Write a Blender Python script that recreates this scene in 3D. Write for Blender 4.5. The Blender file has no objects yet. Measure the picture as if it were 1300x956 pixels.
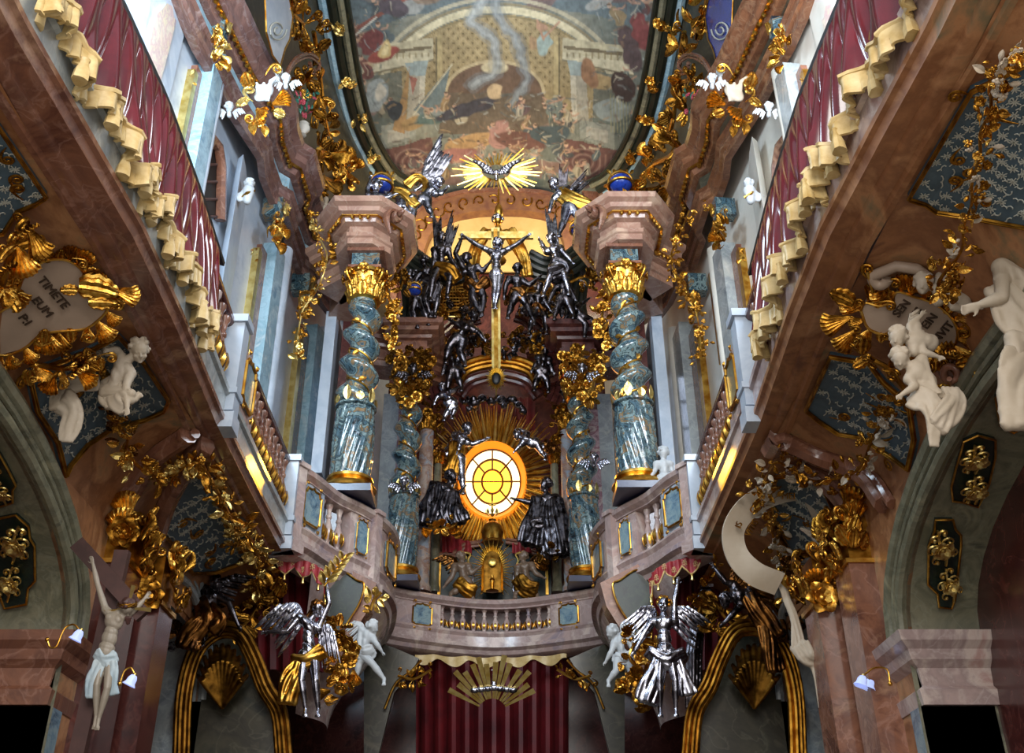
import bpy, bmesh, math, random
import numpy as np
from mathutils import Vector, Matrix, Euler
from mathutils.geometry import delaunay_2d_cdt
PI = math.pi
C = bpy.context.scene.collection
SC = bpy.context.scene
V = Vector
rnd = random.Random(7)
# ------------------------------------------------------------------ camera maths (image taken as 1300x956)
F = 1307.0; TH = math.atan(750 / F); CT, ST = math.cos(TH), math.sin(TH); EYE = 1.6
def ray(px, py):
    u = (px - 637) / F; v = (478 - py) / F
    return V((u, CT - ST * v, ST + CT * v))
def W(px, py, x=None, y=None, z=None):
    d = ray(px, py)
    t = x / d.x if x is not None else (y / d.y if y is not None else (z - EYE) / d.z)
    return V((0, 0, EYE)) + d * t
def pxm(p):                      # metres covered by one photo pixel at p
    return (p[1] * CT + (p[2] - EYE) * ST) / F
CR = V((1, 0, 0)); CU = V((0, -ST, CT)); CB = V((0, -CT, -ST))   # photo right, photo up, towards the viewer
# ------------------------------------------------------------------ materials
MATS = {}
def _new(name):
    m = bpy.data.materials.new(name); m.use_nodes = True
    nt = m.node_tree; b = nt.nodes['Principled BSDF']
    MATS[name] = m
    return m, nt, b
def _coord(nt, scale=(1, 1, 1)):
    tc = nt.nodes.new('ShaderNodeTexCoord'); mp = nt.nodes.new('ShaderNodeMapping')
    oi = nt.nodes.new('ShaderNodeObjectInfo'); ml = nt.nodes.new('ShaderNodeMath'); ml.operation = 'MULTIPLY'; ml.inputs[1].default_value = 37.0
    nt.links.new(oi.outputs['Random'], ml.inputs[0]); nt.links.new(ml.outputs[0], mp.inputs['Location'])
    mp.inputs['Scale'].default_value = scale
    nt.links.new(tc.outputs['Object'], mp.inputs['Vector'])
    return mp.outputs['Vector']
def _ramp(nt, fac, stops):
    r = nt.nodes.new('ShaderNodeValToRGB'); e = r.color_ramp.elements
    while len(e) < len(stops): e.new(0.5)
    for i, (p, c) in enumerate(stops):
        e[i].position = p; e[i].color = (*c, 1)
    nt.links.new(fac, r.inputs['Fac'])
    return r.outputs['Color']
def srgb(h):
    h = h.lstrip('#'); o = []
    for i in (0, 2, 4):
        c = int(h[i:i + 2], 16) / 255
        o.append(c / 12.92 if c <= 0.04045 else ((c + 0.055) / 1.055) ** 2.4)
    return tuple(o)
def marble(name, cols, scale=2.5, rough=0.28, dist=0.6, vein=None, detail=8, bump=0.0, coat=0.2, stretch=(1, 1, 1)):
    m, nt, b = _new(name); co = _coord(nt, stretch)
    n = nt.nodes.new('ShaderNodeTexNoise'); n.inputs['Scale'].default_value = scale; n.inputs['Detail'].default_value = detail
    n.inputs['Roughness'].default_value = 0.62; n.inputs['Distortion'].default_value = dist * 0.45
    nt.links.new(co, n.inputs['Vector'])
    k = len(cols); lo, hi = 0.33, 0.67
    col = _ramp(nt, n.outputs['Fac'], [(lo + (hi - lo) * i / max(1, k - 1), srgb(c)) for i, c in enumerate(cols)])
    if vein:
        n2 = nt.nodes.new('ShaderNodeTexNoise'); n2.inputs['Scale'].default_value = scale * 1.7; n2.inputs['Detail'].default_value = 6
        n2.inputs['Distortion'].default_value = 0.8; nt.links.new(co, n2.inputs['Vector'])
        f = _ramp(nt, n2.outputs['Fac'], [(0.47, (0, 0, 0)), (0.5, (0.28, 0.28, 0.28)), (0.53, (0, 0, 0))])
        mx = nt.nodes.new('ShaderNodeMix'); mx.data_type = 'RGBA'
        nt.links.new(f, mx.inputs['Factor']); nt.links.new(col, mx.inputs[6]); mx.inputs[7].default_value = (*srgb(vein), 1)
        col = mx.outputs[2]
    nt.links.new(col, b.inputs['Base Color'])
    b.inputs['Roughness'].default_value = rough
    b.inputs['Coat Weight'].default_value = coat; b.inputs['Coat Roughness'].default_value = 0.15
    if bump:
        bp = nt.nodes.new('ShaderNodeBump'); bp.inputs['Strength'].default_value = bump; bp.inputs['Distance'].default_value = 0.02
        nt.links.new(n.outputs['Fac'], bp.inputs['Height']); nt.links.new(bp.outputs['Normal'], b.inputs['Normal'])
    return m
def metal(name, c1, c2, rough=0.3, met=1.0, scale=9, bump=0.25):
    m, nt, b = _new(name); co = _coord(nt)
    n = nt.nodes.new('ShaderNodeTexNoise'); n.inputs['Scale'].default_value = scale; n.inputs['Detail'].default_value = 5
    nt.links.new(co, n.inputs['Vector'])
    nt.links.new(_ramp(nt, n.outputs['Fac'], [(0.36, srgb(c1)), (0.62, srgb(c2))]), b.inputs['Base Color'])
    b.inputs['Metallic'].default_value = met
    mr = nt.nodes.new('ShaderNodeMapRange'); mr.inputs['To Min'].default_value = rough * 0.75; mr.inputs['To Max'].default_value = rough * 1.35
    nt.links.new(n.outputs['Fac'], mr.inputs['Value']); nt.links.new(mr.outputs[0], b.inputs['Roughness'])
    bp = nt.nodes.new('ShaderNodeBump'); bp.inputs['Strength'].default_value = bump; bp.inputs['Distance'].default_value = 0.01
    nt.links.new(n.outputs['Fac'], bp.inputs['Height']); nt.links.new(bp.outputs['Normal'], b.inputs['Normal'])
    return m
def plain(name, c, rough=0.6, c2=None, scale=4, met=0.0, coat=0.0, bump=0.0):
    return marble(name, [c, c2 or c], scale, rough, 0.4, None, 5, bump, coat)
def emis(name, c, s):
    m, nt, b = _new(name); b.inputs['Base Color'].default_value = (*srgb(c), 1)
    b.inputs['Emission Color'].default_value = (*srgb(c), 1); b.inputs['Emission Strength'].default_value = s
    return m
# ------------------------------------------------------------------ mesh builder
class MB:
    def __init__(s): s.v = []; s.f = []
    def add(s, vs, fs):
        o = len(s.v); s.v += [V(p) for p in vs]; s.f += [tuple(i + o for i in f) for f in fs]
        return s
    def box(s, c, size, R=None):
        hx, hy, hz = size[0] / 2, size[1] / 2, size[2] / 2; c = V(c)
        vs = []
        for x in (-hx, hx):
            for y in (-hy, hy):
                for z in (-hz, hz):
                    p = V((x, y, z)); vs.append(c + (R @ p if R else p))
        return s.add(vs, [(0, 1, 3, 2), (4, 6, 7, 5), (0, 4, 5, 1), (2, 3, 7, 6), (0, 2, 6, 4), (1, 5, 7, 3)])
    def loft(s, rings, closed=True, cap=True, loop=False):
        n = len(rings[0]); vs = [p for r in rings for p in r]; fs = []
        m = len(rings)
        for i in range(m if loop else m - 1):
            a = i * n; b = ((i + 1) % m) * n
            for j in range(n if closed else n - 1):
                k = (j + 1) % n
                fs.append((a + j, a + k, b + k, b + j))
        if cap and closed and not loop:
            fs.append(tuple(reversed(range(n)))); fs.append(tuple(range((m - 1) * n, m * n)))
        return s.add(vs, fs)
    def tube(s, pts, r, n=8, loop=False, flat=1.0, up=None):
        pts = [V(p) for p in pts]; m = len(pts)
        rs = r if isinstance(r, (list, tuple)) else [r] * m
        rings = []; prev = None
        for i, p in enumerate(pts):
            t = (pts[(i + 1) % m] - pts[i - 1]) if (loop or 0 < i < m - 1) else (pts[1] - pts[0] if i == 0 else pts[-1] - pts[-2])
            if t.length < 1e-9: t = V((0, 0, 1))
            t.normalize()
            if prev is None:
                ref = up if up else (V((0, 0, 1)) if abs(t.z) < 0.9 else V((1, 0, 0)))
                a = t.cross(ref)
                if a.length < 1e-6: a = t.cross(V((1, 0, 0)))
            else: a = prev - t * prev.dot(t)
            a.normalize(); prev = a.copy(); b = t.cross(a)
            rings.append([p + a * (rs[i] * math.cos(2 * PI * k / n)) + b * (rs[i] * flat * math.sin(2 * PI * k / n)) for k in range(n)])
        return s.loft(rings, loop=loop)
    def lathe(s, prof, n=20, M=None, c=(0, 0, 0), fn=None):
        c = V(c); rings = []
        for (r, z) in prof:
            ring = []
            for k in range(n):
                a = 2 * PI * k / n; rr = fn(r, z, a) if fn else r
                p = V((rr * math.cos(a), rr * math.sin(a), z))
                ring.append((M @ p if M else p) + c)
            rings.append(ring)
        return s.loft(rings)
    def ell(s, c, ax, R=None, n=10, m=7):
        c = V(c); rings = []
        for i in range(m + 1):
            th = PI * (0.02 + 0.96 * i / m)
            ring = []
            for k in range(n):
                a = 2 * PI * k / n
                p = V((ax[0] * math.sin(th) * math.cos(a), ax[1] * math.sin(th) * math.sin(a), ax[2] * math.cos(th)))
                ring.append(c + (R @ p if R else p))
            rings.append(ring)
        return s.loft(rings)
    def cap(s, a, b, ra, rb, n=10):
        a, b = V(a), V(b); d = b - a; L = d.length
        if L < 1e-6: return s.ell(a, (ra, ra, ra))
        d /= L; pts = []; rs = []
        for k in (0, 1, 2, 3):
            q = PI / 2 * k / 3.2; pts.append(a - d * ra * math.cos(q)); rs.append(max(ra * math.sin(q), ra * 0.08))
        pts.append(a); rs.append(ra); pts.append(b); rs.append(rb)
        for k in (3, 2, 1, 0):
            q = PI / 2 * k / 3.2; pts.append(b + d * rb * math.cos(q)); rs.append(max(rb * math.sin(q), rb * 0.08))
        return s.tube(pts, rs, n)
    def slab(s, fn, nu, nv, th):                       # fn(u,v)->point; thickness along -normal
        P = [[V(fn(i / nu, j / nv)) for j in range(nv + 1)] for i in range(nu + 1)]
        vs = []; bot = []
        for i in range(nu + 1):
            for j in range(nv + 1):
                du = P[min(i + 1, nu)][j] - P[max(i - 1, 0)][j]; dv = P[i][min(j + 1, nv)] - P[i][max(j - 1, 0)]
                nrm = du.cross(dv)
                nrm = nrm.normalized() if nrm.length > 1e-12 else V((0, 0, 1))
                vs.append(P[i][j]); bot.append(P[i][j] - nrm * th)
        N = len(vs); w = nv + 1; fs = []
        for i in range(nu):
            for j in range(nv):
                a = i * w + j
                fs.append((a, a + w, a + w + 1, a + 1)); fs.append((N + a, N + a + 1, N + a + w + 1, N + a + w))
        for i in range(nu):
            a = i * w; fs.append((a, N + a, N + a + w, a + w))
            a = i * w + nv; fs.append((a, a + w, N + a + w, N + a))
        for j in range(nv):
            fs.append((j, j + 1, N + j + 1, N + j)); a = nu * w + j; fs.append((a, N + a, N + a + 1, a + 1))
        return s.add(vs + bot, fs)
    def prism(s, poly, O, X, Y, th):                   # flat polygon (2d) in frame, extruded along X x Y downwards
        O, X, Y = V(O), V(X), V(Y); N = X.cross(Y).normalized(); n = len(poly)
        top = [O + X * p[0] + Y * p[1] for p in poly]; bot = [p - N * th for p in top]
        fs = [tuple(range(n)), tuple(reversed(range(n, 2 * n)))]
        fs += [(i, n + i, n + (i + 1) % n, (i + 1) % n) for i in range(n)]
        return s.add(top + bot, fs)
    def patch(s, poly, fn, th, step):                  # polygon in a 2d parameter plane tessellated and mapped on a surface fn(a,b,off)
        xs = [p[0] for p in poly]; ys = [p[1] for p in poly]; n = len(poly)
        pts = []
        for i in range(n):
            a = V(poly[i]); b = V(poly[(i + 1) % n]); k = max(1, int((b - a).length / step))
            pts += [a + (b - a) * j / k for j in range(k)]
        m = len(pts); edges = [(i, (i + 1) % m) for i in range(m)]
        x = min(xs) + step / 2; bd = list(pts)
        while x < max(xs):
            y = min(ys) + step / 2
            while y < max(ys):
                if min((x - b.x) ** 2 + (y - b.y) ** 2 for b in bd) > (step * .45) ** 2: pts.append(V((x, y)))
                y += step
            x += step
        r = delaunay_2d_cdt(pts, edges, [list(range(m))], 1, 1e-6)
        vo, fo = r[0], r[2]; N = len(vo)
        top = [fn(p[0], p[1], th) for p in vo]; bot = [fn(p[0], p[1], -0.01) for p in vo]
        fs = [tuple(f) for f in fo] + [tuple(N + i for i in reversed(f)) for f in fo]
        cnt = {}
        for f in fo:
            for i in range(len(f)):
                e = (f[i], f[(i + 1) % len(f)]); cnt[e] = 1
        for (a, b) in list(cnt):
            if (b, a) not in cnt: fs.append((a, N + a, N + b, b))
        return s.add(top + bot, fs)
    def sweep(s, prof, path, sgn=1, loop=False):       # profile (o, z) swept on a plan path; +o is to the right of travel * sgn
        m = len(path); rings = []
        for i in range(m):
            p = V(path[i][:2])
            if loop: a = (p - V(path[i - 1][:2])).normalized(); b = (V(path[(i + 1) % m][:2]) - p).normalized()
            else:
                a = (p - V(path[i - 1][:2])).normalized() if i else None
                b = (V(path[i + 1][:2]) - p).normalized() if i < m - 1 else None
                a = a or b; b = b or a
            na = V((a.y, -a.x)); nb = V((b.y, -b.x)); nn = na + nb
            nn = nn.normalized() if nn.length > 1e-6 else na
            k = 1 / max(0.45, nn.dot(na)); z0 = path[i][2] if len(path[i]) > 2 else 0
            rings.append([V((p.x + nn.x * o * k * sgn, p.y + nn.y * o * k * sgn, z + z0)) for (o, z) in prof])
        return s.loft(rings, loop=loop)
    def mesh(s, name, mat, smooth=True):
        me = bpy.data.meshes.new(name); me.from_pydata(s.v, [], s.f)
        bm = bmesh.new(); bm.from_mesh(me)
        bmesh.ops.recalc_face_normals(bm, faces=bm.faces); bm.to_mesh(me); bm.free()
        if smooth:
            me.polygons.foreach_set('use_smooth', [True] * len(me.polygons))
            me.set_sharp_from_angle(angle=math.radians(38 if smooth is True else smooth))
        me.materials.append(MATS[mat]); me.update()
        return me
    def build(s, name, mat, parent=None, smooth=True, kind=None):
        """vertices are in world space; the object gets its own origin at its foot"""
        if parent is not None: o0 = parent.matrix_world.translation.copy() if False else ORG[parent.name]
        xs = [p.x for p in s.v]; ys = [p.y for p in s.v]; zs = [p.z for p in s.v]
        own = V(((min(xs) + max(xs)) / 2, (min(ys) + max(ys)) / 2, min(zs)))
        s.v = [p - own for p in s.v]
        ob = bpy.data.objects.new(name, s.mesh(name, mat, smooth)); C.objects.link(ob)
        ob.location = own - (o0 if parent is not None else V((0, 0, 0))); ORG[ob.name] = own
        if parent is not None: ob.parent = parent
        if kind: ob['kind'] = kind
        return ob
ORG = {}
USED = {}
def tag(o, label, cat, group=None, kind=None):
    o['label'] = label; o['category'] = cat
    if group: o['group'] = group
    if kind: o['kind'] = kind
    return o
def thing(name, loc, label, cat, group=None):
    o = bpy.data.objects.new(name, None); C.objects.link(o); o.location = V(loc); o.empty_display_size = 0.1
    ORG[o.name] = V(loc); tag(o, label, cat, group); return o
def struct(name, mb, mat, smooth=True):
    return mb.build(name, mat, None, smooth, 'structure')
def basis(d, n):                                        # columns: side, d, normal
    d = V(d).normalized(); n = V(n); n = (n - d * n.dot(d))
    if n.length < 1e-5: n = V((0.3, 1, 0.2)) - d * V((0.3, 1, 0.2)).dot(d)
    n.normalize(); x = d.cross(n)
    return Matrix((x, d, n)).transposed()
KIT = {}
def put(kind, mat, parent, pos, d, n, size, name=None):
    """one more piece of a stock ornament as a part of parent"""
    key = kind + '|' + mat
    if key not in KIT: KIT[key] = STOCK[kind]().mesh(kind, mat)
    o = bpy.data.objects.new(name or kind.split('_v')[0], KIT[key]); C.objects.link(o)
    if isinstance(size, (int, float)): size = (size, size, size)
    R = basis(d, n)
    o.matrix_basis = Matrix.Translation(V(pos) - (ORG[parent.name] if parent else V((0, 0, 0)))) @ R.to_4x4() @ Matrix.Diagonal((*size, 1))
    if parent: o.parent = parent
    ORG[o.name] = V(pos)
    return o
def bez(pts, k=8):                                      # Catmull-Rom through the points
    pts = [V(p) for p in pts]; out = []
    P = [pts[0] * 2 - pts[1]] + pts + [pts[-1] * 2 - pts[-2]]
    for i in range(1, len(P) - 2):
        for j in range(k):
            t = j / k; a, b, c, d = P[i - 1], P[i], P[i + 1], P[i + 2]
            out.append(0.5 * ((2 * b) + (c - a) * t + (2 * a - 5 * b + 4 * c - d) * t * t + (3 * b - a - 3 * c + d) * t ** 3))
    out.append(pts[-1]); return out
# ------------------------------------------------------------------ stock ornaments (unit length along +Y, facing +Z)
def _acanthus(k=0):
    def fn(u, v):
        w = 0.30 * math.sin(PI * min(1, u * 0.92 + 0.08) ** 0.7) * (0.72 + 0.28 * abs(math.sin(PI * 4.2 * u))) + 0.02
        x = (v * 2 - 1) * w
        curl = u ** 3
        y = u * (1 - 0.25 * curl); z = 0.05 + 0.32 * curl * (1.0) - 0.28 * u ** 7 + 0.10 * math.cos((v * 2 - 1) * PI * 0.5) + 0.028 * math.cos((v * 2 - 1) * 14)
        return (x, y, z * 0.9)
    return MB().slab(fn, 14, 12, 0.03)
def _leaf():
    def fn(u, v):
        w = 0.26 * math.sin(PI * (0.03 + 0.95 * u)) ** 0.9
        return ((v * 2 - 1) * w, u, 0.12 * math.sin(PI * u) + 0.09 * abs(v * 2 - 1) - 0.02 * u)
    return MB().slab(fn, 6, 4, 0.03)
def _blossom():
    mb = MB()
    for k in range(6):
        a = k * PI / 3; M = Matrix.Rotation(a, 3, 'Z')
        def fn(u, v):
            w = 0.25 * math.sin(PI * (0.12 + 0.8 * u)) ** 0.8
            return M @ V(((v * 2 - 1) * w, 0.08 + 0.46 * u, 0.10 + 0.22 * math.sin(u * 2.4) + 0.05 * abs(v * 2 - 1)))
        mb.slab(fn, 4, 3, 0.04)
    mb.ell((0, 0, 0.24), (0.15, 0.15, 0.12), n=8, m=5)
    for k in range(6):
        a = k * PI / 3 + 0.5; M = Matrix.Rotation(a, 3, 'Z')
        def fn(u, v):
            w = 0.15 * math.sin(PI * (0.12 + 0.8 * u))
            return M @ V(((v * 2 - 1) * w, 0.05 + 0.25 * u, 0.24 + 0.16 * u))
        mb.slab(fn, 3, 2, 0.04)
    return mb
def _bud():
    mb = MB(); mb.lathe([(0.02, 0), (0.03, 0.3), (0.12, 0.42), (0.2, 0.62), (0.15, 0.85), (0.03, 1.0)], 8, Matrix.Rotation(-PI / 2, 3, 'X'))
    return mb
def _fruit():
    mb = MB(); r = random.Random(3)
    for k in range(11):
        a = r.uniform(0, 2 * PI); q = r.uniform(0, 0.32)
        mb.ell((q * math.cos(a), 0.45 + q * math.sin(a) * 1.2, 0.12 + 0.22 * (1 - q * 2)), (0.14, 0.14, 0.14), n=8, m=5)
    return mb
def _scroll(turns=1.35, n=7):
    mb = MB(); pts = []; rs = []
    N = 30
    for i in range(N + 1):
        t = i / N
        if t < 0.35:
            q = t / 0.35; pts.append(V((-0.05 - 0.19 * math.sin(q * PI * 0.5), q * 0.62, 0.06))); rs.append(0.02 + 0.06 * q)
        else:
            q = (t - 0.35) / 0.65; a = PI - q * turns * 2 * PI; r = 0.24 * (1 - 0.72 * q)
            pts.append(V((r * math.cos(a), 0.62 + r * math.sin(a), 0.06 + 0.12 * q))); rs.append(0.08 * (1 - 0.45 * q))
    mb.tube(pts, rs, n); mb.ell(pts[-1], (0.09, 0.09, 0.09), n=8, m=5)
    return mb
def _lobe():                                            # ridged rocaille fan: foot at origin, scalloped outer rim rolled over
    def fn(u, v):
        a = (v - 0.5) * 1.35; r = 0.12 + 0.88 * u
        rim = 1 + 0.05 * abs(math.sin(v * PI * 6)) * u
        z = 0.06 + 0.38 * u ** 1.5 - 0.45 * max(0, u - 0.78) ** 1.2 * 2 + 0.05 * (0.3 + u) * math.cos(v * PI * 12)
        return (math.sin(a) * r * rim * 0.75, math.cos(a) * r * rim, z)
    return MB().slab(fn, 10, 24, 0.05)
def _bead(): return MB().ell((0, 0, 0), (0.5, 0.5, 0.5), n=8, m=6)
def _sprig():                                           # openwork flower sprig, flat ornament
    mb = MB()
    mb.tube(bez([(0, 0, 0.05), (0.05, 0.35, 0.12), (-0.04, 0.7, 0.1), (0, 1, 0.05)]), [0.035] * 25, 6)
    for k, (x, y, s) in enumerate([(-1, 0.2, .2), (1, 0.3, .22), (-1, 0.5, .24), (1, 0.62, .2), (-1, 0.8, .15), (1, 0.9, .13)]):
        c = []
        for i in range(13):
            a = i / 12 * 5.2; r = s * (1 - i / 16); c.append((x * (s * 1.0 - r * math.cos(a)), y + r * math.sin(a) * 0.8, 0.08))
        mb.tube(c, [0.035 * (1 - i / 20) for i in range(13)], 6)
        mb.ell((x * s, y, 0.1), (0.06, 0.06, 0.06), n=6, m=4)
    return mb
def _star():
    mb = MB()
    for k in range(8):
        a = k * PI / 4; l = 0.5 if k % 2 == 0 else 0.36
        mb.box((math.cos(a) * l / 2, math.sin(a) * l / 2, 0.03), (l, 0.09, 0.06), Matrix.Rotation(a, 3, 'Z'))
    return mb
def _ray():
    return MB().prism([(-0.05, 0), (0.05, 0), (0.012, 1), (-0.012, 1)], (0, 0, 0), (1, 0, 0), (0, 1, 0), 0.03)
STOCK = {'acanthus_leaf': _acanthus, 'leaf': _leaf, 'blossom': _blossom, 'bud': _bud, 'fruit_cluster': _fruit, 'scroll': _scroll,
         'rocaille_lobe': _lobe, 'bead': _bead, 'sprig': _sprig, 'star': _star, 'ray': _ray}
def rv(a=1.0): return V((rnd.uniform(-a, a), rnd.uniform(-a, a), rnd.uniform(-a, a)))
def garland(path, size, label, mats=('gold',), group=None, name='flower_garland', dens=1.0, nrm=None, hang=False, cat='garland'):
    """flowers, buds and leaves bunched on a stem"""
    P = bez(path, 6); L = sum((P[i + 1] - P[i]).length for i in range(len(P) - 1))
    t = thing(name, P[0], label, cat, group)
    MB().tube(P, size * 0.12, 6).build('stem', mats[0], t)
    n = int(min(95, max(4, L / size * 3.0 * dens)))
    for k in range(n):
        q = (k + 0.5) / n * (len(P) - 1); i = int(q); p = P[i].lerp(P[min(i + 1, len(P) - 1)], q - i)
        tn = (P[min(i + 1, len(P) - 1)] - P[max(i - 1, 0)]).normalized()
        out = ((nrm or CB) + rv(0.9)).normalized(); side = tn.cross(out).normalized() * rnd.choice((-1, 1))
        p2 = p + side * rnd.uniform(0.05, 0.85) * size + out * size * rnd.uniform(0.05, .35)
        kd = rnd.choice(['blossom', 'blossom', 'leaf', 'leaf', 'bud', 'fruit_cluster'])
        m = rnd.choice(mats)
        if kd in ('leaf', 'bud'): put(kd, m, t, p2, side * 0.9 + tn * rnd.uniform(-.8, .8) + out * 0.4, out, size * rnd.uniform(0.7, 1.15))
        else: put(kd, m, t, p2, tn + rv(.5), out, size * rnd.uniform(0.55, 1.0))
    return t
# ------------------------------------------------------------------ carved figures
SCULPT = []
def sculpt(mb, name, mat, parent, voxel, smooth=2):
    """closed lumps fused into one continuous carved surface"""
    o = mb.build(name, mat, parent)
    SCULPT.append((o, voxel, smooth)); return o
def finish_sculpts():
    for o, vx, sm in SCULPT:
        m = o.modifiers.new('fuse', 'REMESH'); m.mode = 'VOXEL'; m.voxel_size = vx; m.use_smooth_shade = True
        s = o.modifiers.new('soft', 'SMOOTH'); s.factor = 0.4; s.iterations = sm
    dg = bpy.context.evaluated_depsgraph_get()
    for o, vx, sm in SCULPT:
        me = bpy.data.meshes.new_from_object(o.evaluated_get(dg)); old = o.data
        if len(me.vertices) > 20:
            mt = list(old.materials)
            me.name = old.name; o.modifiers.clear(); o.data = me
            me.materials.clear()
            for q in mt: me.materials.append(q)
            me.polygons.foreach_set('use_smooth', [True] * len(me.polygons))
        else: o.modifiers.clear()
def hand(mb, el, wr, h, curl=0.5, nrm=None, side=1, tip=None):
    d = (wr - el).normalized() if tip is None else (tip - wr).normalized()
    n = V(nrm) if nrm is not None else CB
    n = (n - d * n.dot(d)); n = n.normalized() if n.length > 1e-4 else d.orthogonal().normalized()
    s = d.cross(n) * side
    p = wr + d * h * 0.20
    for k in (-1, 0, 1):
        mb.cap(wr + s * k * 0.045 * h, wr + d * 0.36 * h + s * k * 0.085 * h, 0.075 * h, 0.07 * h, 8)
    L = [0.26, 0.32, 0.30, 0.23]
    for k in range(4):
        b = wr + d * 0.38 * h + s * (k - 1.5) * 0.078 * h; dd = d.copy(); q = b
        for j in range(3):
            ang = curl * (0.35 + 0.5 * j)
            dd2 = (d * math.cos(ang * 1.2) + n * math.sin(ang * 1.2) + s * (k - 1.5) * 0.10).normalized()
            q2 = q + dd2 * L[k] * h * (0.45, 0.33, 0.25)[j]
            mb.cap(q, q2, 0.042 * h * (1 - j * 0.1), 0.038 * h * (1 - j * 0.12), 6); q = q2
    b = wr + d * 0.10 * h - s * 0.09 * h
    q = b + (d * 0.6 - s * 0.75 + n * 0.2).normalized() * 0.19 * h
    mb.cap(b, q, 0.05 * h, 0.045 * h, 6); mb.cap(q, q + (d * 0.9 - s * 0.2 + n * 0.3).normalized() * 0.15 * h, 0.043 * h, 0.036 * h, 6)
def head(mb, c, h, f, up, hb, child=False):
    """c head centre, h head height, f facing, up; hair goes in hb"""
    f = V(f).normalized(); up = V(up); up = (up - f * up.dot(f)).normalized(); r = f.cross(up)   # r = the figure's left or right, symmetric anyway
    R = Matrix((r, f, up)).transposed()
    L = lambda x, y, z: c + r * (x * h) + f * (y * h) + up * (z * h)
    mb.ell(L(0, -0.06, 0.10), (0.37 * h, 0.44 * h, 0.39 * h), R, 14, 10)
    mb.ell(L(0, 0.08, -0.16), (0.28 * h, 0.29 * h, 0.32 * h), R, 12, 9)
    ck = 0.13 if child else 0.10
    for s in (-1, 1):
        mb.ell(L(s * 0.16, 0.25, -0.14), (ck * h, 0.10 * h, 0.11 * h), R)
        mb.ell(L(s * 0.14, 0.325, 0.015), (0.058 * h, 0.035 * h, 0.034 * h), R)
        mb.cap(L(s * 0.05, 0.36, 0.085), L(s * 0.23, 0.29, 0.07), 0.030 * h, 0.025 * h, 6)
        mb.ell(L(s * 0.37, -0.02, -0.02), (0.04 * h, 0.08 * h, 0.11 * h), R)
    mb.cap(L(0, 0.35, 0.06), L(0, 0.45, -0.10), 0.035 * h, 0.055 * h, 8)
    for s in (-1, 1): mb.ell(L(s * 0.045, 0.40, -0.11), (0.035 * h, 0.035 * h, 0.03 * h), R)
    mb.cap(L(-0.075, 0.345, -0.215), L(0.075, 0.345, -0.215), 0.026 * h, 0.026 * h, 6)
    mb.cap(L(-0.06, 0.335, -0.27), L(0.06, 0.335, -0.27), 0.028 * h, 0.028 * h, 6)
    mb.ell(L(0, 0.29, -0.38), (0.10 * h, 0.09 * h, 0.08 * h), R)
    if hb is not None:
        q = random.Random(int(abs(c.x * 991 + c.z * 77)) + 5)
        hb.ell(L(0, -0.11, 0.14), (0.39 * h, 0.43 * h, 0.40 * h), R, 12, 8)
        for k in range(34 if child else 40):
            a = q.uniform(-2.4, 2.4) + PI; e = q.uniform(-0.45, 1.45)
            x = math.sin(a) * math.cos(e); y = math.cos(a) * math.cos(e); z = math.sin(e)
            if y > 0.35 and z < 0.62: continue
            rr = q.uniform(0.085, 0.14) * h
            hb.ell(L(x * 0.41, -0.10 + y * 0.44, 0.13 + z * 0.40), (rr, rr, rr), R, 8, 5)
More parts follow.
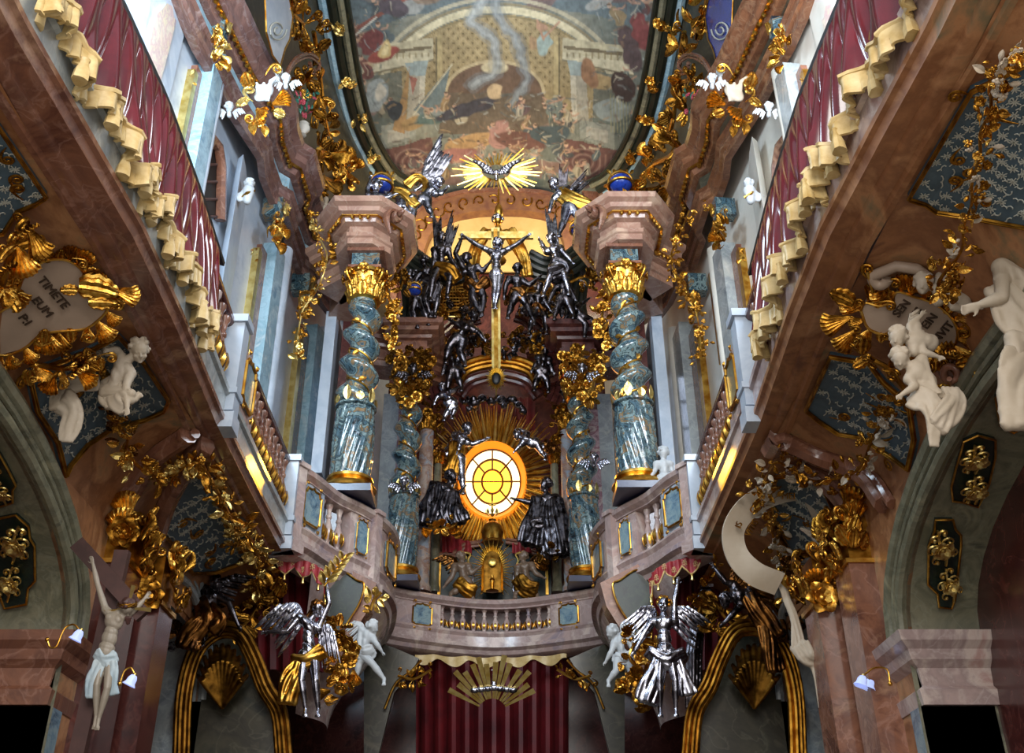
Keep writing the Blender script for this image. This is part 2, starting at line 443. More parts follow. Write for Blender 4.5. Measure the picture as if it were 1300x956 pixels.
def figure(name, label, cat, mat, J, Y, h, face=(0, 0, 1), hup=(0, 1, 0), fat=1.0, child=False, hair=True, hair_mat=None, curl=0.6, detail=1.0,
           robe=None, robe_mat=None, group=None, long=False, extra=None, hands=True, beard=False):
    """J: joints as (photo x, photo y, depth away in photo px) around depth plane Y; h = head height in photo px"""
    base = W(*J['pv'][:2], y=Y); m = pxm(base)
    P = {}
    for k, v in J.items():
        p = W(v[0], v[1], y=Y); dz = v[2] if len(v) > 2 else 0
        P[k] = p - CB * (dz * m)
    H = h * m * (1.18 if h < 15 else (1.1 if h < 18 else 1.0)); fat *= (1.6 if h < 15 else (1.3 if h < 20 else 1.15))
    vf = lambda t: CR * t[0] + CU * t[1] + CB * t[2]
    zmin = min(P.values(), key=lambda p: p.z)
    t = thing(name, V((P['pv'].x, P['pv'].y, zmin.z)), label, cat, group)
    mb = MB(); hb = MB() if hair else None
    g = lambda k: P.get(k)
    fa = fat * H
    ch, pv, nk, hd = P['ch'], P['pv'], P['nk'], P['hd']
    hf = vf(face); head(mb, hd, H, hf, vf(hup), hb, child)
    mb.cap(nk, hd - (hd - nk) * 0.35, 0.19 * H * (1.05 if child else 1), 0.17 * H)
    mb.cap(ch, nk, 0.30 * fa, 0.17 * fa)
    sl, sr = P.get('sl', ch), P.get('sr', ch)
    sax = (sl - sr); ax = (ch - pv).normalized()
    sx = sax.normalized() if sax.length > 1e-5 else CR
    nn = sx.cross(ax).normalized(); R = Matrix((sx, nn, ax)).transposed()
    sw = max(sax.length * 0.42, 0.3 * H)
    mb.ell(ch - ax * 0.12 * H, (sw, 0.36 * fa, 0.58 * H), R, 14, 9)
    mid = ch.lerp(pv, 0.6)
    mb.ell(mid, (sw * 0.82, 0.31 * fa * (1.2 if child else 1), 0.55 * H), R, 12, 8)
    mb.ell(pv, (max(0.42 * fa, sw * 0.85), 0.34 * fa, 0.42 * H), R, 12, 8)
    if nn.dot(CB) < 0: nn = -nn
    for u_, r_ in ((.15, .36), (.4, .32), (.65, .31), (.88, .34)):
        q_ = ch.lerp(pv, u_); mb.ell(q_, (max(sw * (.95 - .25 * math.sin(u_ * PI)), .3 * H), r_ * fa, .34 * H), R, 12, 8)
    if not child:
        for s in (-1, 1): mb.ell(ch + sx * s * sw * 0.45 + nn * 0.22 * fa - ax * 0.02 * H, (sw * 0.42, 0.15 * fa, 0.24 * H), R)
    else: mb.ell(mid + nn * 0.14 * fa, (sw * 0.6, 0.25 * fa, 0.4 * H), R)
    for s in ('l', 'r'):
        S_, E_, W_ = g('s' + s), g('e' + s), g('w' + s)
        if S_ is not None:
            mb.cap(ch.lerp(S_, 0.5), S_, 0.27 * fa, 0.24 * fa)
            if E_ is not None:
                mid_ = S_.lerp(E_, 0.4)
                mb.cap(S_, E_, 0.21 * fa, 0.145 * fa); mb.ell(mid_, (0.2 * fa,) * 3)
                if W_ is not None:
                    mb.cap(E_, E_.lerp(W_, 0.3), 0.145 * fa, 0.16 * fa); mb.cap(E_.lerp(W_, 0.3), W_, 0.16 * fa, 0.095 * fa)
                    if hands: hand(mb, E_, W_, H * (0.8 if not child else 0.75), curl, None, 1 if s == 'l' else -1)
        A, K, N_, T = g('h' + s), g('k' + s), g('a' + s), g('t' + s)
        if A is not None and K is not None:
            mb.cap(pv.lerp(A, 0.6), A, 0.33 * fa, 0.33 * fa)
            mb.cap(A, K, 0.33 * fa, 0.2 * fa)
            if N_ is not None:
                mb.cap(K, K.lerp(N_, 0.35), 0.19 * fa, 0.205 * fa); mb.cap(K.lerp(N_, 0.35), N_, 0.205 * fa, 0.105 * fa)
                if T is not None:
                    d = T - N_
                    mb.cap(N_, N_.lerp(T, 0.8), 0.11 * fa, 0.10 * fa); mb.ell(N_ - d * 0.12, (0.12 * fa,) * 3)
                    tx = d.normalized().cross(CB); tx = tx.normalized() if tx.length > .01 else CR
                    for k in range(5): mb.cap(N_.lerp(T, 0.75) + tx * (k - 2) * 0.05 * fa, T + tx * (k - 2) * 0.055 * fa, 0.045 * fa, 0.035 * fa, 6)
    if extra: extra(mb, P, H)
    vx = H / (27 if detail >= 1 else 15)
    sculpt(mb, 'body', mat, t, vx, 1)
    if hair:
        if long:
            for s in (-1, 0, 1):
                hb.cap(hd - hf * 0.25 * H + CR * s * 0.25 * H, nk - hf * 0.25 * H + CR * s * 0.32 * H, 0.18 * H, 0.10 * H)
        if beard: 
            b0 = hd + hf * 0.26 * H - vf(hup) * 0.4 * H
            for s in (-1, 0, 1): hb.cap(b0 + CR * s * .12 * H + vf(hup) * .08 * H, b0 - vf(hup) * 0.3 * H + CR * s * 0.05 * H, 0.09 * H, 0.05 * H)
        sculpt(hb, 'hair', hair_mat or mat, t, vx, 1)
    if robe:
        for i, (path, r0, r1, nf) in enumerate(robe): folds(t, path, Y, m, H, r0, r1, nf, robe_mat or mat)
    t['_m'] = 0; del t['_m']
    return t, P, H
def folds(t, path, Y, m, H, r0, r1, nf, mat, name='drapery', seed=1):
    """heavy carved cloth: many rounded folds running along a path; r0,r1 half widths at the ends in heads"""
    q = random.Random(seed + int(path[0][0])); mb = MB()
    P = [W(p[0], p[1], y=Y) - CB * ((p[2] if len(p) > 2 else 0) * m) for p in path]; P = bez(P, 5); n = len(P)
    for k in range(nf):
        o = (k + 0.5) / nf * 2 - 1; pts = []; rs = []
        ph = q.uniform(0, 6); dz = q.uniform(-0.15, 0.2); a0 = q.uniform(0.75, 1.3)
        for i, p in enumerate(P):
            u = i / (n - 1); tn = (P[min(i + 1, n - 1)] - P[max(i - 1, 0)]).normalized()
            sd = tn.cross(CB); sd = sd.normalized() if sd.length > .05 else CR
            w = (r0 + (r1 - r0) * u) * H
            pts.append(p + sd * (o * w + 0.12 * H * math.sin(u * 5 + ph)) + CB * ((0.35 * (1 - o * o) * w * 0.7) + dz * 0.3 * w))
            rs.append(max(0.035 * H, w / nf * a0 * (1.15 + 0.25 * math.sin(u * 7 + ph))))
        mb.tube(pts, rs, 8, flat=1.0)
    # thin body behind the folds so that the cloth is closed
    for i in range(0, n - 1, 2):
        w = (r0 + (r1 - r0) * i / (n - 1)) * H; j = min(i + 2, n - 1)
        tn = (P[j] - P[i]).normalized(); sd = tn.cross(CB); sd = sd.normalized() if sd.length > .05 else CR
        for o in (-0.6, -0.2, 0.2, 0.6): mb.cap(P[i] + sd * o * w, P[j] + sd * o * w, w * 0.3, w * 0.3, 6)
    return sculpt(mb, name, mat, t, H / 15, 2)
def wing(t, root, tip, spread, Y, m, mat, nf=9, name='wing', dz=6):
    """feathered wing: long flight feathers fanned from a bony leading edge"""
    f = lambda p, z=0: W(p[0], p[1], y=Y) - CB * ((dz + z) * m)
    R0, T0, S0 = f(root), f(tip), f(spread); mb = MB()
    edge = bez([R0, R0.lerp(T0, 0.5) + (R0 - S0) * 0.25, T0], 6)
    L = (T0 - R0).length; mb.tube(edge, [L * 0.075 * (1 - 0.6 * i / len(edge)) for i in range(len(edge))], 8)
    for row, (ln, off, cnt) in enumerate(((1.0, 0, nf), (0.6, 0.02, nf), (0.32, 0.04, nf - 1))):
        for k in range(cnt):
            u = (k + 0.5) / cnt; p = edge[int(u * (len(edge) - 1))]
            e = S0 + (T0 - R0) * (u * 0.9) - S0 * 0 
            d = (S0 - R0) * (1 - 0.25 * u) + (T0 - R0) * (0.30 * u); d = d * ln
            if d.length < 1e-4: continue
            n = CB; sd = d.normalized().cross(n).normalized(); w = max(L, (S0 - R0).length * .35) / cnt * 0.85; o = CB * (L * off + 0.01 * L * (k % 2))
            def fn(a, b):
                ww = w * (0.5 + 0.5 * math.sin(PI * min(1, .25 + a * .75)) ** 0.6) * (1 if a < .85 else (1 - (a - .85) * 5))
                return p + o + d * a + sd * ((b * 2 - 1) * ww * 0.6) + n * (0.10 * L * math.sin(a * 2.4) + 0.03 * L * (1 - abs(b * 2 - 1)))
            mb.slab(fn, 8, 4, L * 0.02)
    return mb.build(name, mat, t)
def cherub_head(px, py, h, Y, mat, label, face=(0, -0.2, 1), wings=True, group=None, P0=None):
    p = P0 or W(px, py, y=Y); m = pxm(p); H = h * m
    t = thing('winged_cherub', p - V((0, 0, H / 2)), label, 'cherub head', group)
    mb = MB(); hb = MB(); vf = CR * face[0] + CU * face[1] + CB * face[2]
    head(mb, p, H, vf, CU, hb, True); mb.cap(p - CU * 0.3 * H, p - CU * 0.75 * H, 0.18 * H, 0.25 * H)
    sculpt(mb, 'face', mat, t, H / 18); sculpt(hb, 'hair', mat, t, H / 16, 1)
    if wings:
        y = p.y
        for s in (-1, 1): wing(t, (px + s * h * .35, py + h * .45), (px + s * h * 1.3, py + h * 0.1), (px + s * h * .6, py + h * 1.2), Y or y, m, mat, 5, dz=1)
    return t
def letters(text, parent, O, right, nrm, height, mat, th=0.004, align='CENTER'):
    cu = bpy.data.curves.new('lettering', 'FONT'); cu.body = text; cu.size = height * 1.35; cu.extrude = th; cu.align_x = align; cu.align_y = 'CENTER'
    o = bpy.data.objects.new('tmp', cu); C.objects.link(o); dg = bpy.context.evaluated_depsgraph_get(); dg.update()
    me = bpy.data.meshes.new_from_object(o.evaluated_get(dg)); bpy.data.objects.remove(o)
    me.materials.clear(); me.materials.append(MATS[mat]); me.name = 'lettering'
    ob = bpy.data.objects.new('lettering', me); C.objects.link(ob)
    X = V(right).normalized(); N = V(nrm).normalized(); N = (N - X * N.dot(X)).normalized(); Yv = N.cross(X)
    ob.matrix_basis = Matrix.Translation(V(O) - ORG[parent.name]) @ Matrix((X, Yv, N)).transposed().to_4x4()
    ob.parent = parent; ORG[ob.name] = V(O); return ob
# ------------------------------------------------------------------ palette
marble('pink_marble', ['#8d7f88', '#b39a93', '#a08a86', '#c9b6ac', '#b28f86'], 1.6, 0.22, 1.5, '#d8c8c0')
marble('grey_marble', ['#7c8388', '#a5abab', '#8f9698', '#b9b8b0'], 1.8, 0.25, 1.5, '#cfd2d0')
marble('red_marble', ['#5d382d', '#8a5c46', '#704a3c', '#a37d63'], 1.9, 0.24, 1.6, '#b98e7c')
marble('cornice_left_marble', ['#4f3a38', '#7d5d54', '#684a44', '#8c7470'], 1.9, 0.22, 1.6, '#a89a98')  # bluish light on the left cornice is mixed into these colours
marble('cornice_right_marble', ['#4c2d20', '#80543a', '#66412e', '#94694a'], 1.9, 0.22, 1.6, '#a5866a')
marble('salmon_marble', ['#8a6455', '#b18b76', '#9c7564', '#c4a48c'], 1.7, 0.25, 1.2, '#cdb8a4')
marble('dark_red_marble', ['#351a19', '#542a25', '#43201e', '#6a3830'], 2.2, 0.25, 1.5, '#7d4c42')
marble('brown_stucco', ['#6e432b', '#a06c46', '#855636', '#b07e56', '#7c6c50'], 1.5, 0.45, 1.0, None, 10, 0.15, 0.05)
marble('pale_stucco', ['#98a6b8', '#bac4d0', '#a7b4c3', '#c4c9ce'], 1.2, 0.35, 0.8)
marble('cream_stucco', ['#c2bdb0', '#d8d3c8', '#cbc6ba'], 1.2, 0.5, 0.6)
marble('veined_cream', ['#b9a6a4', '#d9cdb8', '#c8a8a8', '#dccfae', '#a98f9b'], 3.0, 0.3, 2.4, '#8a6f80')
marble('blue_strip', ['#6f93a8', '#9dbccb', '#85a8b8', '#bccbd0'], 2.2, 0.25, 1.6, '#566f80')
marble('column_marble', ['#0f171d', '#2b414a', '#496470', '#1a2930', '#7b9090', '#33494f', '#8a6a3f', '#4a6570', '#141f26'], 4.2, 0.13, 1.4, None, 10, 0, 0.6)
marble('green_marble', ['#4a4a3e', '#7c7862', '#62614f', '#8f8a70'], 2.4, 0.28, 1.6, '#8d8f7c')
marble('olive_marble', ['#24261f', '#443f31', '#332f26', '#575040'], 1.7, 0.35, 1.4, '#6f6d5a')
marble('dark_green', ['#0b1412', '#1b2620', '#101f1d', '#26342a'], 4.0, 0.3, 2.0, '#39452f')
marble('blue_inset', ['#41586c', '#6a8596', '#8aa0a4', '#506a7c'], 3.5, 0.22, 2.5, '#aab4ac')
marble('dark_blue', ['#0d1230', '#18204a'], 3.0, 0.3)
marble('lapis', ['#10205c', '#2340a0', '#18307c'], 6.0, 0.25, 1.0)
marble('panel_blue', ['#3a4a54', '#516470', '#465863', '#5c6a6c'], 2.6, 0.5, 0.6, None, 8, 0.2, 0.0)
marble('purple_marble', ['#5d3447', '#a58e92', '#7d4c5c', '#b7a7a0', '#6a3c4b'], 2.6, 0.22, 2.0, '#c5b7b0')
marble('black_moulding', ['#0e110f', '#23281f', '#171a16'], 4.0, 0.3, 1.0)
marble('pier_blue_pink', ['#6d7c8c', '#a49184', '#8b6a5a', '#8a98a4', '#a0785f'], 1.8, 0.2, 2.2, '#bfb3a6', 8, 0, 0.4)
metal('gold', '#b87a26', '#e3b455', 0.30)
metal('bright_gold', '#d9b45c', '#f3dc92', 0.34)
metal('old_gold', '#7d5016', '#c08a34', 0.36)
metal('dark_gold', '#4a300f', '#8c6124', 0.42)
metal('silver', '#6f6d76', '#bcbcc8', 0.25)
metal('dark_silver', '#2e2a2c', '#6e6a70', 0.27)
metal('bronze', '#3a2416', '#8a5a2a', 0.30)
plain('cloud_silver', '#a8a8b4', 0.35, '#8a8a96', 5, 0.6)
plain('white_stucco', '#bcbebe', 0.55, '#a9adb0', 3)
plain('warm_stucco', '#b9ab98', 0.6, '#a89882', 3, bump=0.1)
plain('brown_skin', '#7c6656', 0.4, '#63503f', 4)
plain('skin_paint', '#a39686', 0.45, '#8f8474', 3)
plain('blue_white_cloth', '#9fb4c0', 0.6, '#c5cfd0', 4)
plain('relief_grey', '#a8aca2', 0.5, '#bcbaae', 5)
plain('plate_stucco', '#ad9682', 0.5, '#97826f', 2)
plain('engraved', '#3c2a1a', 0.6)
plain('dark_wood', '#3a2420', 0.5, '#553630', 3)
plain('near_black', '#0c0b0d', 0.5)
plain('red_cloth', '#4a0a10', 0.6, '#6e1018', 3)
plain('drape_red', '#54101a', 0.22, '#741824', 2.2, coat=0.9)
plain('crimson_brocade', '#7c1620', 0.55, '#a5353a', 14)
plain('cream_fringe', '#b8985a', 0.42, '#dcc48e', 8, met=0.35)
plain('ochre_wall', '#c79a52', 0.6, '#d8b878', 1.2)
plain('ochre_paint', '#8f6440', 0.5, '#6e4536', 6)
plain('flower_red', '#b0303c', 0.4, '#c06070', 5)
plain('leaf_green', '#1d5a4c', 0.4, '#2c7a64', 5)
plain('floor_stone', '#8c857a', 0.6, '#736c62', 1)
plain('fleece', '#cfc8b8', 0.7)
emis('window_daylight', '#d8e6ff', 2.2)
emis('glass_yellow', '#ffc23a', 2.2); emis('glass_pale', '#ffe9a6', 3.2); emis('rim_glow', '#ff8a1c', 1.0)
emis('lamp_glass', '#b8c8ff', 0.5)
plain('leading', '#7a4410', 0.5)
XL, XR = -2.55, 2.28
def cove(side, y, phi, off=0.0):
    wall, s = (3.58, -1) if side < 0 else (3.33, 1)
    n = V((-s * math.cos(phi), 0, -math.sin(phi)))
    return V((s * (wall - 0.8 * (1 - math.cos(phi))), y, 5.0 + 0.85 * math.sin(phi))) + n * off
def cove_hit(px, py):
    """(y, phi) of the coved soffit under a photo point"""
    d = ray(px, py); s = -1 if d.x < 0 else 1; wall = 3.58 if s < 0 else 3.33
    f = lambda t: (abs(d.x * t) - (wall - 0.8 * (1 - math.sqrt(max(0, 1 - min(1, max(0, (EYE + d.z * t - 5) / 0.85)) ** 2)))))
    a, b = 2.0, 40.0
    for _ in range(50):
        c = (a + b) / 2
        if f(c) > 0: b = c
        else: a = c
    z = EYE + d.z * a
    return d.y * a, (math.asin(min(1, max(0, (z - 5) / 0.85))) if z > 5 else (z - 5) / 0.85), s
def covepatch(poly_px, th, mat, name, parent=None, step=0.16, kind=None, base=0.0):
    pts = [cove_hit(*p) for p in poly_px]; s = pts[0][2]
    def fn(a, b, off):
        off += base
        if b >= 0: return cove(s, a, b, off)
        q = cove(s, a, 0, off); q.z = 5 + b * 0.85; return q
    return MB().patch([(p[0], p[1]) for p in pts], fn, th, step).build(name, mat, parent, True, kind)
def covepath(pxs, off=0.03, k=6):
    out = []
    for p in bez([V((a, b, 0)) for a, b in pxs], k):
        y, ph, s = cove_hit(p.x, p.y)
        q = cove(s, y, max(0, ph), off)
        if ph < 0: q.z = 5 + ph * .85
        out.append(q)
    return out
def cove_n(px, py):
    y, ph, s = cove_hit(px, py); ph = max(0, ph)
    return V((-s * math.cos(ph), 0, -math.sin(ph)))
# ------------------------------------------------------------------ shell of the church
struct('floor', MB().box((0, 8.5, -0.1), (12, 24, 0.2)), 'floor_stone', False)
for s, xw, nm in ((-1, 3.58, 'left'), (1, 3.33, 'right')):
    # side wall with two arched recesses: arch 1 centred y=5.6, arch 2 centred y=10.9
    pts = []
    def arch(yc, a, zs, hh, n=18):
        return [(yc - a * math.cos(PI * i / n), zs + hh * math.sin(PI * i / n)) for i in range(n + 1)]
    A1 = arch(5.55, 2.75, 3.95, 1.05); A2 = arch(11.1, 1.25, 4.3, 1.0, 12)
    poly = [(2.0, 5.06)] + [(2.0, 0.0), (A1[0][0], 0.0)] + A1 + [(A1[-1][0], 0), (A2[0][0], 0)] + A2 + [(A2[-1][0], 0), (13.2, 0), (13.2, 5.06)]
    mb = MB(); mb.patch([(p[0], p[1]) for p in poly], lambda a, b, off: V((s * (xw - off), a, b)), 0.02, 0.6)
    struct('wall_lower_' + nm, mb, 'brown_stucco', False)
    g = MB().loft([[cove(s, y, PI / 2 * i / 12) for i in range(13)] for y in [2, 3.5, 5, 6.5, 8, 9.5, 11, 12.5, 13.2]], closed=False, cap=False)
    struct('ceiling_cove_' + nm, g, 'brown_stucco')
    for ar, dep, mat, q in ((A1, 0.56, 'green_marble', 1), (A2, 0.5, 'grey_marble', 2)):
        rings = [[V((s * (xw - 0.06), y, z)), V((s * (xw + dep), y, z))] for (y, z) in [(ar[0][0], 0)] + ar + [(ar[-1][0], 0)]]
        struct('trim_' + str(q if s < 0 else q + 2), MB().loft(rings, closed=False, cap=False), mat)
        dk = MB().box((s * (xw + dep + 0.05), (ar[0][0] + ar[-1][0]) / 2, 2.8), (0.1, ar[-1][0] - ar[0][0] + 0.4, 5.6))
        struct('wall_chapel_' + nm, dk, 'dark_red_marble', False)
        # rib round the mouth of the arch
        rb = MB(); pth = [V((s * (xw - 0.05), y, z + 0.02)) for (y, z) in ar]
        for o, r in ((0.0, 0.045), (0.11, 0.03), (0.2, 0.06)):
            cy = (ar[0][0] + ar[-1][0]) / 2
            rb.tube([V((p.x - s * 0.02, cy + (p.y - cy) * (1 + o / 2.5), p.z + o * abs(math.sin(PI * i / (len(pth) - 1))))) for i, p in enumerate(pth)], r, 8)
        struct('trim_' + str(4 + (q if s < 0 else q + 2)), rb, 'green_marble' if q == 1 else 'grey_marble')
UW = {-1: [(-4.0, 2.0), (-4.0, 8.8), (-3.78, 11.2), (-3.58, 13.0), (-3.48, 15.4), (-3.1, 17.0), (-2.3, 18.3)],
      1: [(3.78, 2.0), (3.78, 8.8), (3.56, 11.2), (3.36, 13.0), (3.26, 15.4), (2.9, 17.0), (2.1, 18.3)]}
def wall_hit(px, py, off=0.0):
    d = ray(px, py); s = -1 if d.x < 0 else 1; best = None; P = UW[s]
    for i in range(len(P) - 1):
        a, b = V(P[i]), V(P[i + 1]); e = b - a; nn = V((-s * 0 - e.y * s, e.x * s)); nn = V((e.y, -e.x)).normalized() * (-s if True else 1)
        if nn.x * s > 0: nn = -nn
        a2, b2 = a + nn * off, b + nn * off; e = b2 - a2
        den = d.x * e.y - d.y * e.x
        if abs(den) < 1e-9: continue
        t = (a2.x * e.y - a2.y * e.x) / den; q = V((d.x * t, d.y * t)); k = (q - a2).dot(e) / e.length_squared
        if -0.05 <= k <= 1.05 and t > 0 and (best is None or t < best[0]): best = (t, e.normalized(), nn)
    t, e, nn = best
    return V((0, 0, EYE)) + d * t, V((e.x, e.y, 0)), V((nn.x, nn.y, 0))
for s, nm in ((-1, 'left'), (1, 'right')):
    P = UW[s]; mb = MB()
    mb.sweep([(0, 5.9), (0, 12.6), (0.2, 12.6), (0.2, 5.9)], P, -s * -1)
    struct('wall_upper_' + nm, mb, 'pale_stucco' if s < 0 else 'cream_stucco', False)
struct('wall_back', MB().box((-0.1, 18.72, 8.6), (8, 0.3, 17.2)), 'dark_red_marble', False)
# back wall over the lunette
zc = lambda py: W(637, py, y=18.3).z
def backpoly(pxs, Y, th, name, mat, parent=None, kind=None, smooth=False):
    pts = [W(a, b, y=Y) for a, b in pxs]; O = V((0, Y, 0))
    return MB().prism([(p.x, p.z) for p in pts], O, (1, 0, 0), (0, 0, 1), th).build(name, mat, parent, smooth, kind)
lun_in = [(538, 345), (538, 318), (546, 296), (560, 281), (580, 272), (610, 267), (637, 266), (665, 267), (692, 271), (706, 282), (714, 298), (718, 318), (718, 345)]
lun_out = [(500, 345), (508, 310), (520, 280), (545, 256), (590, 244), (637, 241), (690, 245), (725, 258), (748, 282), (762, 315), (768, 345)]
backpoly(lun_in, 18.45, 0.05, 'wall_back_lunette', 'ochre_wall', None, 'structure')
ring = [W(a, b, y=18.2) for a, b in lun_out] ; inn = [W(a, b, y=18.2) for a, b in lun_in]
def band(outer, inner, Y, depth, name, mat, kind=None, parent=None, n=40):
    def res(P):
        P = [W(a, b, y=Y) for a, b in P]; L = [0]
        for i in range(len(P) - 1): L.append(L[-1] + (P[i + 1] - P[i]).length)
        out = []
        for k in range(n + 1):
            d = L[-1] * k / n; i = max(j for j in range(len(P)) if L[j] <= d + 1e-9); i = min(i, len(P) - 2)
            out.append(P[i].lerp(P[i + 1], (d - L[i]) / (L[i + 1] - L[i])))
        return out
    o, i_ = res(outer), res(inner); dv = V((0, depth, 0))
    return MB().loft([[a, b, b + dv, a + dv] for a, b in zip(o, i_)]).build(name, mat, parent, 30, kind)
band(lun_out, lun_in, 18.2, 0.3, 'trim_20', 'ochre_paint', 'structure')
band([(a + (a - 637) * 0.03, b - 4) for a, b in lun_out], lun_out, 18.15, 0.3, 'trim_21', 'red_marble', 'structure')
lf = MB()   # arabesque scrolls painted on the arch, in low relief
for i in range(22):
    u = i / 21; k = u * (len(lun_out) - 1); j = min(int(k), len(lun_out) - 2); a = V(lun_out[j]).lerp(V(lun_out[j + 1]), k - j)
    k = u * (len(lun_in) - 1); j = min(int(k), len(lun_in) - 2); b = V(lun_in[j]).lerp(V(lun_in[j + 1]), k - j); c = (a + b) / 2
    r = (a - b).length * 0.3
    lf.tube([W(c.x + r * (1 - t / 14) * math.cos(t * 0.55 + i), c.y + r * (1 - t / 14) * math.sin(t * 0.55 + i), y=18.19) for t in range(12)], 0.02, 5)
lf.build('trim_22', 'old_gold', None, True, 'structure')
for s in (-1, 1):
    backpoly([(637 + s * x, y) for x, y in ((180, 225), (100, 238), (112, 262), (130, 300), (136, 420), (200, 420))], 18.32, 0.15, 'wall_apse_' + ('left' if s < 0 else 'right'), 'red_marble', None, 'structure')
# ------------------------------------------------------------------ entablature along the walls
CORN = {-1: [(-4.1, 2.2), (-4.1, 7.9), (-4.0, 8.2), (-3.9, 9.2), (-3.84, 9.5), (-3.72, 10.3), (-3.6, 10.8), (-3.5, 11.2), (-3.55, 11.6), (-3.52, 12.2), (-3.38, 12.35), (-3.36, 12.9), (-3.46, 13.1), (-3.42, 14.0), (-3.28, 14.2), (-3.2, 14.9), (-3.0, 15.6)]}
ZM = lambda z: 11.6 + (z - 11.25) * 0.76
CORN[1] = [(-x - 0.22, y) for x, y in CORN[-1]]
prof_c = [(0, 11.25), (0.10, 11.25), (0.10, 11.42), (0.14, 11.45), (0.14, 11.62), (0.19, 11.66), (0.10, 11.70), (0.10, 12.02), (0.22, 12.08), (0.26, 12.2), (0.42, 12.28), (0.44, 12.42), (0.55, 12.5), (0.58, 12.62), (0.3, 12.7), (0, 12.7)]
prof_c = [(a * (.84 if a > .2 else 1), ZM(b)) for a, b in prof_c]
for s, nm in ((-1, 'left'), (1, 'right')):
    sg = 1 if s < 0 else -1
    t = thing('cornice', (CORN[s][5][0], CORN[s][5][1], 11.25), 'red-brown marble %s running above the %s upper wall' % (('cornice', 'left') if s < 0 else ('cornice', 'right')), 'cornice')
    MB().sweep([p for p in prof_c if p[1] < ZM(11.68)] + [(0, ZM(11.68))], CORN[s], sg).build('architrave', 'cornice_%s_marble' % nm, t, 30)
    MB().sweep([(0, ZM(11.68)), (0.10, ZM(11.68)), (0.10, ZM(12.04)), (0, ZM(12.04))], CORN[s], sg).build('frieze', 'blue_strip' if s < 0 else 'olive_marble', t, 30)  # left frieze is coloured blue for the bluish light on it
    MB().sweep([(0, ZM(12.04))] + [p for p in prof_c if p[1] > ZM(12.04)], CORN[s], sg).build('cornice_moulding', 'cornice_%s_marble' % nm, t, 30)
    # gilt bead and flower row
    bd = MB(); P = [V((a, b)) for a, b in CORN[s]]; L = 0
    for i in range(len(P) - 1):
        e = P[i + 1] - P[i]; n = max(1, int(e.length / 0.11)); nn = V((e.y, -e.x)).normalized() * sg
        for k in range(n):
            p = P[i] + e * (k + 0.5) / n + nn * 0.27
            bd.ell((p.x, p.y, ZM(12.17)), (0.04, 0.04, 0.045), n=6, m=4)
    bd.sweep([(.25, ZM(12.19)), (.29, ZM(12.19)), (.29, ZM(12.22)), (.25, ZM(12.22))], CORN[s], sg)
    bd.build('bead_row', 'gold', t)
# ------------------------------------------------------------------ attic between cornice and painted ceiling
FR = [(-3.21, 7.0), (-3.21, 9.0), (-3.21, 11.0), (-3.22, 12.8), (-3.22, 14.7), (-3.1, 16.2), (-2.74, 17.5), (-2.3, 18.05)]
FRP = {-1: [V((a, b, 16.8)) for a, b in FR], 1: [V((-a, b, 16.8)) for a, b in FR]}
for s, nm in ((-1, 'left'), (1, 'right')):
    a = [V((s * 3.85 + (0.1 if s < 0 else -0.1), 7, 12.6)), V((s * 3.85, 9, 12.6)), V((s * 3.75, 11, 12.6)), V((s * 3.6, 12.8, 12.6)), V((s * 3.45, 14.7, 12.6)), V((s * 3.15, 16.2, 12.6)), V((s * 2.8, 17.6, 12.6)), V((s * 2.4, 18.4, 12.6))]
    rows = []
    for i in range(13):
        u = i / 12; rows.append([V((p.x + (q.x - p.x) * (u ** 2.2), p.y + (q.y - p.y) * u, 12.6 + 4.3 * math.sin(u * PI / 2) ** 0.9)) for p, q in zip(bez(a, 4), bez(FRP[s], 4))])
    struct('ceiling_cove_upper_' + nm, MB().loft(rows, closed=False, cap=False), 'olive_marble')
    for off, r, mat, dz in ((0.02, 0.10, 'blue_strip', 0.02), (-0.14, 0.10, 'black_moulding', 0.0), (-0.3, 0.075, 'green_marble', 0.02), (-0.42, 0.06, 'black_moulding', 0.03)):
        P = bez([V((p.x + s * off, p.y + off * 0.6 * (i / 7) ** 3, 16.75 + dz)) for i, p in enumerate(FRP[s])], 5)
        struct('trim_%d' % (30 + len(ORG) % 60), MB().tube(P, r, 8), mat)
    for k in range(9):
        P = bez(FRP[s], 8); p = P[int((k + 0.5) / 9.6 * (len(P) - 1))] + V((-s * -0.0, 0, -0.12)); p.x -= s * 0.22
        t = thing('flower_cluster', p, 'gilt flower cluster fixed on the dark ceiling frame on the %s side' % nm, 'ornament', 'gilt flower clusters on the %s ceiling frame' % nm)
        n0 = V((-s * 0.2, -0.5, -1))
        for j in range(5): put(rnd.choice(['blossom', 'leaf', 'blossom']), 'gold' if s > 0 else 'bright_gold', t, p + rv(0.1), rv(), n0 + rv(.4), 0.2)
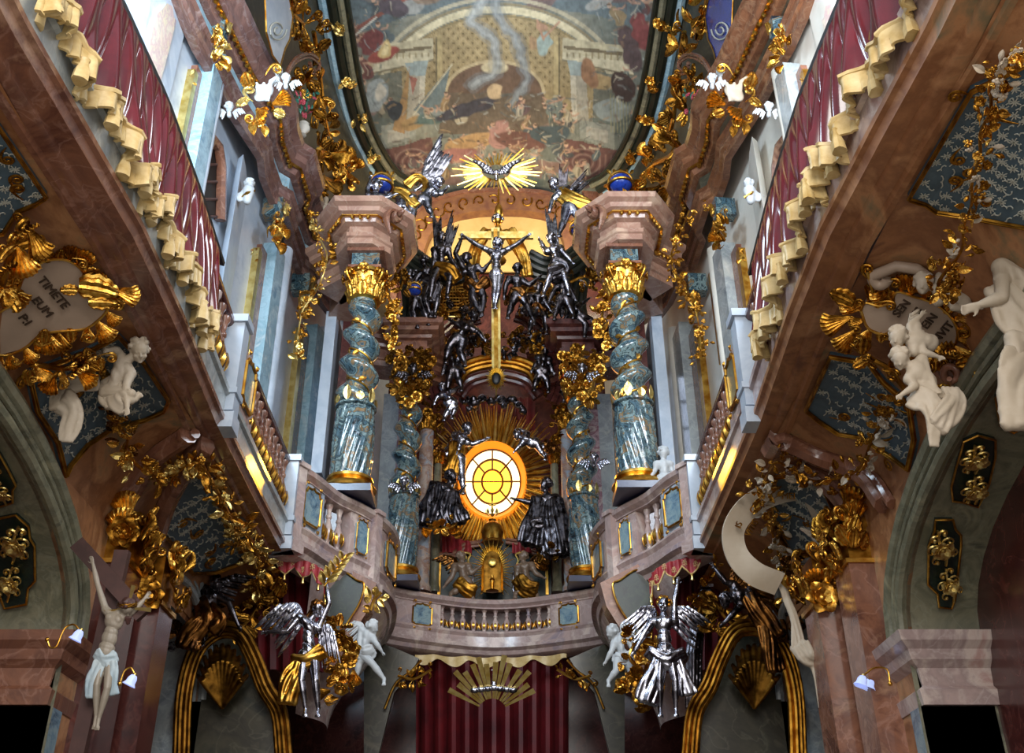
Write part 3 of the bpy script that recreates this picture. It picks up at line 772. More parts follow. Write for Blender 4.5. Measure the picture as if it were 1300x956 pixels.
# ------------------------------------------------------------------ galleries
GP = {-1: [(-2.57, 2.6), (-2.57, 3.86), (-2.53, 4.63), (-2.48, 5.6), (-2.50, 6.7), (-2.58, 8.4), (-2.6, 10.2), (-2.6, 11.7)],
      1: [(2.32, 2.6), (2.30, 3.86), (2.25, 4.63), (2.20, 5.6), (2.23, 6.7), (2.33, 8.4), (2.36, 10.2), (2.38, 11.75)]}
def along(P, y):
    for i in range(len(P) - 1):
        if P[i][1] <= y <= P[i + 1][1]:
            k = (y - P[i][1]) / (P[i + 1][1] - P[i][1]); return P[i][0] + (P[i + 1][0] - P[i][0]) * k
    return P[-1][0] if y > P[-1][1] else P[0][0]
BAL = [(0.05, 0), (0.062, 0.0), (0.062, 0.04), (0.04, 0.06), (0.038, 0.1), (0.07, 0.17), (0.082, 0.24), (0.06, 0.34), (0.034, 0.42), (0.03, 0.46), (0.045, 0.48), (0.045, 0.51), (0.03, 0.54), (0.04, 0.62), (0.058, 0.66), (0.058, 0.7), (0.05, 0.7)]
def baluster(parent, p, h, mat, sc=1.0):
    if ('bal', mat) not in KIT:
        KIT[('bal', mat)] = MB().lathe(BAL, 12).mesh('baluster', mat)
        g = MB()
        for k in range(8):
            a = k * PI / 4; M = Matrix.Rotation(a, 3, 'Z')
            g.slab(lambda u, v: M @ V((0.072 + 0.022 * math.sin(u * PI), (v - 0.5) * 0.05 * math.sin(PI * (0.15 + 0.8 * u)), 0.12 + 0.17 * u)), 4, 3, 0.01)
        KIT[('balg', mat)] = g.mesh('gilt_leaves', 'gold')
    o = bpy.data.objects.new('baluster', KIT[('bal', mat)]); C.objects.link(o); o.parent = parent
    o.location = V(p) - ORG[parent.name]; o.scale = (sc, sc, h / 0.7); ORG[o.name] = V(p)
    l = bpy.data.objects.new('gilt_leaves', KIT[('balg', mat)]); C.objects.link(l); l.parent = o
    return o
def inset(parent, c, right, up, w, h, n, mat='blue_inset', fr='gold', sc=True, name='inset_panel'):
    """shaped stone inset with a gilt border, lying on a face"""
    right, up, n = V(right).normalized(), V(up).normalized(), V(n).normalized()
    pl = [(-.5, -.42), (-.42, -.42), (-.36, -.5), (.36, -.5), (.42, -.42), (.5, -.42), (.5, .38), (.4, .38), (.34, .5), (.1, .5), (0, .56), (-.1, .5), (-.34, .5), (-.4, .38), (-.5, .38)]
    if n.dot(right.cross(up)) < 0: right = -right
    p2 = [(a * w, b * h) for a, b in pl]
    MB().prism(p2, V(c) + n * 0.015, right, up, 0.03).build(name, mat, parent, False)
    MB().tube([V(c) + n * 0.02 + right * a + up * b for a, b in p2], min(w, h) * 0.045, 6, loop=True).build('gilt_border', fr, parent)
    if sc:
        for a, b in ((-.5, -.5), (.5, -.5), (-.5, .5), (.5, .5)):
            put('scroll', fr, parent, V(c) + right * a * w + up * b * h + n * 0.02, up * b * 0.6 + right * -a * 0.4, n, min(w, h) * 0.28)
DZ = 0.0
for s, nm, ylist in ((-1, 'left', (8.55, 9.35)), (1, 'right', (8.45, 9.25))):
    P = GP[s]; sg = 1 if s < 0 else -1
    t = thing('gallery', (P[5][0], P[5][1], 5.8), 'long marble side gallery with gilt balusters on the %s side of the nave' % nm, 'gallery')
    MB().sweep([(0.0, 6.32), (0.03, 6.32), (0.03, 6.26), (0.0, 6.24), (0.0, 6.0), (-0.7, 6.0), (-1.4, 6.0), (-1.4, 6.32)], P, sg).build('base', 'pink_marble' if s > 0 else 'grey_marble', t, 30)
    MB().sweep([(0.02, 6.03), (0.02, 5.985), (-0.01, 5.97), (-0.03, 5.93), (-0.03, 5.91), (-0.14, 5.90), (-0.15, 5.87), (-0.17, 5.86), (-0.24, 5.86), (-0.26, 5.83), (-0.30, 5.83), (-0.30, 6.03)], P, sg).build('soffit_moulding', 'brown_stucco' if s > 0 else 'red_marble', t, 30)
    MB().sweep([(-0.05, 7.02), (-0.03, 7.05), (-0.03, 7.1), (-0.05, 7.14), (-0.28, 7.14), (-0.28, 7.0), (-0.09, 7.0)], P, sg).build('handrail', 'dark_red_marble', t, 30)
    y = 2.9
    while y < 11.5:
        if all(abs(y - q) > 0.2 for q in (ylist[0], ylist[1], (ylist[0] + ylist[1]) / 2)):
            baluster(t, (along(P, y) + s * 0.08, y, 6.32), 0.68, 'pink_marble' if y < 8 else 'red_marble')
        y += 0.215
    x = along(P, ylist[0])
    MB().box((along(P, sum(ylist) / 2) + s * 0.08, sum(ylist) / 2, 6.66), (0.2, ylist[1] - ylist[0] + 0.1, 0.7)).build('panel_block', 'pink_marble', t, False)
    inset(t, (along(P, ylist[0] + .45) - s * 0.03, ylist[0] + 0.48, 6.66), (0, 1, 0), (0, 0, 1), 0.42, 0.48, (-s, 0, 0), 'green_marble' if s > 0 else 'blue_inset')
    for yy in (ylist[0], 11.72):
        xx = along(P, yy); b = MB()
        b.box((xx + s * 0.05, yy, 6.62), (0.26, 0.2, 1.05)); b.box((xx + s * 0.05, yy, 5.99), (0.3, 0.24, 0.16)); b.box((xx + s * 0.05, yy, 7.1), (0.32, 0.26, 0.08)); b.box((xx + s * 0.05, yy, 6.3), (0.3, 0.24, 0.06))
        b.build('pedestal', 'pale_stucco', t, False)
# curved choir balconies
CB_ = {-1: [(-2.6, 11.8), (-2.44, 12.1), (-2.22, 12.7), (-1.92, 13.15), (-1.68, 13.7), (-1.62, 14.4), (-1.75, 15.4), (-1.97, 16.3)]}
CB_[1] = [(2.38, 11.8), (2.2, 12.1), (1.98, 12.7), (1.70, 13.15), (1.46, 13.7), (1.40, 14.4), (1.53, 15.4), (1.75, 16.3)]
def balcony_ring(t, P, sg, zb, zt, mat='pink_marble', depth=0.3):
    MB().sweep([(0.06, zb + 0.42), (0.08, zb + 0.38), (0.04, zb + 0.33), (0.04, zb + 0.22), (0.12, zb + 0.2), (0.12, zb + 0.14), (0.05, zb + 0.10), (0.02, zb + 0.04), (-0.06, zb), (-depth, zb), (-depth, zb + 0.42)], P, sg).build('base', mat, t, 30)
    MB().sweep([(0.05, zt - 0.12), (0.03, zt - 0.09), (0.10, zt - 0.05), (0.12, zt), (0.09, zt + 0.03), (-0.2, zt + 0.03), (-0.2, zt - 0.12)], P, sg).build('handrail', mat, t, 30)
def on(P, u):
    B = P; L = [0]
    for i in range(len(B) - 1): L.append(L[-1] + (V(B[i + 1]) - V(B[i])).length)
    d = u * L[-1]; i = 0
    while i < len(B) - 2 and L[i + 1] < d: i += 1
    k = (d - L[i]) / (L[i + 1] - L[i]); e = (V(B[i + 1]) - V(B[i])).normalized()
    return V(B[i]).lerp(V(B[i + 1]), k), e, L[-1]
def solid(t, P, sg, u0, u1, z0, z1, mat, name='panel_block'):
    pts = [on(P, u0 + (u1 - u0) * k / 6)[0] for k in range(7)]
    MB().sweep([(0.03, z0), (0.03, z1), (-0.16, z1), (-0.16, z0)], pts, sg).build(name, mat, t, 30)
for s, nm in ((-1, 'left'), (1, 'right')):
    sg = 1 if s < 0 else -1; P = [(p.x, p.y) for p in bez([V((a, b, 0)) for a, b in CB_[s]], 4)]
    t = thing('choir_balcony', (P[8][0], P[8][1], 5.9), 'curved pink marble balcony corner carrying the great twisted column at %s' % nm, 'balcony')
    balcony_ring(t, P, sg, 5.9, 7.05)
    for u0, u1, ins in ((0.0, 0.14, 1), (0.27, 0.36, 1), (0.40, 0.62, 1), (0.62, 1.0, 0)):
        solid(t, P, sg, u0, u1, 6.3, 6.95, 'pink_marble' if u0 != 0.0 else 'pale_stucco')
        if ins:
            q, e, L = on(P, (u0 + u1) / 2); n = V((e.y, -e.x)) * sg
            inset(t, (q.x + n.x * 0.045, q.y + n.y * 0.045, 6.62), (e.x, e.y, 0), (0, 0, 1), (u1 - u0) * L * 0.55, 0.46, (n.x, n.y, 0), 'blue_inset', 'gold', True)
    for u in (0.165, 0.205, 0.245):
        q, e, L = on(P, u); n = V((e.y, -e.x)) * sg; baluster(t, (q.x - n.x * 0.07, q.y - n.y * 0.07, 6.32), 0.62, 'pink_marble', 0.9)
    for u in (0.375, 0.005):
        q, e, L = on(P, u); n = V((e.y, -e.x)) * sg; b = MB(); R = Matrix((V((e.x, e.y, 0)), V((n.x, n.y, 0)), V((0, 0, 1)))).transposed()
        b.box((q.x, q.y, 6.5), (0.14, 0.26, 1.12), R); b.box((q.x, q.y, 5.98), (0.2, 0.34, 0.14), R); b.box((q.x, q.y, 7.06), (0.2, 0.32, 0.06), R)
        b.build('pedestal', 'pink_marble', t, False)
    # floor of the balcony, swelling corbel below with a dark inset
    fl = [V((a, b)) for a, b in P] + [V((s * 3.3, 16.3)), V((s * 3.3, 11.8))]
    if s > 0: fl = fl[::-1]
    MB().prism([(p.x, p.y) for p in fl], (0, 0, 6.25), (1, 0, 0), (0, 1, 0), 0.25).build('floor_slab', 'dark_red_marble', t, False)
    cb = MB(); rings = []
    for k in range(9):
        u = k / 8; sc = 1 - 0.62 * (u ** 0.8) + 0.05 * math.sin(u * PI * 2); z = 5.95 - u * 1.5
        cx, cy = s * 2.75 - 0.11, 14.6
        rings.append([V((cx + (q.x - cx) * sc, cy + (q.y - cy) * sc, z)) for q in [on(P, 0.12 + 0.8 * j / 20)[0] for j in range(21)]])
    cb.loft(rings, closed=False, cap=False).build('corbel', 'pink_marble', t, 50)
    c = W(637 + s * 195, 755, y=13.75)
    inset(t, c, (1, 0.4 * s, 0), (0.1 * s, 0.3, 1), 0.55, 0.85, (-s * 0.5, -1, -0.35), 'dark_green', 'old_gold')
# central balcony
P0 = [(-1.97, 16.3), (-1.75, 16.55), (-1.21, 16.85), (-0.65, 17.1), (-0.1, 17.2), (0.45, 17.1), (1.0, 16.85), (1.55, 16.55), (1.76, 16.3)]
P = [(p.x, p.y) for p in bez([V((a, b, 0)) for a, b in P0], 3)]
t = thing('altar_balcony', (-0.1, 17.2, 6.05), 'bowed pink marble balustrade spanning the choir below the oval window', 'balcony')
balcony_ring(t, P, 1, 6.07, 7.0)
for u0, u1 in ((0.0, 0.27), (0.73, 1.0)):
    solid(t, P, 1, u0, u1, 6.4, 6.92, 'pink_marble')
    u = 0.19 if u0 == 0 else 0.81; q, e, L = on(P, u); n = V((e.y, -e.x))
    inset(t, (q.x + n.x * 0.04, q.y + n.y * 0.04, 6.66), (e.x, e.y, 0), (0, 0, 1), 0.34, 0.34, (n.x, n.y, 0), 'blue_inset', 'gold')
for k in range(11):
    q, e, L = on(P, 0.285 + 0.043 * k); n = V((e.y, -e.x)); baluster(t, (q.x - n.x * 0.07, q.y - n.y * 0.07, 6.49), 0.41, 'pink_marble', 0.85)
MB().prism([(p[0], p[1]) for p in P] + [(2.2, 18.5), (-2.4, 18.5)], (0, 0, 6.3), (1, 0, 0), (0, 1, 0), 0.2).build('floor_slab', 'dark_red_marble', t, False)
# painted canvas: large dim patches of brown, dull red and ochre
marble('mural', ['#1c130e', '#3c2a1c', '#2a1a13', '#5a3c28', '#4a2420', '#3a3428'], 0.9, 0.5, 2.5, None, 6, 0, 0.1)
# ------------------------------------------------------------------ painted ceiling
NU, NV = 430, 330
def noise2(x, y, seed=0):
    r = np.random.RandomState(seed); g = r.rand(64, 64)
    xi = np.floor(x).astype(int); yi = np.floor(y).astype(int); fx = x - xi; fy = y - yi
    fx = fx * fx * (3 - 2 * fx); fy = fy * fy * (3 - 2 * fy)
    a = g[xi % 64, yi % 64]; b = g[(xi + 1) % 64, yi % 64]; c = g[xi % 64, (yi + 1) % 64]; d = g[(xi + 1) % 64, (yi + 1) % 64]
    return (a * (1 - fx) + b * fx) * (1 - fy) + (c * (1 - fx) + d * fx) * fy
def fresco():
    U, T = np.meshgrid(np.linspace(0, 1, NU), np.linspace(0, 1, NV), indexing='ij')
    fy = 8.0 + 10.75 * T
    fr = np.array(FR); half = np.interp(fy, [7, 9, 11, 12.8, 14.7, 16.2, 17.5, 18.05, 18.3], [3.21, 3.21, 3.21, 3.22, 3.22, 3.1, 2.85, 2.75, 2.7])
    X = (U * 2 - 1) * half - 0.0
    Z = 16.85 + 0.25 * (1 - (X / 3.3) ** 2)
    # picture coordinates of the design: as seen from below, in hundredths
    z = Z - EYE; ax = fy * CT + z * ST; PX = 637 + F * X / ax; PY = 478 - F * (-fy * ST + z * CT) / ax
    n1 = noise2(PX / 9, PY / 9, 1); n2 = noise2(PX / 3.2, PY / 3.2, 2); n3 = noise2(PX / 28, PY / 28, 3)
    WX = PX + (n1 - 0.5) * 7; WY = PY + (n3 - 0.5) * 8
    col = np.zeros(PX.shape + (3,)); c = lambda h: np.array(srgb(h))
    base = [c('#5e6a66'), c('#8b8a78')]
    col[:] = base[0] + (base[1] - base[0]) * n3[..., None]
    def mix(mask, h, a=1.0):
        mk = np.clip(mask, 0, 1)[..., None] * a; col[:] = col * (1 - mk) + c(h) * mk
    def soft(d, w=1.2): return np.clip(0.5 - d / w, 0, 1)
    def ell(cx, cy, rx, ry, h, rot=0, a=1.0, w=1.5, wob=True):
        x = (WX if wob else PX) - cx; y = (WY if wob else PY) - cy; r = math.radians(rot)
        u = x * math.cos(r) + y * math.sin(r); v = -x * math.sin(r) + y * math.cos(r)
        mix(soft((np.sqrt((u / rx) ** 2 + (v / ry) ** 2) - 1) * min(rx, ry), w), h, a)
    def poly(pts, h, a=1.0, wob=False):
        x, y = (WX, WY) if wob else (PX, PY); ins = np.zeros(PX.shape, bool); n = len(pts)
        for i in range(n):
            x1, y1 = pts[i]; x2, y2 = pts[(i + 1) % n]
            if y1 == y2: continue
            ins ^= ((y1 > y) != (y2 > y)) & (x < (x2 - x1) * (y - y1) / (y2 - y1) + x1)
        mix(ins.astype(float), h, a)
    def line(pts, w, h, a=1.0, wob=False):
        x, y = (WX, WY) if wob else (PX, PY); d = np.full(PX.shape, 1e9)
        for i in range(len(pts) - 1):
            x1, y1 = pts[i]; x2, y2 = pts[i + 1]; L = (x2 - x1) ** 2 + (y2 - y1) ** 2 + 1e-9
            t = np.clip(((x - x1) * (x2 - x1) + (y - y1) * (y2 - y1)) / L, 0, 1)
            d = np.minimum(d, np.hypot(x - x1 - t * (x2 - x1), y - y1 - t * (y2 - y1)))
        mix(soft(d - w / 2), h, a)
    arc = lambda cx, cy, rx, ry, a0, a1, n=30: [(cx + rx * math.cos(math.radians(a0 + (a1 - a0) * i / n)), cy - ry * math.sin(math.radians(a0 + (a1 - a0) * i / n))) for i in range(n + 1)]
    # sky above the painted arch
    poly([(400, -60), (880, -60), (880, 60), (760, 20), (640, 2), (520, 20), (400, 60)], '#5a6c74', .9)
    for i in range(16): q = random.Random(i); ell(q.uniform(430, 850), q.uniform(-50, 10), q.uniform(12, 30), q.uniform(6, 14), q.choice(['#a0a09a', '#8a6a4a', '#54606a', '#b09068', '#74504a']), q.uniform(-40, 40), .7)
    # hall interior: coffered vault
    inner = arc(632, 150, 152, 132, 0, 180); poly(inner, '#a08a58')
    gx = np.mod(PX * 0.9 + PY * 0.9, 11) / 11; gy = np.mod(PX * 0.9 - PY * 0.9, 11) / 11
    lat = ((gx < .22) | (gy < .22)).astype(float) * (((PX - 632) / 150) ** 2 + ((PY - 150) / 128) ** 2 < 1) * (PY < 110)
    mix(lat, '#b09a68', .6); mix(((np.abs(gx - .6) < .14) & (np.abs(gy - .6) < .14)).astype(float) * (((PX - 632) / 150) ** 2 + ((PY - 150) / 128) ** 2 < 1) * (PY < 110), '#6e5c38', .9)
    line(arc(632, 150, 157, 138, 8, 172), 9, '#c9bd94'); line(arc(632, 150, 163, 145, 8, 172), 3, '#8a7c58'); line(arc(632, 150, 151, 130, 8, 172), 2, '#84744a')
    line(arc(632, 150, 170, 152, 15, 165), 5, '#b7ad8c', .8)
    poly(arc(628, 118, 62, 40, 0, 180), '#6e5340'); line(arc(628, 118, 62, 40, 0, 180), 4, '#bda878')
    poly([(566, 118), (690, 118), (700, 170), (556, 170)], '#6a5a48'); ell(628, 86, 17, 8, '#c9b88c', wob=False)
    # side porticos
    for s in (-1, 1):
        m = lambda x: 632 + s * x
        poly([(m(160), 58), (m(82), 48), (m(82), 66), (m(160), 80)], '#b8ad88'); poly([(m(158), 66), (m(84), 58), (m(84), 62), (m(158), 71)], '#786a4c')
        poly([(m(172), 80), (m(82), 66), (m(82), 76), (m(172), 96)], '#cabf9a'); line([(m(172), 96), (m(82), 76)], 2, '#7c7256')
        for k in range(10): line([(m(160 - k * 8), 68 + 0), (m(160 - k * 8), 76 - k * .5)], 2, '#8a7848', .8)
        poly([(m(118), 80), (m(88), 76), (m(92), 96), (m(112), 98)], '#93a3a0'); poly([(m(112), 96), (m(92), 96), (m(94), 150), (m(116), 158)], '#a79f8a'); poly([(m(99), 96), (m(92), 96), (m(94), 150), (m(101), 155)], '#c8bfa6', .8)
        line([(m(74), 48), (m(74), 140)], 6, '#b8a268'); line([(m(78), 48), (m(78), 140)], 2, '#6e6244')
        poly([(m(168), 98), (m(122), 90), (m(120), 165), (m(168), 178)], '#5f6a64', .8)
        # scrolled bracket and painted altar block at the lower corners
        poly([(m(175), 196), (m(86), 176), (m(84), 205), (m(96), 232), (m(160), 244)], '#6d3f3a', .95, True)
        for k in range(5): line([(m(108) + math.cos(t / 4) * (22 - k * 4.4) * s, 206 + math.sin(t / 4) * (17 - k * 3.4)) for t in range(26)], 2.0, '#8a6a60' if k % 2 == 0 else '#573434')
        for k in range(6): line([(m(130 + k * 7), 196 + k), (m(128 + k * 7), 236)], 2.2, '#90685c', .7)
        poly([(m(148), 160), (m(104), 152), (m(104), 176), (m(148), 190)], '#93978c', .9); poly([(m(140), 166), (m(112), 160), (m(112), 174), (m(140), 182)], '#ada99c', .9)
    # incense smoke
    sm = [(625, -20), (606, 12), (600, 28), (622, 46), (630, 64), (628, 92), (612, 100), (600, 110)]
    for w_, a_, h_ in ((20, .35, '#6f7c84'), (12, .6, '#8b969b'), (5, .5, '#a5acae')): line([(p.x, p.y) for p in bez([V((a, b, 0)) for a, b in sm], 6)], w_, h_, a_, True)
    sm = [(630, -20), (628, 10), (640, 30), (655, 50), (664, 80), (668, 105), (648, 130)]
    for w_, a_, h_ in ((18, .35, '#66737c'), (10, .6, '#828e96'), (4, .5, '#98a2a6')): line([(p.x, p.y) for p in bez([V((a, b, 0)) for a, b in sm], 6)], w_, h_, a_, True)
    # crowds of draped figures on both sides
    robes = ['#7c4640', '#94664c', '#56666c', '#917a52', '#6c4f52', '#8a9696', '#a89a7c', '#4a555a', '#8f6f66', '#515a50', '#a3804f', '#454a4e', '#7c6456', '#6f7c74', '#9a9484']
    def person(x, y, s, lean, h, q):
        r = math.radians(lean); dx, dy = math.sin(r), -math.cos(r)
        for k in range(3): ell(x - dx * s * (0.5 - k * .5) + q.uniform(-.2, .2) * s, y - dy * s * (0.5 - k * .5), s * (.62 - .12 * k), s * (.5), h, lean + q.uniform(-20, 20), .95)
        line([(x - dx * s * .6 - s * .2, y - dy * s * .7), (x + dx * s * .3, y + dy * s * .4)], 1.4, '#d8c9a8', .5, True); line([(x + s * .25, y + s * .6), (x + dx * s * .3 + s * .2, y - s * .2)], 1.8, '#2c2e2e', .55, True)
        ell(x + dx * s * 1.15, y + dy * s * 1.15, s * .23, s * .27, '#c79a78', 0, 1, 1, False); ell(x + dx * s * 1.25, y + dy * s * 1.3, s * .22, s * .14, '#5a4434', 0, .9, 1, False)
        a_ = q.uniform(-1, 1); line([(x + dx * s * .6, y + dy * s * .6), (x + a_ * s, y - s * .6), (x + a_ * 1.5 * s, y - s * .9)], 2.2, '#c08f70', .9)
    q = random.Random(11)
    for i in range(30):
        s = q.choice((-1, 1)); x = 632 + s * q.uniform(130, 205); y = q.uniform(-10, 150)
        person(x, y, q.uniform(8, 15), q.uniform(-50, 50), q.choice(robes), q)
    # large leaning figure with shield, banners
    ell(486, 70, 20, 9, '#9a4034', -20); ell(470, 52, 12, 20, '#7a3a3a', 30); ell(490, 62, 8, 13, '#c9ab62', 15); ell(490, 62, 5, 9, '#e0ca88', 15)
    line([(455, 35), (520, -5)], 5, '#8a4a3a'); line([(452, 44), (478, 22)], 2, '#c8c8b8')
    ell(478, 122, 15, 22, '#9aa4a4', 20); ell(484, 118, 6, 12, '#c9c2b0', 10)
    poly([(508, 130), (520, 84), (514, 170), (498, 165)], '#b08446', .95); poly([(530, 100), (520, 96), (524, 120)], '#a85a48', .9); poly([(525, 140), (572, 84), (560, 140), (540, 150)], '#64787c', .95); line([(522, 150), (574, 82)], 1.6, '#c9bf9c')
    ell(500, 140, 9, 14, '#39424a'); ell(525, 160, 16, 9, '#a8844a', -15); ell(550, 150, 26, 8, '#56706c', -20)
    # central group kneeling below the arch
    for i in range(34):
        x = q.uniform(545, 740); y = q.uniform(128, 205); person(x, y, q.uniform(7, 13), q.uniform(-80, 80), q.choice(robes[1:]), q)
    ell(590, 138, 42, 8, '#3e3c48', -18); ell(600, 180, 36, 12, '#b3884c', -14); ell(580, 196, 24, 10, '#a4645a', -6); ell(636, 170, 14, 20, '#a9766c', 10); ell(628, 116, 10, 9, '#c8a878'); ell(660, 178, 32, 12, '#74483e', 10); ell(700, 170, 26, 12, '#415258', 0)
    ell(690, 55, 9, 16, '#93a8a0', 15); ell(688, 34, 6, 5, '#b98a68'); line([(690, 48), (710, 28)], 3, '#b98a68'); line([(690, 50), (682, 26)], 3, '#b98a68'); ell(676, 54, 6, 8, '#a88458')
    ell(760, 100, 24, 9, '#b0925a', 35); ell(748, 90, 12, 20, '#a07048', -20); ell(790, 110, 16, 22, '#4c3a36', -25); ell(776, 140, 22, 14, '#8f9a96'); 
    for k in range(9): line([(775 + k * 4, 120 + k * 2), (776 + k * 4, 168)], 1.2, '#9a9668', .9)
    ell(800, 60, 12, 32, '#5e4a4c', -20); ell(815, 40, 12, 26, '#8a3c3c', -15); ell(845, 30, 10, 20, '#7c8484', 10); ell(500, 8, 20, 12, '#5a4f58', 20)
    for x, y, rx, ry, h_ in ((632, 222, 90, 12, '#6a7a6e'), (560, 224, 26, 10, '#9a4a42'), (700, 216, 34, 12, '#a56258'), (596, 216, 22, 8, '#b08a5a'), (665, 228, 24, 9, '#586a66')): ell(x, y, rx, ry, h_, q.uniform(-12, 12), .5)
    for i in range(44): person(q.uniform(500, 770), q.uniform(188, 236), q.uniform(5, 10), q.uniform(-85, 85), q.choice(robes), q)
    # age and brushwork
    n4 = noise2(PX / 1.7 + 9, PY / 4.5, 7); n5 = noise2(PX / 6 + 30, PY / 5 + 11, 8)
    q = random.Random(5)
    for i in range(520):       # small strokes of drapery light and shade over the crowds
        x = q.uniform(430, 850); y = q.uniform(-20, 235) if abs(x - 632) > 120 else q.uniform(120, 238)
        a = q.uniform(-1, 1.5); l = q.uniform(3, 10); line([(x, y), (x + l * math.cos(a), y + l * math.sin(a))], q.uniform(1, 2.6), q.choice(['#c9bfa2', '#2f3434', '#8c6a50', '#a7b0ae', '#5a3c34', '#4a5c60', '#b08e5c']), q.uniform(.3, .65), True)
    g = col.mean(-1, keepdims=True); col[:] = col * .72 + g * .28 * np.array([0.95, 1.0, 0.92])
    col[:] = np.clip(col * (0.42 + 0.22 * n2[..., None] + 0.2 * n1[..., None] + 0.2 * n4[..., None] + .25 * n5[..., None]), 0, 1)
    co = np.stack([X, fy, Z], -1).reshape(-1, 3)
    idx = np.arange(NU * NV).reshape(NU, NV)
    f = np.stack([idx[:-1, :-1], idx[1:, :-1], idx[1:, 1:], idx[:-1, 1:]], -1).reshape(-1, 4)
    me = bpy.data.meshes.new('ceiling'); me.from_pydata(co.tolist(), [], f.tolist())
    me.polygons.foreach_set('use_smooth', [True] * len(me.polygons))
    at = me.color_attributes.new('paint', 'FLOAT_COLOR', 'POINT'); buf = np.ones((NU * NV, 4)); buf[:, :3] = col.reshape(-1, 3); at.data.foreach_set('color', buf.ravel())
    m, nt, b = _new('fresco'); a = nt.nodes.new('ShaderNodeVertexColor'); a.layer_name = 'paint'; nt.links.new(a.outputs['Color'], b.inputs['Base Color']); b.inputs['Roughness'].default_value = 0.75
    me.materials.append(m); o = bpy.data.objects.new('ceiling', me); C.objects.link(o); o['kind'] = 'structure'
fresco()
# ------------------------------------------------------------------ twisted columns
def capital(t, c, r, z0, h, mat='gold', n1=8, extra=0, fc=-1):
    c = V(c)
    MB().lathe([(r * 0.95, z0), (r * 1.12, z0 + 0.02), (r * 1.12, z0 + 0.05), (r * 0.92, z0 + 0.07), (r * 0.95, z0 + h * .5), (r * 1.25, z0 + h * .85), (r * 1.4, z0 + h * .88), (r * 1.4, z0 + h)], 16, None, (c.x, c.y, 0)).build('capital_bell', mat, t)
    for row, (zz, sz, rr) in enumerate(((0.05, 0.55, 0.93), (0.28, 0.52, 1.02))):
        for k in range(n1):
            a = 2 * PI * (k + row * 0.5) / n1; d = V((math.cos(a), math.sin(a), 0))
            put('acanthus_leaf', mat, t, c + d * r * rr + V((0, 0, z0 + zz * h)), V((0, 0, 1)) + d * 0.12, d, (h * sz * 1.3, h * sz, h * sz * 1.1))
    for k in range(4):
        a = PI / 4 + k * PI / 2; d = V((math.cos(a), math.sin(a), 0)); sd = V((-d.y, d.x, 0))
        for q in (-1, 1): put('scroll', mat, t, c + d * r * 1.15 + V((0, 0, z0 + 0.5 * h)), V((0, 0, 1)) + d * 0.35, sd * q, h * 0.6)
        put('blossom', mat, t, c + V((math.cos(a + PI / 4), math.sin(a + PI / 4), 0)) * r * 1.35 + V((0, 0, z0 + .88 * h)), V((0, 0, 1)), V((math.cos(a + PI / 4), math.sin(a + PI / 4), 0)), h * 0.32)
def twisted(x, y, r, z0, z1, label, hand, zlow=1.05, capm='gold', h=0.55):
    t = thing('twisted_column', (x, y, z0), label, 'column')
    MB().box((x, y, z0 + 0.05), (r * 2.5, r * 2.5, 0.1)).build('plinth', 'dark_blue', t, False)
    MB().lathe([(r * 1.32, z0 + .1), (r * 1.38, z0 + .13), (r * 1.32, z0 + .17), (r * 1.12, z0 + .19), (r * 1.08, z0 + .22), (r * 1.2, z0 + .25), (r * 1.18, z0 + .29), (r * 1.02, z0 + .31)], 28, None, (x, y, 0)).build('base_ring', 'gold', t)
    zl = z0 + 0.31; ze = zl + zlow; c = V((x, y, 0))
    rings = []
    for i in range(49):
        u = i / 48; z = zl + zlow * u; rr = r * (1.02 + 0.10 * math.sin(PI * u)); ring = []
        for k in range(96):
            a = 2 * PI * k / 96; g = rr * (1 - 0.085 * abs(math.sin(8 * a + hand * u * 5.5)) ** 0.7)
            ring.append(c + V((g * math.cos(a), g * math.sin(a), z)))
        rings.append(ring)
    MB().loft(rings).build('fluted_drum', 'column_marble', t, 80)
    MB().lathe([(r * .98, ze), (r * 1.1, ze + .02), (r * 1.1, ze + .05), (r * 1.0, ze + .07)], 28, None, (x, y, 0)).build('collar', 'column_marble', t)
    for k in range(10):
        a = 2 * PI * k / 10; d = V((math.cos(a), math.sin(a), 0)); put('leaf', 'bright_gold', t, c + d * r * 1.0 + V((0, 0, ze + .04)), V((0, 0, 1)) + d * 0.1, d, (r * .9, r * (.55 + .35 * (k % 2)), r * .4))
    rings = []; H = z1 - ze - 0.05; NT = 3.6; ctr = lambda u: (0.0 + 0.22 * r * min(1, u * 8, (1 - u) * 8), hand * u * NT * 2 * PI)
    for i in range(97):
        u = i / 96; z = ze + .05 + H * u; o, a0 = ctr(u); rr = r * (0.88 - 0.14 * u)
        cc = c + V((o * math.cos(a0), o * math.sin(a0), 0)); ring = []
        for k in range(40):
            a = 2 * PI * k / 40; g = rr * (1 + 0.06 * math.cos(a - a0))
            ring.append(cc + V((g * math.cos(a), g * math.sin(a), z)))
        rings.append(ring)
    MB().loft(rings).build('twisted_shaft', 'column_marble', t, 80)
    pts = []
    for i in range(90):
        u = i / 89; o, a0 = ctr(u); a = a0 + PI; rr = r * (0.88 - 0.14 * u) * 0.99
        pts.append(c + V((o * math.cos(a0) + rr * math.cos(a), o * math.sin(a0) + rr * math.sin(a), ze + .05 + H * u)))
    MB().tube(pts, 0.016, 6).build('vine', 'gold', t)
    for i in range(3, 88, 5):
        p = pts[i]; d = V((p.x - x, p.y - y, 0)).normalized()
        put('leaf', 'gold', t, p, V((0, 0, 1)) * rnd.uniform(-1, 1) + d.cross(V((0, 0, 1))) * rnd.uniform(-1, 1), d, r * 0.5)
    capital(t, (x, y, 0), r * 0.82, z1, h, capm)
    return t
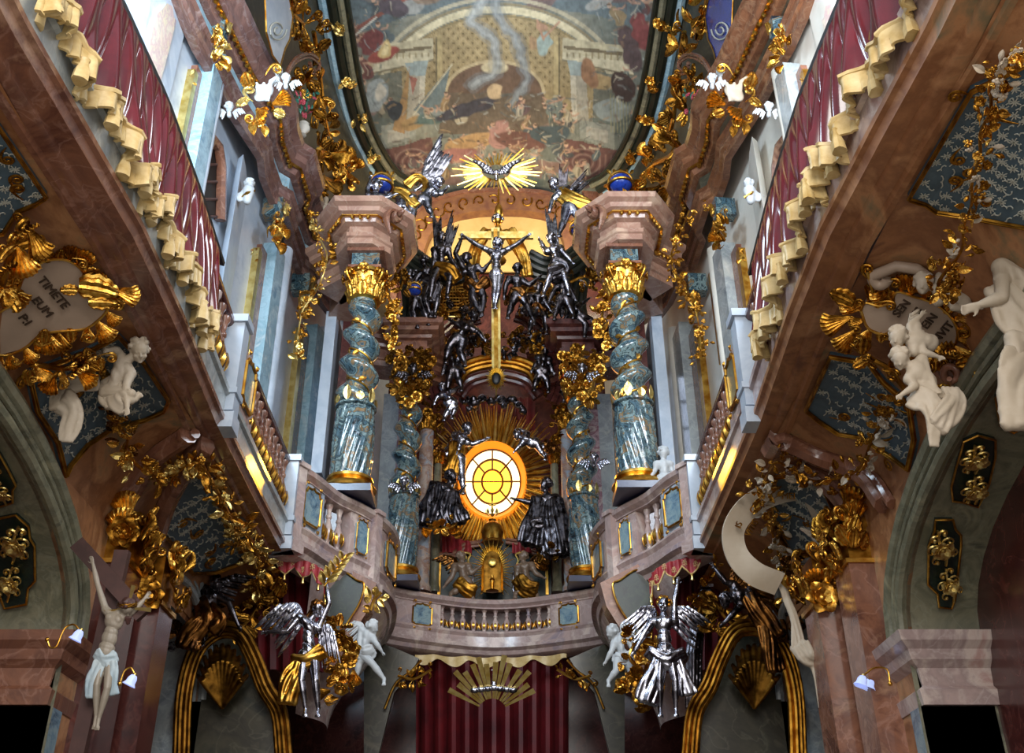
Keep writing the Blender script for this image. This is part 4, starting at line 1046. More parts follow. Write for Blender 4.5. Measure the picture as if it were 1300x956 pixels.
OC = {-1: (-2.08, 12.95), 1: (1.86, 12.85)}; IC = {-1: (-1.68, 16.45), 1: (1.41, 16.5)}
twisted(*OC[-1], 0.27, 7.1, 10.3, 'great twisted blue-grey marble column at the left of the choir', -1, h=.5)
twisted(*OC[1], 0.27, 7.1, 10.3, 'great twisted blue-grey marble column at the right of the choir', 1, h=.5)
twisted(*IC[-1], 0.25, 7.05, 10.55, 'inner twisted column just left of the oval window', -1, 1.25, 'old_gold', 0.6)
twisted(*IC[1], 0.25, 7.05, 10.55, 'inner twisted column just right of the oval window', 1, 1.25, 'gold', 0.6)
PE = [(0, 0), (0.02, 0), (0.02, .12), (.05, .14), (.05, .22), (.0, .24), (.0, .38), (.10, .40), (.12, .46), (.26, .50), (.28, .58), (.36, .62), (.38, .72), (0, .74)]
for s, nm in ((-1, 'left'), (1, 'right')):
    x, y = OC[s]
    t = thing('entablature_block', (x, y, 11.1), 'angular salmon marble entablature block with a gilt bead row above the great %s column' % nm, 'entablature')
    MB().lathe([(0.19, 11.1), (.21, 11.12), (.21, 11.3), (.30, 11.33), (.33, 11.42)], 4, Matrix.Rotation(PI / 4, 3, 'Z') @ Matrix.Scale(1.35, 3), (0, 0, 0)) if False else None
    MB().box((x, y, 10.98), (0.42, 0.42, 0.30)).build('impost', 'column_marble', t, False)
    MB().box((x, y, 10.83), (0.5, 0.5, 0.05)).box((x, y, 11.13), (0.56, 0.56, 0.07)).build('impost_moulding', 'red_marble', t, False)
    path = [(x - s * -.42, y + 1.9), (x - s * .34, y + .5), (x - s * .34, y - .1), (x - s * .1, y - .36), (x + s * .26, y - .36), (x + s * .46, y - .05), (x + s * .46, y + .55), (x + s * .9, y + .9)]
    if s < 0: path = path[::-1]
    MB().sweep([(a, 11.15 + b * .88) for a, b in PE] + [(-.5, 11.8), (-.5, 11.15)], path, 1).build('cornice_moulding', 'salmon_marble', t, 30)
    bd = MB(); P = [V(p) for p in path]
    for i in range(len(P) - 1):
        e = P[i + 1] - P[i]; n = max(1, int(e.length / .09)); nn = V((e.y, -e.x)).normalized()
        for k in range(n): q = P[i] + e * (k + .5) / n + nn * .17; bd.ell((q.x, q.y, 11.54), (.034, .034, .045), n=6, m=4)
    bd.sweep([(.15, 11.56), (.19, 11.56), (.19, 11.58), (.15, 11.58)], path, 1)
    bd.build('bead_row', 'gold', t)
    put('scroll', 'red_marble', t, (x - s * .36, y - .45, 11.22), (0, 0, 1), (-s, -1, 0), (.5 * -s, .5, 1.2), 'volute')
    # inner order
    x, y = IC[s]
    t = thing('entablature_block', (x, y, 11.2), 'dark red marble entablature block over the inner %s twisted column' % nm, 'entablature')
    path = [(x - s * .75, y + .9), (x - s * .3, y + .55), (x - s * .3, y - .25), (x + s * .3, y - .25), (x + s * .42, y + .1), (x + s * 1.1, y - .1)]
    if s < 0: path = path[::-1]
    MB().sweep([(a * .8, 11.3 + b * .95) for a, b in PE] + [(-.5, 12.0), (-.5, 11.3)], path, 1).build('cornice_moulding', 'dark_red_marble' if s > 0 else 'red_marble', t, 30)
    MB().box((x, y + .05, 11.22), (.46, .46, .22)).build('impost', 'dark_red_marble', t, False)
# flat strips, pilasters and bright window bays behind the columns
def vslab(pts, Y, depth, mat, name, parent=None, kind=None):
    return backpoly(pts, Y, depth, name, mat, parent, kind)
def pilaster(x0, x1, top, bot, Y, mat, label, cap=None, ch=26, xt=None, edge=None):
    """x0,x1 photo columns at the foot; xt shifts the head"""
    xt = xt if xt is not None else 0; a = W((x0 + x1) / 2, bot, y=Y)
    t = thing('pilaster', a, label, 'pilaster'); zt = W(637, top, y=Y).z; zb = W(637, bot, y=Y).z; w = (x1 - x0) * pxm(a); xc = a.x
    MB().box((xc, Y + .1, (zt + zb) / 2), (w, .2, zt - zb)).build('shaft', mat, t, False)
    MB().box((xc, Y + .08, zb + .12), (w * 1.12, .26, .24)).box((xc, Y + .08, zb + .27), (w * 1.06, .23, .05)).build('base', 'red_marble', t, False)
    if edge:
        for q in (-1, 1): MB().box((xc + q * w * .46, Y - .012, (zt + zb) / 2), (w * .07, .03, zt - zb)).build('gilt_strip', edge, t, False)
    if cap:
        h = ch * pxm(a)
        MB().box((xc, Y + .08, zt + h * .95), (w * 1.45, .34, h * .12)).build('abacus', 'red_marble', t, False)
        for k in range(4):
            u = (k + .5) / 4 - .5; put('acanthus_leaf', cap, t, (xc + u * w * 1.1, Y - .02, zt), (u * .3, -.05, 1), (0, -1, 0), (h * .8, h * .7, h * .8))
        for q in (-1, 1): put('scroll', cap, t, (xc + q * w * .3, Y - .04, zt + h * .35), (q * .5, 0, 1), (0, -1, 0), (h * .8 * -q, h * .8, h * .6))
    return t
R_ = lambda x: 1267 - x
pilaster(472, 494, 500, 742, 17.3, 'grey_marble', 'plain grey pilaster between the two left twisted columns')
pilaster(770, 790, 500, 742, 17.3, 'grey_marble', 'plain grey pilaster between the two right twisted columns')
pilaster(493, 508, 500, 752, 17.12, 'purple_marble', 'purple-blotched pilaster behind the inner left twisted column')
pilaster(757, 771, 520, 752, 17.12, 'purple_marble', 'purple-blotched pilaster behind the inner right twisted column')
def roundcol(px, w, top, bot, Y, mat, label, capm='gold', ch=22):
    a = W(px, bot, y=Y); r = w / 2 * pxm(a); zt = W(637, top, y=Y).z; zb = a.z
    t = thing('altar_column', a, label, 'column')
    MB().lathe([(r * 1.25, zb), (r * 1.25, zb + .08), (r * 1.1, zb + .12), (r, zb + .18), (r * 1.03, (zb + zt) / 2), (r * .9, zt)], 24, None, (a.x, a.y, 0)).build('shaft', mat, t)
    capital(t, (a.x, a.y, 0), r * .9, zt, ch * pxm(a), capm, 6)
    return t, a, zt
roundcol(534, 21, 548, 752, 17.5, 'pier_blue_pink', 'smooth pink and blue-grey column left of the oval window niche', 'old_gold')
roundcol(727, 21, 548, 752, 17.5, 'pier_blue_pink', 'smooth pink and blue-grey column right of the oval window niche', 'old_gold')
roundcol(551, 12, 590, 752, 18.0, 'green_marble', 'slim green-grey column in the shade beside the left statue', 'old_gold', 16)
roundcol(708, 12, 590, 752, 18.0, 'green_marble', 'slim green-grey column in the shade beside the right statue', 'old_gold', 16)
for px, dx, nm in ((404, -1, 'left'), (849, 1, 'right')):       # bright bays
    s = dx
    n0 = 1 if s < 0 else 3
    for i, (a, b, c, d, Y, mat) in enumerate(((0, 14, 395, 600, 14.6, 'pale_stucco'), (18, 27, 470, 610, 15.6, 'pale_stucco'))):
        x0 = W(px - s * a, 500, y=Y).x; x1 = W(px - s * b, 500, y=Y).x; z1, z0 = W(px, c, y=Y).z, W(px, d, y=Y).z
        MB().box(((x0 + x1) / 2, Y + .5, (z0 + z1) / 2), (abs(x1 - x0), 1.0, z1 - z0)).build('trim_%d' % (50 + n0 + i), mat, None, False, 'structure')
    Y = 16.4; x0 = W(px - s * 4, 500, y=Y).x; x1 = W(px - s * 34, 500, y=Y).x; zt, zb = W(px, 478, y=Y).z, W(px, 615, y=Y).z
    o = MB().box(((x0 + x1) / 2, Y, (zt + zb) / 2), (abs(x1 - x0), .04, zt - zb)).build('window_%d' % n0, 'window_daylight', None, False, 'structure')
    g = MB()
    for k in range(5): g.box(((x0 + x1) / 2, Y - .04, zb + (zt - zb) * k / 4), (abs(x1 - x0), .05, .035))
    for k in range(3): g.box((x0 + (x1 - x0) * k / 2, Y - .04, (zt + zb) / 2), (.035, .05, zt - zb))
    g.build('window_bar', 'near_black', o, False)
    MB().box((W(px - s * 34, 500, y=14.9).x, 15.2, 9.2), (.22, .9, 4.0)).build('trim_%d' % (60 + n0), 'dark_red_marble', None, False, 'structure')
# ------------------------------------------------------------------ oval window and its glory
Y = 18.3; oc = W(625, 612, y=Y); m = pxm(oc)
ov = lambda a, k=1.0, y=Y, rx=36, ry=45: V((oc.x + rx * k * m * math.cos(a), y, oc.z + ry * k * m * 1.0 * math.sin(a)))
o = MB().loft([[ov(2 * PI * i / 48, k) for i in range(48)] for k in (0.36, 0.02)], cap=True).build('window_5', 'glass_yellow', None, False, 'structure')
for k0, k1, mt, nm in ((.68, .37, 'glass_yellow', 'inner_panes'), (1.0, .69, 'glass_pale', 'outer_panes')):
    MB().loft([[ov(2 * PI * i / 48, k) for i in range(48)] for k in (k1, k0)], cap=False).build(nm, mt, o, False)
ld = MB()
for k in (.365, .685, 1.0): ld.tube([ov(2 * PI * i / 48, k, Y - .02) for i in range(48)], .022, 6, loop=True)
for i in range(8):
    a = PI / 4 * i; ld.tube([ov(a, .37, Y - .02), ov(a, 1.0, Y - .02)], .018, 5)
ld.tube([ov(0, .37, Y - .02), ov(PI, .37, Y - .02)], .018, 5)
ld.build('leading', 'leading', o)
MB().loft([[ov(2 * PI * i / 48, 1.0, Y - .02), ov(2 * PI * i / 48, 1.17, Y - .16), ov(2 * PI * i / 48, 1.22, Y - .10), ov(2 * PI * i / 48, 1.22, Y + .1)] for i in range(48)], closed=False, cap=False, loop=True).build('splayed_rim', 'rim_glow', o)  # splay itself emits, standing for orange window light falling on it
t = thing('ray_glory', (oc.x, Y, oc.z), 'gilt burst of rays surrounding the glowing oval window', 'sunburst')
bk = MB()
for i in range(150):
    a = 2 * PI * i / 150; up = math.sin(a); l = rnd.uniform(.55, 1.0) * (1.05 + max(0, up) * .75 + .35 * max(0, -up))
    b = ov(a, 1.2, Y - .1 + .03 * (i % 3)); d = (b - V((oc.x, b.y, oc.z))).normalized(); sd = d.cross(V((0, 1, 0)))
    mb = bk if i % 2 else MB()
    e = b + d * l * 40 * m; w = .035
    mb.add([b + sd * w, b - sd * w, e - sd * .008, e + sd * .008, b + V((0, -.03, 0)), e + V((0, -.02, 0))], [(0, 4, 5, 3), (4, 1, 2, 5), (0, 3, 2, 1), (0, 1, 4), (3, 5, 2)])
    if i % 2 == 0: mb.build('ray', 'bright_gold', t, False)
bk.build('back_rays', 'gold', t, False)
# ------------------------------------------------------------------ helpers that take photo points at a depth
def at(px, py, Y): return W(px, py, y=Y)
def heap(name, label, pts, Y, spx, mats, kinds=('acanthus_leaf', 'scroll', 'leaf', 'blossom'), n=None, group=None, cat='ornament', jit=6, nrm=None, flow=None):
    """carved leafwork heaped along a run of photo points"""
    P = bez([at(a, b, Y) if not isinstance(Y, str) else V((0, 0, 0)) for a, b in pts], 6) if Y else pts
    m = pxm(P[0]); t = thing(name, P[len(P) // 2], label, cat, group); n = n or int(len(P) * 1.2)
    MB().tube(P, spx * m * 0.16, 6).build('stem', mats[0], t)
    for k in range(n):
        i = min(len(P) - 1, int((k + .5) / n * len(P))); p = P[i]
        tn = (P[min(i + 1, len(P) - 1)] - P[max(i - 1, 0)]).normalized(); o = ((nrm or CB) + rv(.6)).normalized(); sd = tn.cross(o).normalized() * rnd.choice((-1, 1))
        kd = rnd.choice(kinds); s = spx * m * rnd.uniform(.7, 1.3)
        put(kd, rnd.choice(mats), t, p + sd * rnd.uniform(0, jit) * m + o * .02, sd * .8 + tn * rnd.uniform(-1, 1) + (nrm or CB) * .3, o, (s * rnd.choice((-1, 1)), s, s))
    return t
def tubes(parent, pts, Y, offs, mat, name, cl=False, up=(0, 0, 1)):
    """parallel mouldings following a line of photo points; offs = (sideways px, out px, radius px)"""
    P = bez([at(p[0], p[1], Y) - CB * ((p[2] if len(p) > 2 else 0) * pxm(at(p[0], p[1], Y))) for p in pts], 6); m = pxm(P[0])
    for (o, z, r) in offs:
        Q = []
        for i, p in enumerate(P):
            tn = (P[min(i + 1, len(P) - 1)] - P[max(i - 1, 0)]).normalized(); sd = tn.cross(CB).normalized()
            Q.append(p + sd * o * m + CB * z * m)
        MB().tube(Q, r * m, 8).build(name, mat, parent)
# ---- crucifix of the throne of mercy
Y = 15.5; m = pxm(at(630, 380, Y))
t = thing('crucifix', at(630, 480, Y), 'tall gilt cross before the golden lunette', 'crucifix')
t['label'] = 'tall gilt cross with a silver crucified figure before the golden lunette'
def bar(a, b, w, d, mat, name, parent, Y=Y):
    A, B = at(*a, Y), at(*b, Y); e = (B - A); n = V((0, -1, 0)); x = e.normalized(); y = x.cross(n).normalized(); n = y.cross(x)
    return MB().box((A + B) / 2, (e.length, w * m, d * m), Matrix((x, y, n)).transposed()).build(name, mat, parent, False)
bar((629, 290), (630, 470), 11, 4, 'bright_gold', 'upright', t); bar((629, 292), (630, 470), 5, 6, 'gold', 'upright_ridge', t)
bar((582, 299), (677, 299), 11, 4, 'bright_gold', 'crossbar', t)
rr = MB()
for i in range(28):
    a = 2 * PI * i / 28; l = 17 if i % 2 else 14; c = at(630, 480, Y) + CB * 2 * m
    d = CR * math.cos(a) * 0.82 + CU * math.sin(a); sd = CR * -math.sin(a) + CU * math.cos(a); k = 1.45 if i == 21 else 1
    rr.add([c + d * 6 * m + sd * 2.2 * m, c + d * 6 * m - sd * 2.2 * m, c + d * l * k * m, c + d * 7 * m + CB * 2.5 * m, c + d * 6 * m - CB * m], [(0, 3, 2), (3, 1, 2), (0, 2, 4), (1, 4, 2), (0, 4, 3), (1, 3, 4)])
rr.build('ray_rosette', 'bright_gold', t, False)
MB().ell(at(630, 480, Y) + CB * 3 * m, (5.5 * m, 3 * m, 9 * m)).build('dark_boss', 'near_black', t)
J = dict(hd=(632, 311, -5), nk=(631, 317), ch=(630, 325), pv=(630, 347, -2), sl=(622, 319), el=(606, 311), wl=(591, 301), sr=(640, 319), er=(655, 311), wr=(668, 301),
         hl=(627, 350), kl=(628, 367, -5), al=(627, 386), tl=(627, 392, -2), hr=(634, 350), kr=(633, 367, -6), ar=(629, 386, -1), tr=(629, 392, -3))
figure('crucified_figure', 'silver crucified figure with outstretched arms nailed to the tall gilt cross', 'statue', 'silver', J, Y - .12, 13, face=(-.1, -.8, .7), fat=.85, long=True, robe=[([(623, 346, -3), (636, 352, -4)], .22, .3, 4)], robe_mat='gold', beard=True)
tt = [o for o in C.objects if o.get('label', '').startswith('silver crucified figure')][0]
# God the Father
J = dict(hd=(632, 281), nk=(632, 290), ch=(632, 300, 4), pv=(632, 330, 8), sl=(621, 296, 4), el=(608, 304, 4), wl=(596, 300), sr=(643, 296, 4), er=(655, 304, 4), wr=(666, 300))
t, P, H = figure('enthroned_figure', 'gilt bearded figure in a tall tiara holding the cross from behind', 'statue', 'gold', J, Y + .2, 14, face=(0, -.6, .8), beard=True, hair_mat='silver', robe=[([(618, 292, 4), (602, 318, 3), (600, 350, 2), (606, 372, 0)], .5, .5, 6), ([(646, 292, 4), (664, 322, 3), (668, 350, 2)], .5, .5, 6)], robe_mat='gold')
MB().lathe([(.26 * H, 0), (.34 * H, .1 * H), (.36 * H, .5 * H), (.28 * H, .95 * H), (.1 * H, 1.3 * H), (.02 * H, 1.35 * H)], 12, None, at(633, 275, Y + .2)).build('tiara', 'gold', t)
MB().tube([at(633, 240, Y + .2), at(633, 262, Y + .2)], .02, 6).build('tiara_cross', 'gold', t)
# dove glory
Y = 15.4; c = at(630, 218, Y); m = pxm(c)
t = thing('dove_glory', c, 'flat burst of gold rays with a silver dove hanging below the painted ceiling', 'sunburst')
for i in range(46):
    a = 2 * PI * i / 46 + rnd.uniform(-.03, .03); l = (60 if abs(math.cos(a)) > .5 else 48) * rnd.uniform(.68, 1.0)
    ci, si = math.cos(a), math.sin(a); l = l * (1.15 if i in (7, 8, 37) else 1)
    b = c + (CR * ci * 19 + CU * si * 9) * m; e = c + (CR * ci * l + CU * si * l * .62 - CB * si * 8) * m
    sd = (e - b).cross(CB).normalized(); w = 1.5 * m; mb = MB()
    mb.add([b + sd * w, b - sd * w, e - sd * w * .4, e + sd * w * .4, b - CB * m, e - CB * m], [(0, 1, 2, 3), (0, 3, 5, 4), (1, 4, 5, 2), (0, 4, 1), (3, 2, 5)])
    mb.build('ray', 'gold' if i % 3 else 'bright_gold', t, False)
d = MB(); d.cap(c + CU * 0 * m, c - CU * 7 * m, 3.2 * m, 2.2 * m); d.ell(c - CU * 10 * m + CB * 1 * m, (2.4 * m,) * 3); d.cap(c - CU * 10 * m, c - CU * 13 * m + CB * 2 * m, m, .5 * m, 6)
sculpt(d, 'dove_body', 'silver', t, m * .6, 1)
for s in (-1, 1): wing(t, (630 + s * 2, 222), (630 + s * 19, 208), (630 + s * 16, 220), Y, m, 'silver', 6, dz=-2)
# ------------------------------------------------------------------ dark volutes and clouds of the canopy
Y = 16.2
for s, nm in ((-1, 'left'), (1, 'right')):
    X = (lambda x: x) if s < 0 else (lambda x: 1262 - x)
    t = thing('canopy_volute', at(X(540), 340, Y), 'sweeping black and gilt volute of the altar canopy on the %s' % nm, 'canopy')
    tubes(t, [(X(492), 300, 0), (X(512), 316, 0), (X(540), 338, -4), (X(570), 345, -6), (X(596), 334, -8)], Y, [(-8, 0, 5), (0, 3, 5), (8, 0, 5), (15, -2, 4)], 'black_moulding', 'moulding')
    tubes(t, [(X(498), 314), (X(520), 345), (X(528), 385), (X(522), 415)], Y + .2, [(-5, 0, 5), (4, 2, 5), (12, 0, 5)], 'black_moulding', 'moulding')
    tubes(t, [(X(500), 303), (X(540), 330, -6), (X(592), 326, -10)], Y, [(s * -1, 3, 1.6)], 'gold', 'gilt_edge')
    heap('leaf_spray', 'gilt leaf spray climbing the %s black canopy volute' % nm, [(X(520), 350), (X(545), 365), (X(540), 392)], Y - .1, 13, ['old_gold', 'dark_gold', 'dark_silver'], n=16)
    # lattice field with scalloped gilt rim
    t = thing('lattice_screen', at(X(572), 375, Y + .5), 'gilt lattice field with a scalloped rim under the %s canopy volute' % nm, 'panel')
    pl = [(X(552), 392), (X(562), 362), (X(575), 350), (X(590), 362), (X(600), 392), (X(586), 401), (X(565), 401)]
    backpoly(pl, Y + .5, .06, 'field', 'dark_gold', t)
    g = MB()
    for k in range(9):
        g.tube([at(X(555 + k * 5), 396, Y + .47), at(X(562 + k * 3.2), 360 + abs(k - 4) * 3, Y + .47)], .012, 5)
        g.tube([at(X(556 + k * .7), 394 - k * 4, Y + .46), at(X(597 - k * .7), 394 - k * 4, Y + .46)], .012, 5)
    g.build('lattice', 'gold', t); tubes(t, [(p[0], p[1]) for p in pl + pl[:1]], Y + .42, [(0, 0, 1.5)], 'bright_gold', 'rim')
    # broken pediment and hood
    t = thing('pediment_wing', at(X(570), 430, Y + .9), 'dark red marble wing of the broken pediment on the %s' % nm, 'pediment')
    tubes(t, [(X(530), 424), (X(560), 430), (X(590), 405), (X(606), 398)], Y + .9, [(-8, 0, 4), (-1, 4, 5), (7, 7, 4), (12, 8, 3)], 'dark_red_marble', 'moulding')
    tubes(t, [(X(560), 512), (X(552), 490), (X(549), 465), (X(556), 440), (X(574), 428), (X(600), 430)], Y + 1.2, [(-7, 3, 4), (0, 5, 4.5), (8, 2, 4)], 'dark_red_marble', 'hood_moulding')
t = thing('arched_canopy_band', at(632, 460, 17.3), 'orange-lit gilt arch band over the sunburst', 'arch')
tubes(t, [(578, 485), (592, 467), (632, 458), (672, 467), (688, 490)], 17.3, [(-6, 4, 4), (0, 5, 3), (6, 2, 4)], 'old_gold', 'gilt_band')
tubes(t, [(580, 500), (596, 482), (632, 474), (668, 482), (686, 502)], 17.4, [(0, 0, 5), (8, -3, 4)], 'dark_red_marble', 'dark_band')
t = thing('red_velvet_backdrop', at(630, 500, 18.1), 'crimson cloth behind the upper rays of the sunburst', 'curtain')
MB().slab(lambda u, v: at(580 + u * 98, 560 - v * 55, 18.42) + V((0, .04 * math.sin(u * 60), 0)), 60, 4, .03).build('cloth', 'red_cloth', t)
def cloud(label, pts, Y, r, mat='cloud_silver', group=None):
    c = at(*pts[0][:2], Y); m = pxm(c); t = thing('stucco_cloud', c, label, 'cloud', group); mb = MB()
    for (x, y, k) in pts:
        p = at(x, y, Y); mb.ell(p, (r * k * m, r * k * m, r * k * m * .9))
        for j in range(4): mb.ell(p + rv(.7) * r * k * m, (r * k * m * .55,) * 3)
    sculpt(mb, 'puffs', mat, t, r * m / 6, 1)
    for (x, y, k) in pts[::2]:
        p = at(x, y, Y) + CB * r * k * m
        MB().tube([p + (CR * math.cos(i * .5) + CU * math.sin(i * .5)) * r * k * m * (.9 - i * .04) for i in range(20)], r * k * m * .14, 6).build('curl', mat, t)
    return t
cloud('row of dark silver curled clouds above the rays of the oval window', [(590, 508, 1), (602, 512, 1.1), (612, 506, .9), (624, 510, .9), (636, 508, 1), (650, 508, 1), (658, 514, .8), (664, 522, .8), (640, 516, .6), (596, 520, .6)], 17.7, 7, 'dark_silver')
# ------------------------------------------------------------------ angels and saints round the centre
def quick(label, hd, ch, pv, arms, legs, Y, h, mat, face=(0, -.2, 1), child=False, robe=None, rm=None, wings=None, name='angel_statue', cat='angel', fat=1.0, group=None, wm=None, detail=.9, **kw):
    J = dict(hd=hd, ch=ch, pv=pv); g = lambda p, i: p[i] if len(p) > i else 0
    J['nk'] = tuple(g(hd, i) * .42 + g(ch, i) * .58 for i in range(3))
    ax = V((hd[0] - ch[0], hd[1] - ch[1])); sw = h * (.62 if child else .78); px = V((-ax.y, ax.x)).normalized() * sw
    if px.x > 0: px = -px
    for s, a in (('l', arms[0]), ('r', arms[1])):
        k = 1 if s == 'l' else -1
        if a:
            J['s' + s] = (ch[0] + px.x * k * .9, ch[1] + px.y * k * .9 - h * .05, g(ch, 2)); J['e' + s] = a[0]; J['w' + s] = a[1]
    for s, a in (('l', legs[0]), ('r', legs[1])):
        k = -1 if s == 'l' else 1
        if a:
            J['h' + s] = (pv[0] + k * h * .3, pv[1] + h * .15, g(pv, 2)); J['k' + s] = a[0]; J['a' + s] = a[1]
            J['t' + s] = a[2] if len(a) > 2 else (a[1][0], a[1][1] + h * .4, g(a[1], 2) - h * .3)
    t, P, H = figure(name, label, cat, mat, J, Y, h, face=face, fat=fat, child=child, robe=robe, robe_mat=rm or mat, group=group, detail=detail, **kw)
    if wings:
        m = H / h
        for w_ in wings: wing(t, w_[0], w_[1], w_[2], Y, m, wm or mat, 8)
    return t
quick('dark silver seated angel with raised wings left of the gilt cross', (560, 302), (560, 318), (560, 340), [((551, 330), (548, 345)), ((572, 328), (580, 340))], [((550, 356, -8), (546, 378)), ((572, 352, -8), (568, 374))], 15.7, 12, 'dark_silver', robe=[([(552, 340, -4), (570, 346, -8), (580, 356, -6)], .6, .7, 6)], rm='old_gold', wings=[((552, 314), (560, 308), (549, 266)), ((562, 310), (571, 316), (575, 264))])
quick('dark silver angel stretching one arm up to the crossbar, leg dangling', (592, 328), (598, 343), (604, 362), [((578, 322), (586, 303)), ((612, 345), (620, 335))], [((600, 378), (610, 398)), ((614, 376), (612, 396))], 15.45, 12, 'dark_silver', face=(-.3, -.1, 1), robe=[([(592, 358, -3), (606, 366, -5), (620, 356, -2)], .5, .6, 6)], rm='bronze')
quick('dark silver angel crouching right of the crucified figure, one long leg hanging', (657, 342), (655, 356), (658, 374), [((642, 362), (640, 376)), ((672, 362), (684, 352))], [((650, 386), (645, 400)), ((668, 386), (678, 408))], 15.45, 12, 'dark_silver', face=(.1, -.5, 1), robe=[([(648, 370, -3), (664, 376, -5)], .5, .6, 5)], rm='bronze')
quick('silver angel with one wing raised right of the golden lunette', (699, 303), (703, 318), (708, 338), [((690, 314), (686, 306)), ((716, 322), (726, 332))], [((698, 352, -6), (690, 372)), ((716, 350, -6), (722, 370))], 15.7, 12, 'silver', face=(-.5, -.1, 1), robe=[([(700, 334, -3), (716, 342, -6), (700, 352, -4)], .6, .8, 6)], rm='dark_silver', wings=[((700, 314), (709, 308), (692, 262))])
quick('dark silver figure bent forward on the left canopy volute', (538, 332), (542, 346), (548, 364), [((530, 352), (524, 364)), ((554, 350), (560, 362))], [((540, 380, -4), (546, 398)), ((556, 378, -4), (552, 398))], 15.9, 12, 'dark_silver', face=(-.3, -.6, .7), robe=[([(536, 356, -3), (552, 364, -6), (548, 382, -4)], .6, .8, 6)])
quick('plump dark silver angel curled beside the cross below the shell', (602, 402), (594, 416), (582, 430), [((606, 420), (614, 430)), ((584, 414), (574, 408))], [((570, 440), (566, 456)), ((584, 446), (590, 460))], 16.2, 14, 'dark_silver', face=(.3, -.5, .8), child=True)
quick('dark silver cherub seated on the right canopy volute', (712, 352), (714, 364), (716, 378), [((703, 370), (698, 380)), ((724, 368), (730, 378))], [((708, 390), (704, 402)), ((722, 388), (728, 400))], 15.8, 12, 'dark_silver', child=True)
quick('dark silver cherub tumbling down the right side of the canopy', (724, 384), (730, 392), (738, 402), [((722, 398), (716, 408)), ((738, 386), (746, 380))], [((744, 412), (742, 424)), ((750, 406), (756, 416))], 16.0, 11, 'dark_silver', child=True)
quick('dark silver cherub perched on the left hood moulding', (572, 444), (574, 456), (576, 470), [((566, 462), (562, 472)), ((582, 460), (588, 470))], [((570, 482), (568, 494)), ((582, 480), (586, 492))], 16.9, 12, 'dark_silver', child=True)
quick('dark silver cherub under the left hood moulding, head down', (562, 492), (566, 500), (572, 510), [((556, 502), (552, 510)), ((574, 498), (580, 492))], [((578, 518), (574, 528)), ((570, 520), (564, 530))], 17.2, 11, 'silver', child=True)
quick('dark silver cherub perched on the right hood moulding', (692, 444), (690, 456), (688, 470), [((698, 462), (702, 472)), ((682, 460), (676, 470))], [((694, 482), (696, 494)), ((682, 480), (678, 492))], 16.9, 12, 'dark_silver', child=True)
quick('pair-less silver cherub lying on the upper right rim of the oval window'.replace('pair-less ', ''), (656, 553), (666, 558), (678, 562), [((660, 566), (654, 572)), ((670, 550), (662, 546))], [((688, 566), (696, 572)), ((686, 572), (692, 580))], 17.7, 11, 'silver', child=True)
quick('silver angel at the upper left of the oval window reaching over its rim', (594, 545), (586, 558), (580, 580), [((600, 564), (616, 558)), ((576, 566), (570, 574))], [((576, 602), (572, 624)), ((586, 602), (588, 622))], 17.6, 13, 'silver', face=(.6, -.2, .8), robe=[([(582, 562, -3), (578, 580, -4), (574, 600, -2)], .6, .8, 6)], rm='old_gold', wings=[((584, 560), (576, 552), (566, 596))])
# the two kneeling statues beside the window
quick('large dark silver robed statue kneeling on gilt clouds left of the oval window', (574, 606), (566, 622), (562, 648), [((578, 632), (586, 622)), ((552, 634), (556, 648))], [None, None], 17.3, 17, 'dark_silver', face=(.6, .2, .7), robe=[([(556, 614, -3), (552, 640, -5), (548, 664, -5)], .7, 1.2, 8), ([(574, 624, -6), (572, 646, -8), (576, 664, -6)], .6, 1.2, 8)], name='kneeling_statue', cat='statue')
quick('large dark silver robed statue with gilt sash reaching to the oval window from the right', (692, 616), (694, 634), (696, 660), [((674, 638), (656, 634)), ((704, 650), (692, 662))], [None, None], 17.3, 17, 'dark_silver', face=(-.6, .2, .7), robe=[([(684, 632, -3), (684, 660, -6), (680, 690, -6)], .7, 1.3, 8), ([(702, 632, -5), (704, 664, -8), (710, 702, -6)], .7, 1.5, 9), ([(676, 668, -12), (690, 660, -14)], .4, .5, 4)], name='kneeling_statue', cat='statue')
heap('gilt_cloud_base', 'gilt shell-edged ledge under the kneeling statue on the left', [(544, 668), (558, 672), (574, 668), (584, 662)], 17.2, 13, ['gold', 'old_gold'], kinds=('rocaille_lobe', 'acanthus_leaf'), n=14)
heap('gilt_cloud_base', 'gilt ledge under the robed statue on the right', [(682, 702), (694, 706), (708, 704)], 17.2, 12, ['dark_gold', 'dark_silver'], kinds=('rocaille_lobe', 'acanthus_leaf'), n=12)
